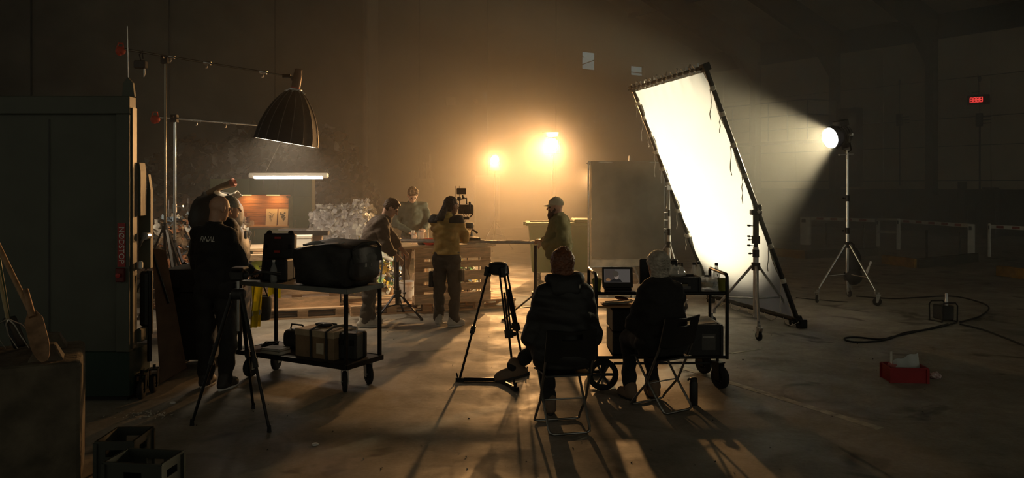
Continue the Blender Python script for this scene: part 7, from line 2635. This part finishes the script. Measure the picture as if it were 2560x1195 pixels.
hair_cap(p8, M_greyhair, extra=ex8, seed=83, low=-0.2, r=(0.094, 0.108, 0.101), ext=True)
mb = MB()
for s_ in (-1, 1):
    for k in range(4):
        mb.tube([p8['hp'](s_ * 0.006, -0.142, 0.05 - 0.022 * k), p8['hp'](s_ * 0.022, -0.150, 0.045 - 0.022 * k), p8['hp'](s_ * 0.034, -0.135, 0.04 - 0.022 * k)], 0.0045, 6)
mb.tube([p8['hp'](0, -0.146, 0.06), p8['hp'](0, -0.146, -0.03)], 0.006, 6)
mb.build('claw_clip', mat('clip_pale', (0.42, 0.36, 0.28), 0.4), p8['root'], smooth=True)
# ------------------------------------------------------------------ right wall fittings, barriers, odds and ends
def on_right(px, py, off=0.0):
    t_, z_ = right_pixel(px, py)
    return H(off, t_, z_), t_, z_


# red digital display
pd, _, _ = on_right(2450, 250, 0.18)
kd = pd.y / FOC
dsp = thing('digital_display', 'small black wall display with glowing red digits', 'display', pd, math.atan2(-U.y, -U.x))
# local x along V? face looks along U (into the hall)
FM = Matrix((V, -U, Vector((0, 0, 1)))).transposed()      # local x = along wall toward us, y = into wall, z up
dsp.rotation_euler = FM.to_euler()
dw, dh = 0.78, 0.36
MB().box((0, 0.05, 0), (dw, 0.12, dh)).build('housing', M_black, dsp, bevel=0.015)
M_led = emitter('red_led', (1.0, 0.06, 0.05), 1.8, False)
MB().box((-0.045, -0.012, 0.0), (0.50, 0.004, 0.22)).build('display_window', mat('dark_red_glass', (0.06, 0.004, 0.004), 0.3, emit=(0.5, 0.01, 0.01), estr=0.35), dsp)
for k in range(4):
    mb = MB()
    x0 = -0.225 + 0.12 * k
    w_, h_ = 0.085, 0.17
    th = 0.026
    mb.box((x0, -0.018, h_ / 2), (w_, 0.006, th))
    mb.box((x0, -0.018, -h_ / 2), (w_, 0.006, th))
    mb.box((x0, -0.018, 0), (w_, 0.006, th))
    for sx_ in (-1, 1):
        for sz_ in (-1, 1):
            mb.box((x0 + sx_ * w_ / 2, -0.018, sz_ * h_ / 4), (th, 0.006, h_ / 2))
    mb.build('digit', M_led, dsp)
mb = MB()
mb.box((-0.1, 0.08, 0.30), (0.3, 0.02, 0.03))
mb.tube([(-0.02, 0.08, 0.2), (-0.02, 0.08, 0.7), (-0.03, 0.08, 1.0)], 0.015, 6)
mb.build('mounting_bracket', M_dark, dsp)


def wall_device(label, px, py, h):
    p, _, _ = on_right(px, py, 0.12)
    t = thing('wall_sensor', label, 'sensor', p)
    t.rotation_euler = FM.to_euler()
    MB().box((0, 0, 0), (0.22, 0.14, 0.5)).build('junction_box', M_black, t, bevel=0.02)
    for k in range(3):
        MB().bar((0.1, 0, 0.1 - 0.12 * k), (0.42, 0, 0.1 - 0.12 * k), 0.03, 0.03).build('contact_arm', M_black, t)
    MB().tube([(0, 0.04, -0.2), (0, 0.04, -h)], 0.03, 6).build('conduit', M_black, t)
    MB().tube([(0, 0.04, 0.2), (0, 0.04, 1.5)], 0.012, 6).build('feed_wire', M_black, t)
    MB().ell((0, 0.04, 1.55), (0.06, 0.05, 0.12), 10).build('bell', M_black, t, smooth=True)
    return t


wall_device('dark cable box on the wall below the red display', 2452, 300, 2.7)
wall_device('dark cable box on the wall between the two columns', 2252, 300, 2.7)
# tall dark switch cabinet on the column behind the big lamp
p, _, _ = on_right(2135, 370, 0.35)
k_ = p.y / FOC
cab = thing('switch_cabinet', 'tall dark switch cabinet on the wall behind the big white lamp', 'cabinet', p)
cab.rotation_euler = FM.to_euler()
MB().box((0, 0, 0), (1.0, 0.5, 3.4)).build('cabinet_body', mat('cabinet_grey', (0.045, 0.045, 0.038), 0.5), cab, bevel=0.02)
MB().box((0, -0.26, 0), (0.9, 0.02, 3.2)).build('door', mat('cabinet_grey2', (0.055, 0.055, 0.046), 0.5), cab, bevel=0.01)
MB().box((0.35, -0.28, 0), (0.05, 0.03, 0.2)).build('handle', M_black, cab)
# walkway railing left of the cabinet
rl = thing('walkway_railing', 'dark walkway railing high on the wall beyond the diffusion frame', 'railing', H(0, 0, 0))
zr = [right_pixel(2060, y)[1] for y in (252, 288)]
zf = right_pixel(2060, 350)[1]
ta, tb_ = right_pixel(1830, 300)[0], right_pixel(2060, 300)[0]
for z in zr:
    MB().bar(H(1.2, ta, z) - H(0, 0), H(1.2, tb_, z) - H(0, 0), 0.05, 0.05).build('rail', M_dark, rl)
    MB().bar(H(1.2, tb_, z) - H(0, 0), H(0.2, tb_ + 0.9, z - 0.1) - H(0, 0), 0.05, 0.05).build('rail', M_dark, rl)
n = 5
for i in range(n + 1):
    t_ = ta + (tb_ - ta) * i / n
    MB().bar(H(1.2, t_, zf) - H(0, 0), H(1.2, t_, zr[0]) - H(0, 0), 0.05, 0.05).build('baluster_post', M_dark, rl)
MB().bar(H(0.3, tb_ + 0.85, zf) - H(0, 0), H(0.3, tb_ + 0.85, zr[0] - 0.1) - H(0, 0), 0.05, 0.05).build('baluster_post', M_dark, rl)
MB().box(H(0.7, (ta + tb_) / 2, zf - 0.08) - H(0, 0), (1.1, tb_ - ta, 0.1), HM).build('walkway_deck', M_dark, rl)

# parking barriers
M_bar = mat('barrier_white', (0.78, 0.76, 0.68), 0.6, var=0.15)
M_bred = mat('barrier_red', (0.32, 0.03, 0.02), 0.6, var=0.2)


def barrier(label, pa, pb, ya, yb, za, zb, n, start=0):
    a, b = P(pa, ya, za), P(pb, yb, zb)
    t = thing('road_barrier', label, 'barrier', a)
    d = b - a
    m = 2 * n + 1
    MB().bar((0, 0, 0), d, 0.05, 0.10).build('arm', M_bar, t)
    for k in range(n):
        q0, q1 = d * ((2 * k + 0.9) / m), d * ((2 * k + 1.85) / m)
        MB().bar(q0, q1, 0.056, 0.065).build('red_band', M_bred, t)
    return t


barrier('red and white barrier arm behind the tall lamp stand', 2027, 2188, 546, 551, 25.6, 24.3, 4)
barrier('red and white barrier arm between the two white posts', 2246, 2424, 552, 564, 23.7, 22.0, 5)
barrier('red and white barrier arm running out of the frame', 2474, 2660, 566, 576, 21.6, 20.2, 4)


def bpost(label, px, yt, yb, wpx, m=M_bar):
    z = EYE * FOC / (yb - HOR)
    g = G(px, yb)
    w_ = wpx * z / FOC
    h_ = EYE - (yt - HOR) * z / FOC
    t = thing('barrier_post', label, 'post', g, R(-35))
    MB().bx((-w_ / 2, -w_ * 0.35, 0), (w_ / 2, w_ * 0.35, h_)).build('post_body', m, t, bevel=0.02)
    MB().bx((-w_ * 0.3, -w_ * 0.37, h_ - 0.16), (w_ * 0.1, -w_ * 0.34, h_ - 0.06)).build('lock_plate', M_dark, t)
    return t


bpost('wide pale barrier post next to the diffusion frame', 2014, 543, 612, 24)
bpost('slim pale post at the end of the barrier behind the lamp', 2195, 548, 616, 9)
bpost('slim pale post at the start of the second barrier arm', 2246, 546, 624, 9)
bpost('wide pale post carrying the second barrier arm', 2428, 560, 638, 16)
bpost('slim pale post carrying the third barrier arm at the right', 2473, 558, 643, 7)
mb = MB()
rb_ = thing('barrier_rail', 'short pale rails joining the two slim barrier posts', 'rail', G(2195, 616))
for y in (548, 580):
    a, b = P(2195, y, 24.67), P(2246, y + 1, 23.6)
    MB().bar(a - G(2195, 616), b - G(2195, 616), 0.05, 0.06).build('rail', M_bar, rb_)
for k, (px, yt, yb) in enumerate(((2066, 558, 630), (2160, 562, 622), (2317, 575, 650), (2400, 580, 640))):
    z = EYE * FOC / (yb - HOR)
    g = G(px, yb)
    nm = ['first', 'second', 'third', 'fourth'][k]
    t = thing('marker_pole', nm + ' thin dark marker pole from the diffusion frame along the barriers', 'pole', g)
    MB().cyl((0, 0, 0), (0, 0, EYE - (yt - HOR) * z / FOC), 0.03, n=8).build('pole_tube', M_dark, t)
    MB().cyl((0, 0, 0), (0, 0, 0.03), 0.09, n=10).build('base_plate', M_dark, t)
# kerbs with worn yellow paint
M_kerb = mat('kerb_concrete', (0.075, 0.07, 0.055), 0.85, var=0.3, scale=4)
M_kyel = mat('kerb_yellow', (0.26, 0.15, 0.03), 0.8, var=0.45, scale=6)
for lab, pts_ in (('worn yellow kerb stone in front of the second barrier', ((2215, 660), (2300, 672), (2450, 655))), ('worn yellow kerb stone at the right edge', ((2505, 690), (2660, 712))), ('worn yellow kerb stone beyond the foot of the diffusion frame', ((1930, 640), (2018, 648), (2200, 640)))):
    t = thing('kerb', lab, 'kerb', G(*pts_[0]))
    for i, (a, b) in enumerate(zip(pts_, pts_[1:])):
        a, b = G(*a) - G(*pts_[0]), G(*b) - G(*pts_[0])
        o = Vector((0, 0.15, 0.06))
        MB().bar(a + o, b + o, 0.12, 0.30).build('kerb_stone', M_kyel if i == 0 else M_kerb, t, bevel=0.02)
# dark machine shapes by the wall
dk = thing('pump_unit', 'dark pump unit against the wall behind the barrier post', 'machine', H(1.2, right_pixel(2445, 400)[0], 0))
dk.rotation_euler = FM.to_euler()
MB().box((0, 0, 0.6), (0.7, 0.6, 1.2)).build('pump_body', M_dark, dk, bevel=0.05)
MB().cyl((0, 0, 1.2), (0, 0, 2.0), 0.15).build('standpipe', M_dark, dk)
MB().box((0.9, 0.2, 0.9), (0.5, 0.3, 1.8)).build('control_box', M_dark, dk, bevel=0.03)

# fittings on the gable wall
s_, z_ = wall_pixel(1059, 470)
ebx = thing('fuse_cabinet', 'pale fuse cabinet with conduits on the hazy far wall', 'cabinet', H(s_, 0.25, 0))
ebx.rotation_euler = HM.to_euler()
zt_, zb_ = wall_pixel(1059, 446)[1], wall_pixel(1059, 500)[1]
M_pale = mat('pale_fitting', (0.36, 0.32, 0.26), 0.6)
wv = 30 * H(s_, 0).y / FOC
MB().bx((-wv * 0.9, -0.15, zb_), (wv * 0.6, 0.15, zt_)).build('cabinet_body', M_pale, ebx, bevel=0.02)
MB().bx((-wv * 0.85, -0.17, zb_ + 0.05), (wv * 0.55, -0.15, zt_ - 0.05)).build('door', M_pale, ebx, bevel=0.01)
zc_ = wall_pixel(1069, 386)[1]
for x, r_, zz in ((wv * 0.35, 0.05, zc_), (0.0, 0.03, zc_ - 0.3), (-0.12, 0.025, zc_ - 0.45)):
    MB().cyl((x, 0, zt_), (x, 0, zz), r_, n=8).build('conduit', M_pale, ebx)
MB().box((0.05, 0, zt_ + 0.35), (0.3, 0.12, 0.10)).build('conduit_clamp', M_pale, ebx)
MB().box((0.02, 0, zt_ + 0.62), (0.3, 0.12, 0.06)).build('conduit_clamp', M_pale, ebx)
s2, z2 = wall_pixel(1126, 253)
sgn = thing('wall_sign', 'faint pale square sign high on the far wall', 'sign', H(s2, 0.03, z2))
sgn.rotation_euler = HM.to_euler()
MB().box((0, 0, 0), (0.46, 0.04, 0.38)).build('sign_plate', M_pale, sgn, bevel=0.01)
MB().box((0.26, 0, -0.19), (0.12, 0.04, 0.08)).build('sign_tab', M_pale, sgn)
s3, z3 = wall_pixel(1187, 254)
sg3 = thing('wall_lamp', 'tiny round unlit fitting high on the far wall beside the sign', 'fitting', H(s3, 0.06, z3))
sg3.rotation_euler = HM.to_euler()
MB().cyl((0, 0.05, 0), (0, -0.05, 0), 0.09, n=14).build('fitting_body', M_pale, sg3)
MB().ell((0, -0.05, 0), (0.07, 0.04, 0.07), 12).build('fitting_dome', M_pale, sg3, smooth=True)
s4, z4 = wall_pixel(1215, 520)
dr = structure(bpy.data.objects.new('door_1', None))
C.objects.link(dr)
dr.location = H(s4, 0.03, 0)
dr.rotation_euler = HM.to_euler()
MB().box((0, 0, 1.1), (1.1, 0.06, 2.2)).build('door_leaf', mat('door_tan', (0.24, 0.20, 0.15), 0.7), dr, bevel=0.01)
mb = MB()
for x in (-0.6, 0.6):
    mb.box((x, -0.03, 1.13), (0.08, 0.1, 2.26))
mb.box((0, -0.03, 2.26), (1.28, 0.1, 0.08))
mb.build('door_frame', M_pale, dr)
# plank and low board leaning behind the counter
ln = thing('leaning_pole', 'thin pale pole leaning behind the person with glasses', 'pole', P(1076, 0, 14.2).xy.to_3d())
a, b = P(1067, 510, 14.6), Vector((P(1078, 0, 14.2).x, 14.2, 0))
MB().cyl((0, 0, 0), a - b, 0.022, n=8).build('pole_shaft', mat('pale_pole', (0.5, 0.42, 0.3), 0.6), ln, smooth=True)
MB().cyl((0, 0, 0.0), (0, 0, 0.04), 0.03, n=8).build('pole_foot', M_rubber, ln)
bar2 = thing('cross_trestle', 'pale timber trestle standing behind the mustard-jacketed operator', 'trestle', (P(1085, 0, 14.6).x, 14.6, 0))
zt2 = EYE - (561 - HOR) * 14.6 / FOC
MB().bar((-0.2, 0, zt2), (0.7, 0.05, zt2), 0.05, 0.05).build('top_rail', M_wood, bar2)
for x in (-0.15, 0.6):
    for y in (-0.25, 0.25):
        MB().bar((x, y, 0), (x, y * 0.15, zt2), 0.04, 0.04).build('leg', M_wood, bar2)

# ------------------------------------------------------------------ right foreground floor items
rc = G(2273, 957)
crt = open_crate('red_crate', 'small red crate holding torn plastic film on the dark floor', (rc.x, rc.y + 0.10, 0), R(-4), (0.34, 0.24, 0.15), mat('crate_red', (0.30, 0.012, 0.014), 0.5, var=0.15), slot=False)
MB().sheet(lambda u, v: (-0.08 + 0.24 * u, 0.02 + 0.05 * v, 0.10 + 0.16 * v * (0.45 + 0.55 * u) + 0.01 * math.sin(u * 12)), 12, 8, thick=0.003).build('plastic_film', glassy('dull_film', (0.55, 0.58, 0.56), 0.3, 0.8), crt, smooth=True)
MB().sheet(lambda u, v: (-0.14 + 0.03 * u, -0.02 + 0.02 * u, 0.10 + 0.18 * v), 4, 8, thick=0.004).build('paper_strip', M_paper, crt, smooth=True)
MB().sheet(lambda u, v: (-0.17 + 0.06 * u, -0.11 + 0.1 * v, 0.155 + 0.02 * math.sin(u * 8 + v * 5)), 6, 6, thick=0.003).build('torn_wrapper', mat('pink_wrap', (0.5, 0.16, 0.17), 0.6), crt, smooth=True)


def crumple(name, label, loc, r_, m, seed, cat):
    b = bagmesh(seed, r_, r_ * 0.7, r_ * 0.6, 16)
    rr = random.Random(seed)
    b.v = [(x * rr.uniform(0.75, 1.2), y * rr.uniform(0.75, 1.2), max(0.0, z * rr.uniform(0.8, 1.2))) for x, y, z in b.v]
    o = tag(b.build(name, m), label, cat)
    o.location = loc
    return o


crumple('crumpled_wrapper', 'crumpled pink and white wrapper lying beside the red crate', G(2338, 946), 0.055, mat('pink_paper', (0.55, 0.22, 0.22), 0.7, var=0.5, scale=40, col2=(0.7, 0.6, 0.58)), 5, 'wrapper')
# ballast box with handles and cables
bpz = G(2368, 806)
bal = thing('lamp_ballast', 'black lamp ballast box with a tube frame on the dark floor', 'ballast', (bpz.x, bpz.y + 0.1, 0), R(12))
MB().bx((-0.085, -0.11, 0.03), (0.085, 0.11, 0.23)).build('box_body', M_black, bal, bevel=0.012)
for y in (-0.12, 0.12):
    MB().tube([(-0.12, y, 0.012), (-0.125, y, 0.23), (-0.09, y, 0.27), (0.09, y, 0.27), (0.125, y, 0.23), (0.12, y, 0.012)], 0.010, 8).build('guard_frame', M_blackmetal, bal, smooth=True)
for x in (-0.12, 0.12):
    MB().cyl((x, -0.12, 0.012), (x, 0.12, 0.012), 0.010, n=8).build('guard_bar', M_blackmetal, bal)
MB().lathe([(0.022, 0), (0.024, 0.06), (0.02, 0.07), (0.02, 0.15), (0.012, 0.17)], (0.0, -0.06, 0.23), None, 14).build('cable_plug', M_alu, bal, smooth=True)


def cable(label, pix, r_=0.011, heights=None):
    pts = [G(*p) + Vector((0, 0, r_)) for p in pix]
    # Catmull-Rom
    out = []
    for i in range(len(pts) - 1):
        p0, p1, p2, p3 = pts[max(i - 1, 0)], pts[i], pts[i + 1], pts[min(i + 2, len(pts) - 1)]
        for k in range(8):
            t_ = k / 8
            out.append(0.5 * ((2 * p1) + (p2 - p0) * t_ + (2 * p0 - 5 * p1 + 4 * p2 - p3) * t_ * t_ + (3 * p1 - p0 - 3 * p2 + p3) * t_ ** 3))
    out.append(pts[-1])
    o = tag(MB().tube(out, r_, 6).build('power_cable', M_rubber, smooth=True), label, 'cable')
    return o


cable('thick black cable looping out toward the diffusion frame', [(2392, 808), (2330, 824), (2262, 834), (2220, 850), (2170, 857), (2125, 856), (2112, 848), (2140, 845), (2200, 850), (2240, 842), (2300, 829), (2370, 812)])
cable('black cable curving behind the ballast box to the lamp stand', [(2140, 742), (2230, 748), (2300, 745), (2380, 742), (2440, 754), (2472, 770), (2450, 792), (2400, 807)])
cable('black cable running off the right edge of the floor', [(2400, 812), (2450, 824), (2500, 842), (2560, 866), (2640, 900)])
cable('thin black cable crossing the floor under the diffusion frame', [(1990, 745), (2060, 752), (2120, 756)], 0.007)

# loose bits on the floor
for k, (px, py, lab) in enumerate(((788, 1112, 'flat white bottle cap alone on the floor near the photo tripod'), (432, 1008, 'small white bottle cap on the floor near the baling press'))):
    t = thing('bottle_closure', lab, 'bottle cap', G(px, py))
    MB().lathe([(0.022, 0), (0.024, 0.008), (0.018, 0.012)], (0, 0, 0), None, 14).build('cap_shell', M_white, t, smooth=True)
    MB().lathe([(0.0245, 0.0), (0.0252, 0.004), (0.0245, 0.006)], (0, 0, 0), None, 14, caps=False).build('cap_ridge', M_white, t)
mb = MB()
r_ = random.Random(17)
pts, nrm = [], []
for k in range(90):
    q = G(372 + r_.gauss(0, 34), 1038 + r_.gauss(0, 7))
    pts.append(q + Vector((0, 0, 0.004)))
    nrm.append((0, 0, 1))
scraps(mb, pts, nrm, r_, 0.004, 0.018, 1)
o = mb.build('debris', M_paper)
o['kind'] = 'stuff'
o['label'] = 'white shredded paper debris on the floor in front of the baling press'
o['category'] = 'debris'
mb = MB()
pts, nrm = [], []
for k in range(260):
    q = Vector((r_.uniform(-3.2, 4.5), r_.uniform(5.0, 10.5), 0.003))
    pts.append(q)
    nrm.append((0, 0, 1))
scraps(mb, pts, nrm, r_, 0.003, 0.011, 2)
o = mb.build('debris', [mat('grit_dark', (0.03, 0.025, 0.02), 0.9), mat('grit_pale', (0.3, 0.27, 0.22), 0.9)])
o['kind'] = 'stuff'
o['label'] = 'fine grit and paper crumbs scattered over the concrete floor'
o['category'] = 'debris'
# ------------------------------------------------------------------ stage haze filling the hall
hm = bpy.data.materials.new('stage_haze')
hm.use_nodes = True
nt = hm.node_tree
nt.nodes.clear()
vo = nt.nodes.new('ShaderNodeVolumeScatter')
vo.inputs['Color'].default_value = (0.95, 0.93, 0.88, 1)
vo.inputs['Density'].default_value = HAZE_DENSITY
vo.inputs['Anisotropy'].default_value = HAZE_G
ou = nt.nodes.new('ShaderNodeOutputMaterial')
nt.links.new(vo.outputs[0], ou.inputs['Volume'])
hm.cycles.homogeneous_volume = True
mb = MB()
plan = [Vector((-6.5, 9.6, 0)), Vector((16, 9.6, 0)), H(0.9, 20), H(0.9, 0.9), Vector((-6.5, 29.7, 0))]
n = len(plan)
vs = [Vector((q.x, q.y, -0.15)) for q in plan] + [Vector((q.x, q.y, 7.2)) for q in plan]
mb.add(vs, [tuple(range(n))[::-1], tuple(range(n, 2 * n))] + [(i, (i + 1) % n, n + (i + 1) % n, n + i) for i in range(n)])
hz = mb.build('haze', hm)
hz['kind'] = 'stuff'
hz['label'] = 'thin stage haze hanging over the whole film set'
hz['category'] = 'haze'
# a denser bank of the same haze around the lamps at the far end
hm2 = hm.copy()
hm2.name = 'stage_haze_bank'
hm2.node_tree.nodes['Volume Scatter'].inputs['Density'].default_value = BANK_DENSITY
hm2.cycles.homogeneous_volume = True
mb = MB()
plan = [Vector((-3.3, 17.6, 0)), Vector((-1.0, 16.6, 0)), Vector((2.3, 16.3, 0)), Vector((9.0, 17.2, 0)), H(1.0, 17.0), H(1.0, 1.0), Vector((-5.4, 30.3, 0))]
n = len(plan)
vs = [Vector((q.x, q.y, -0.14)) for q in plan] + [Vector((q.x, q.y, 7.1)) for q in plan]
mb.add(vs, [tuple(range(n))[::-1], tuple(range(n, 2 * n))] + [(i, (i + 1) % n, n + (i + 1) % n, n + i) for i in range(n)])
hz = mb.build('haze', hm2)
hz['kind'] = 'stuff'
hz['label'] = 'denser warm haze bank glowing around the far lamps'
hz['category'] = 'haze'
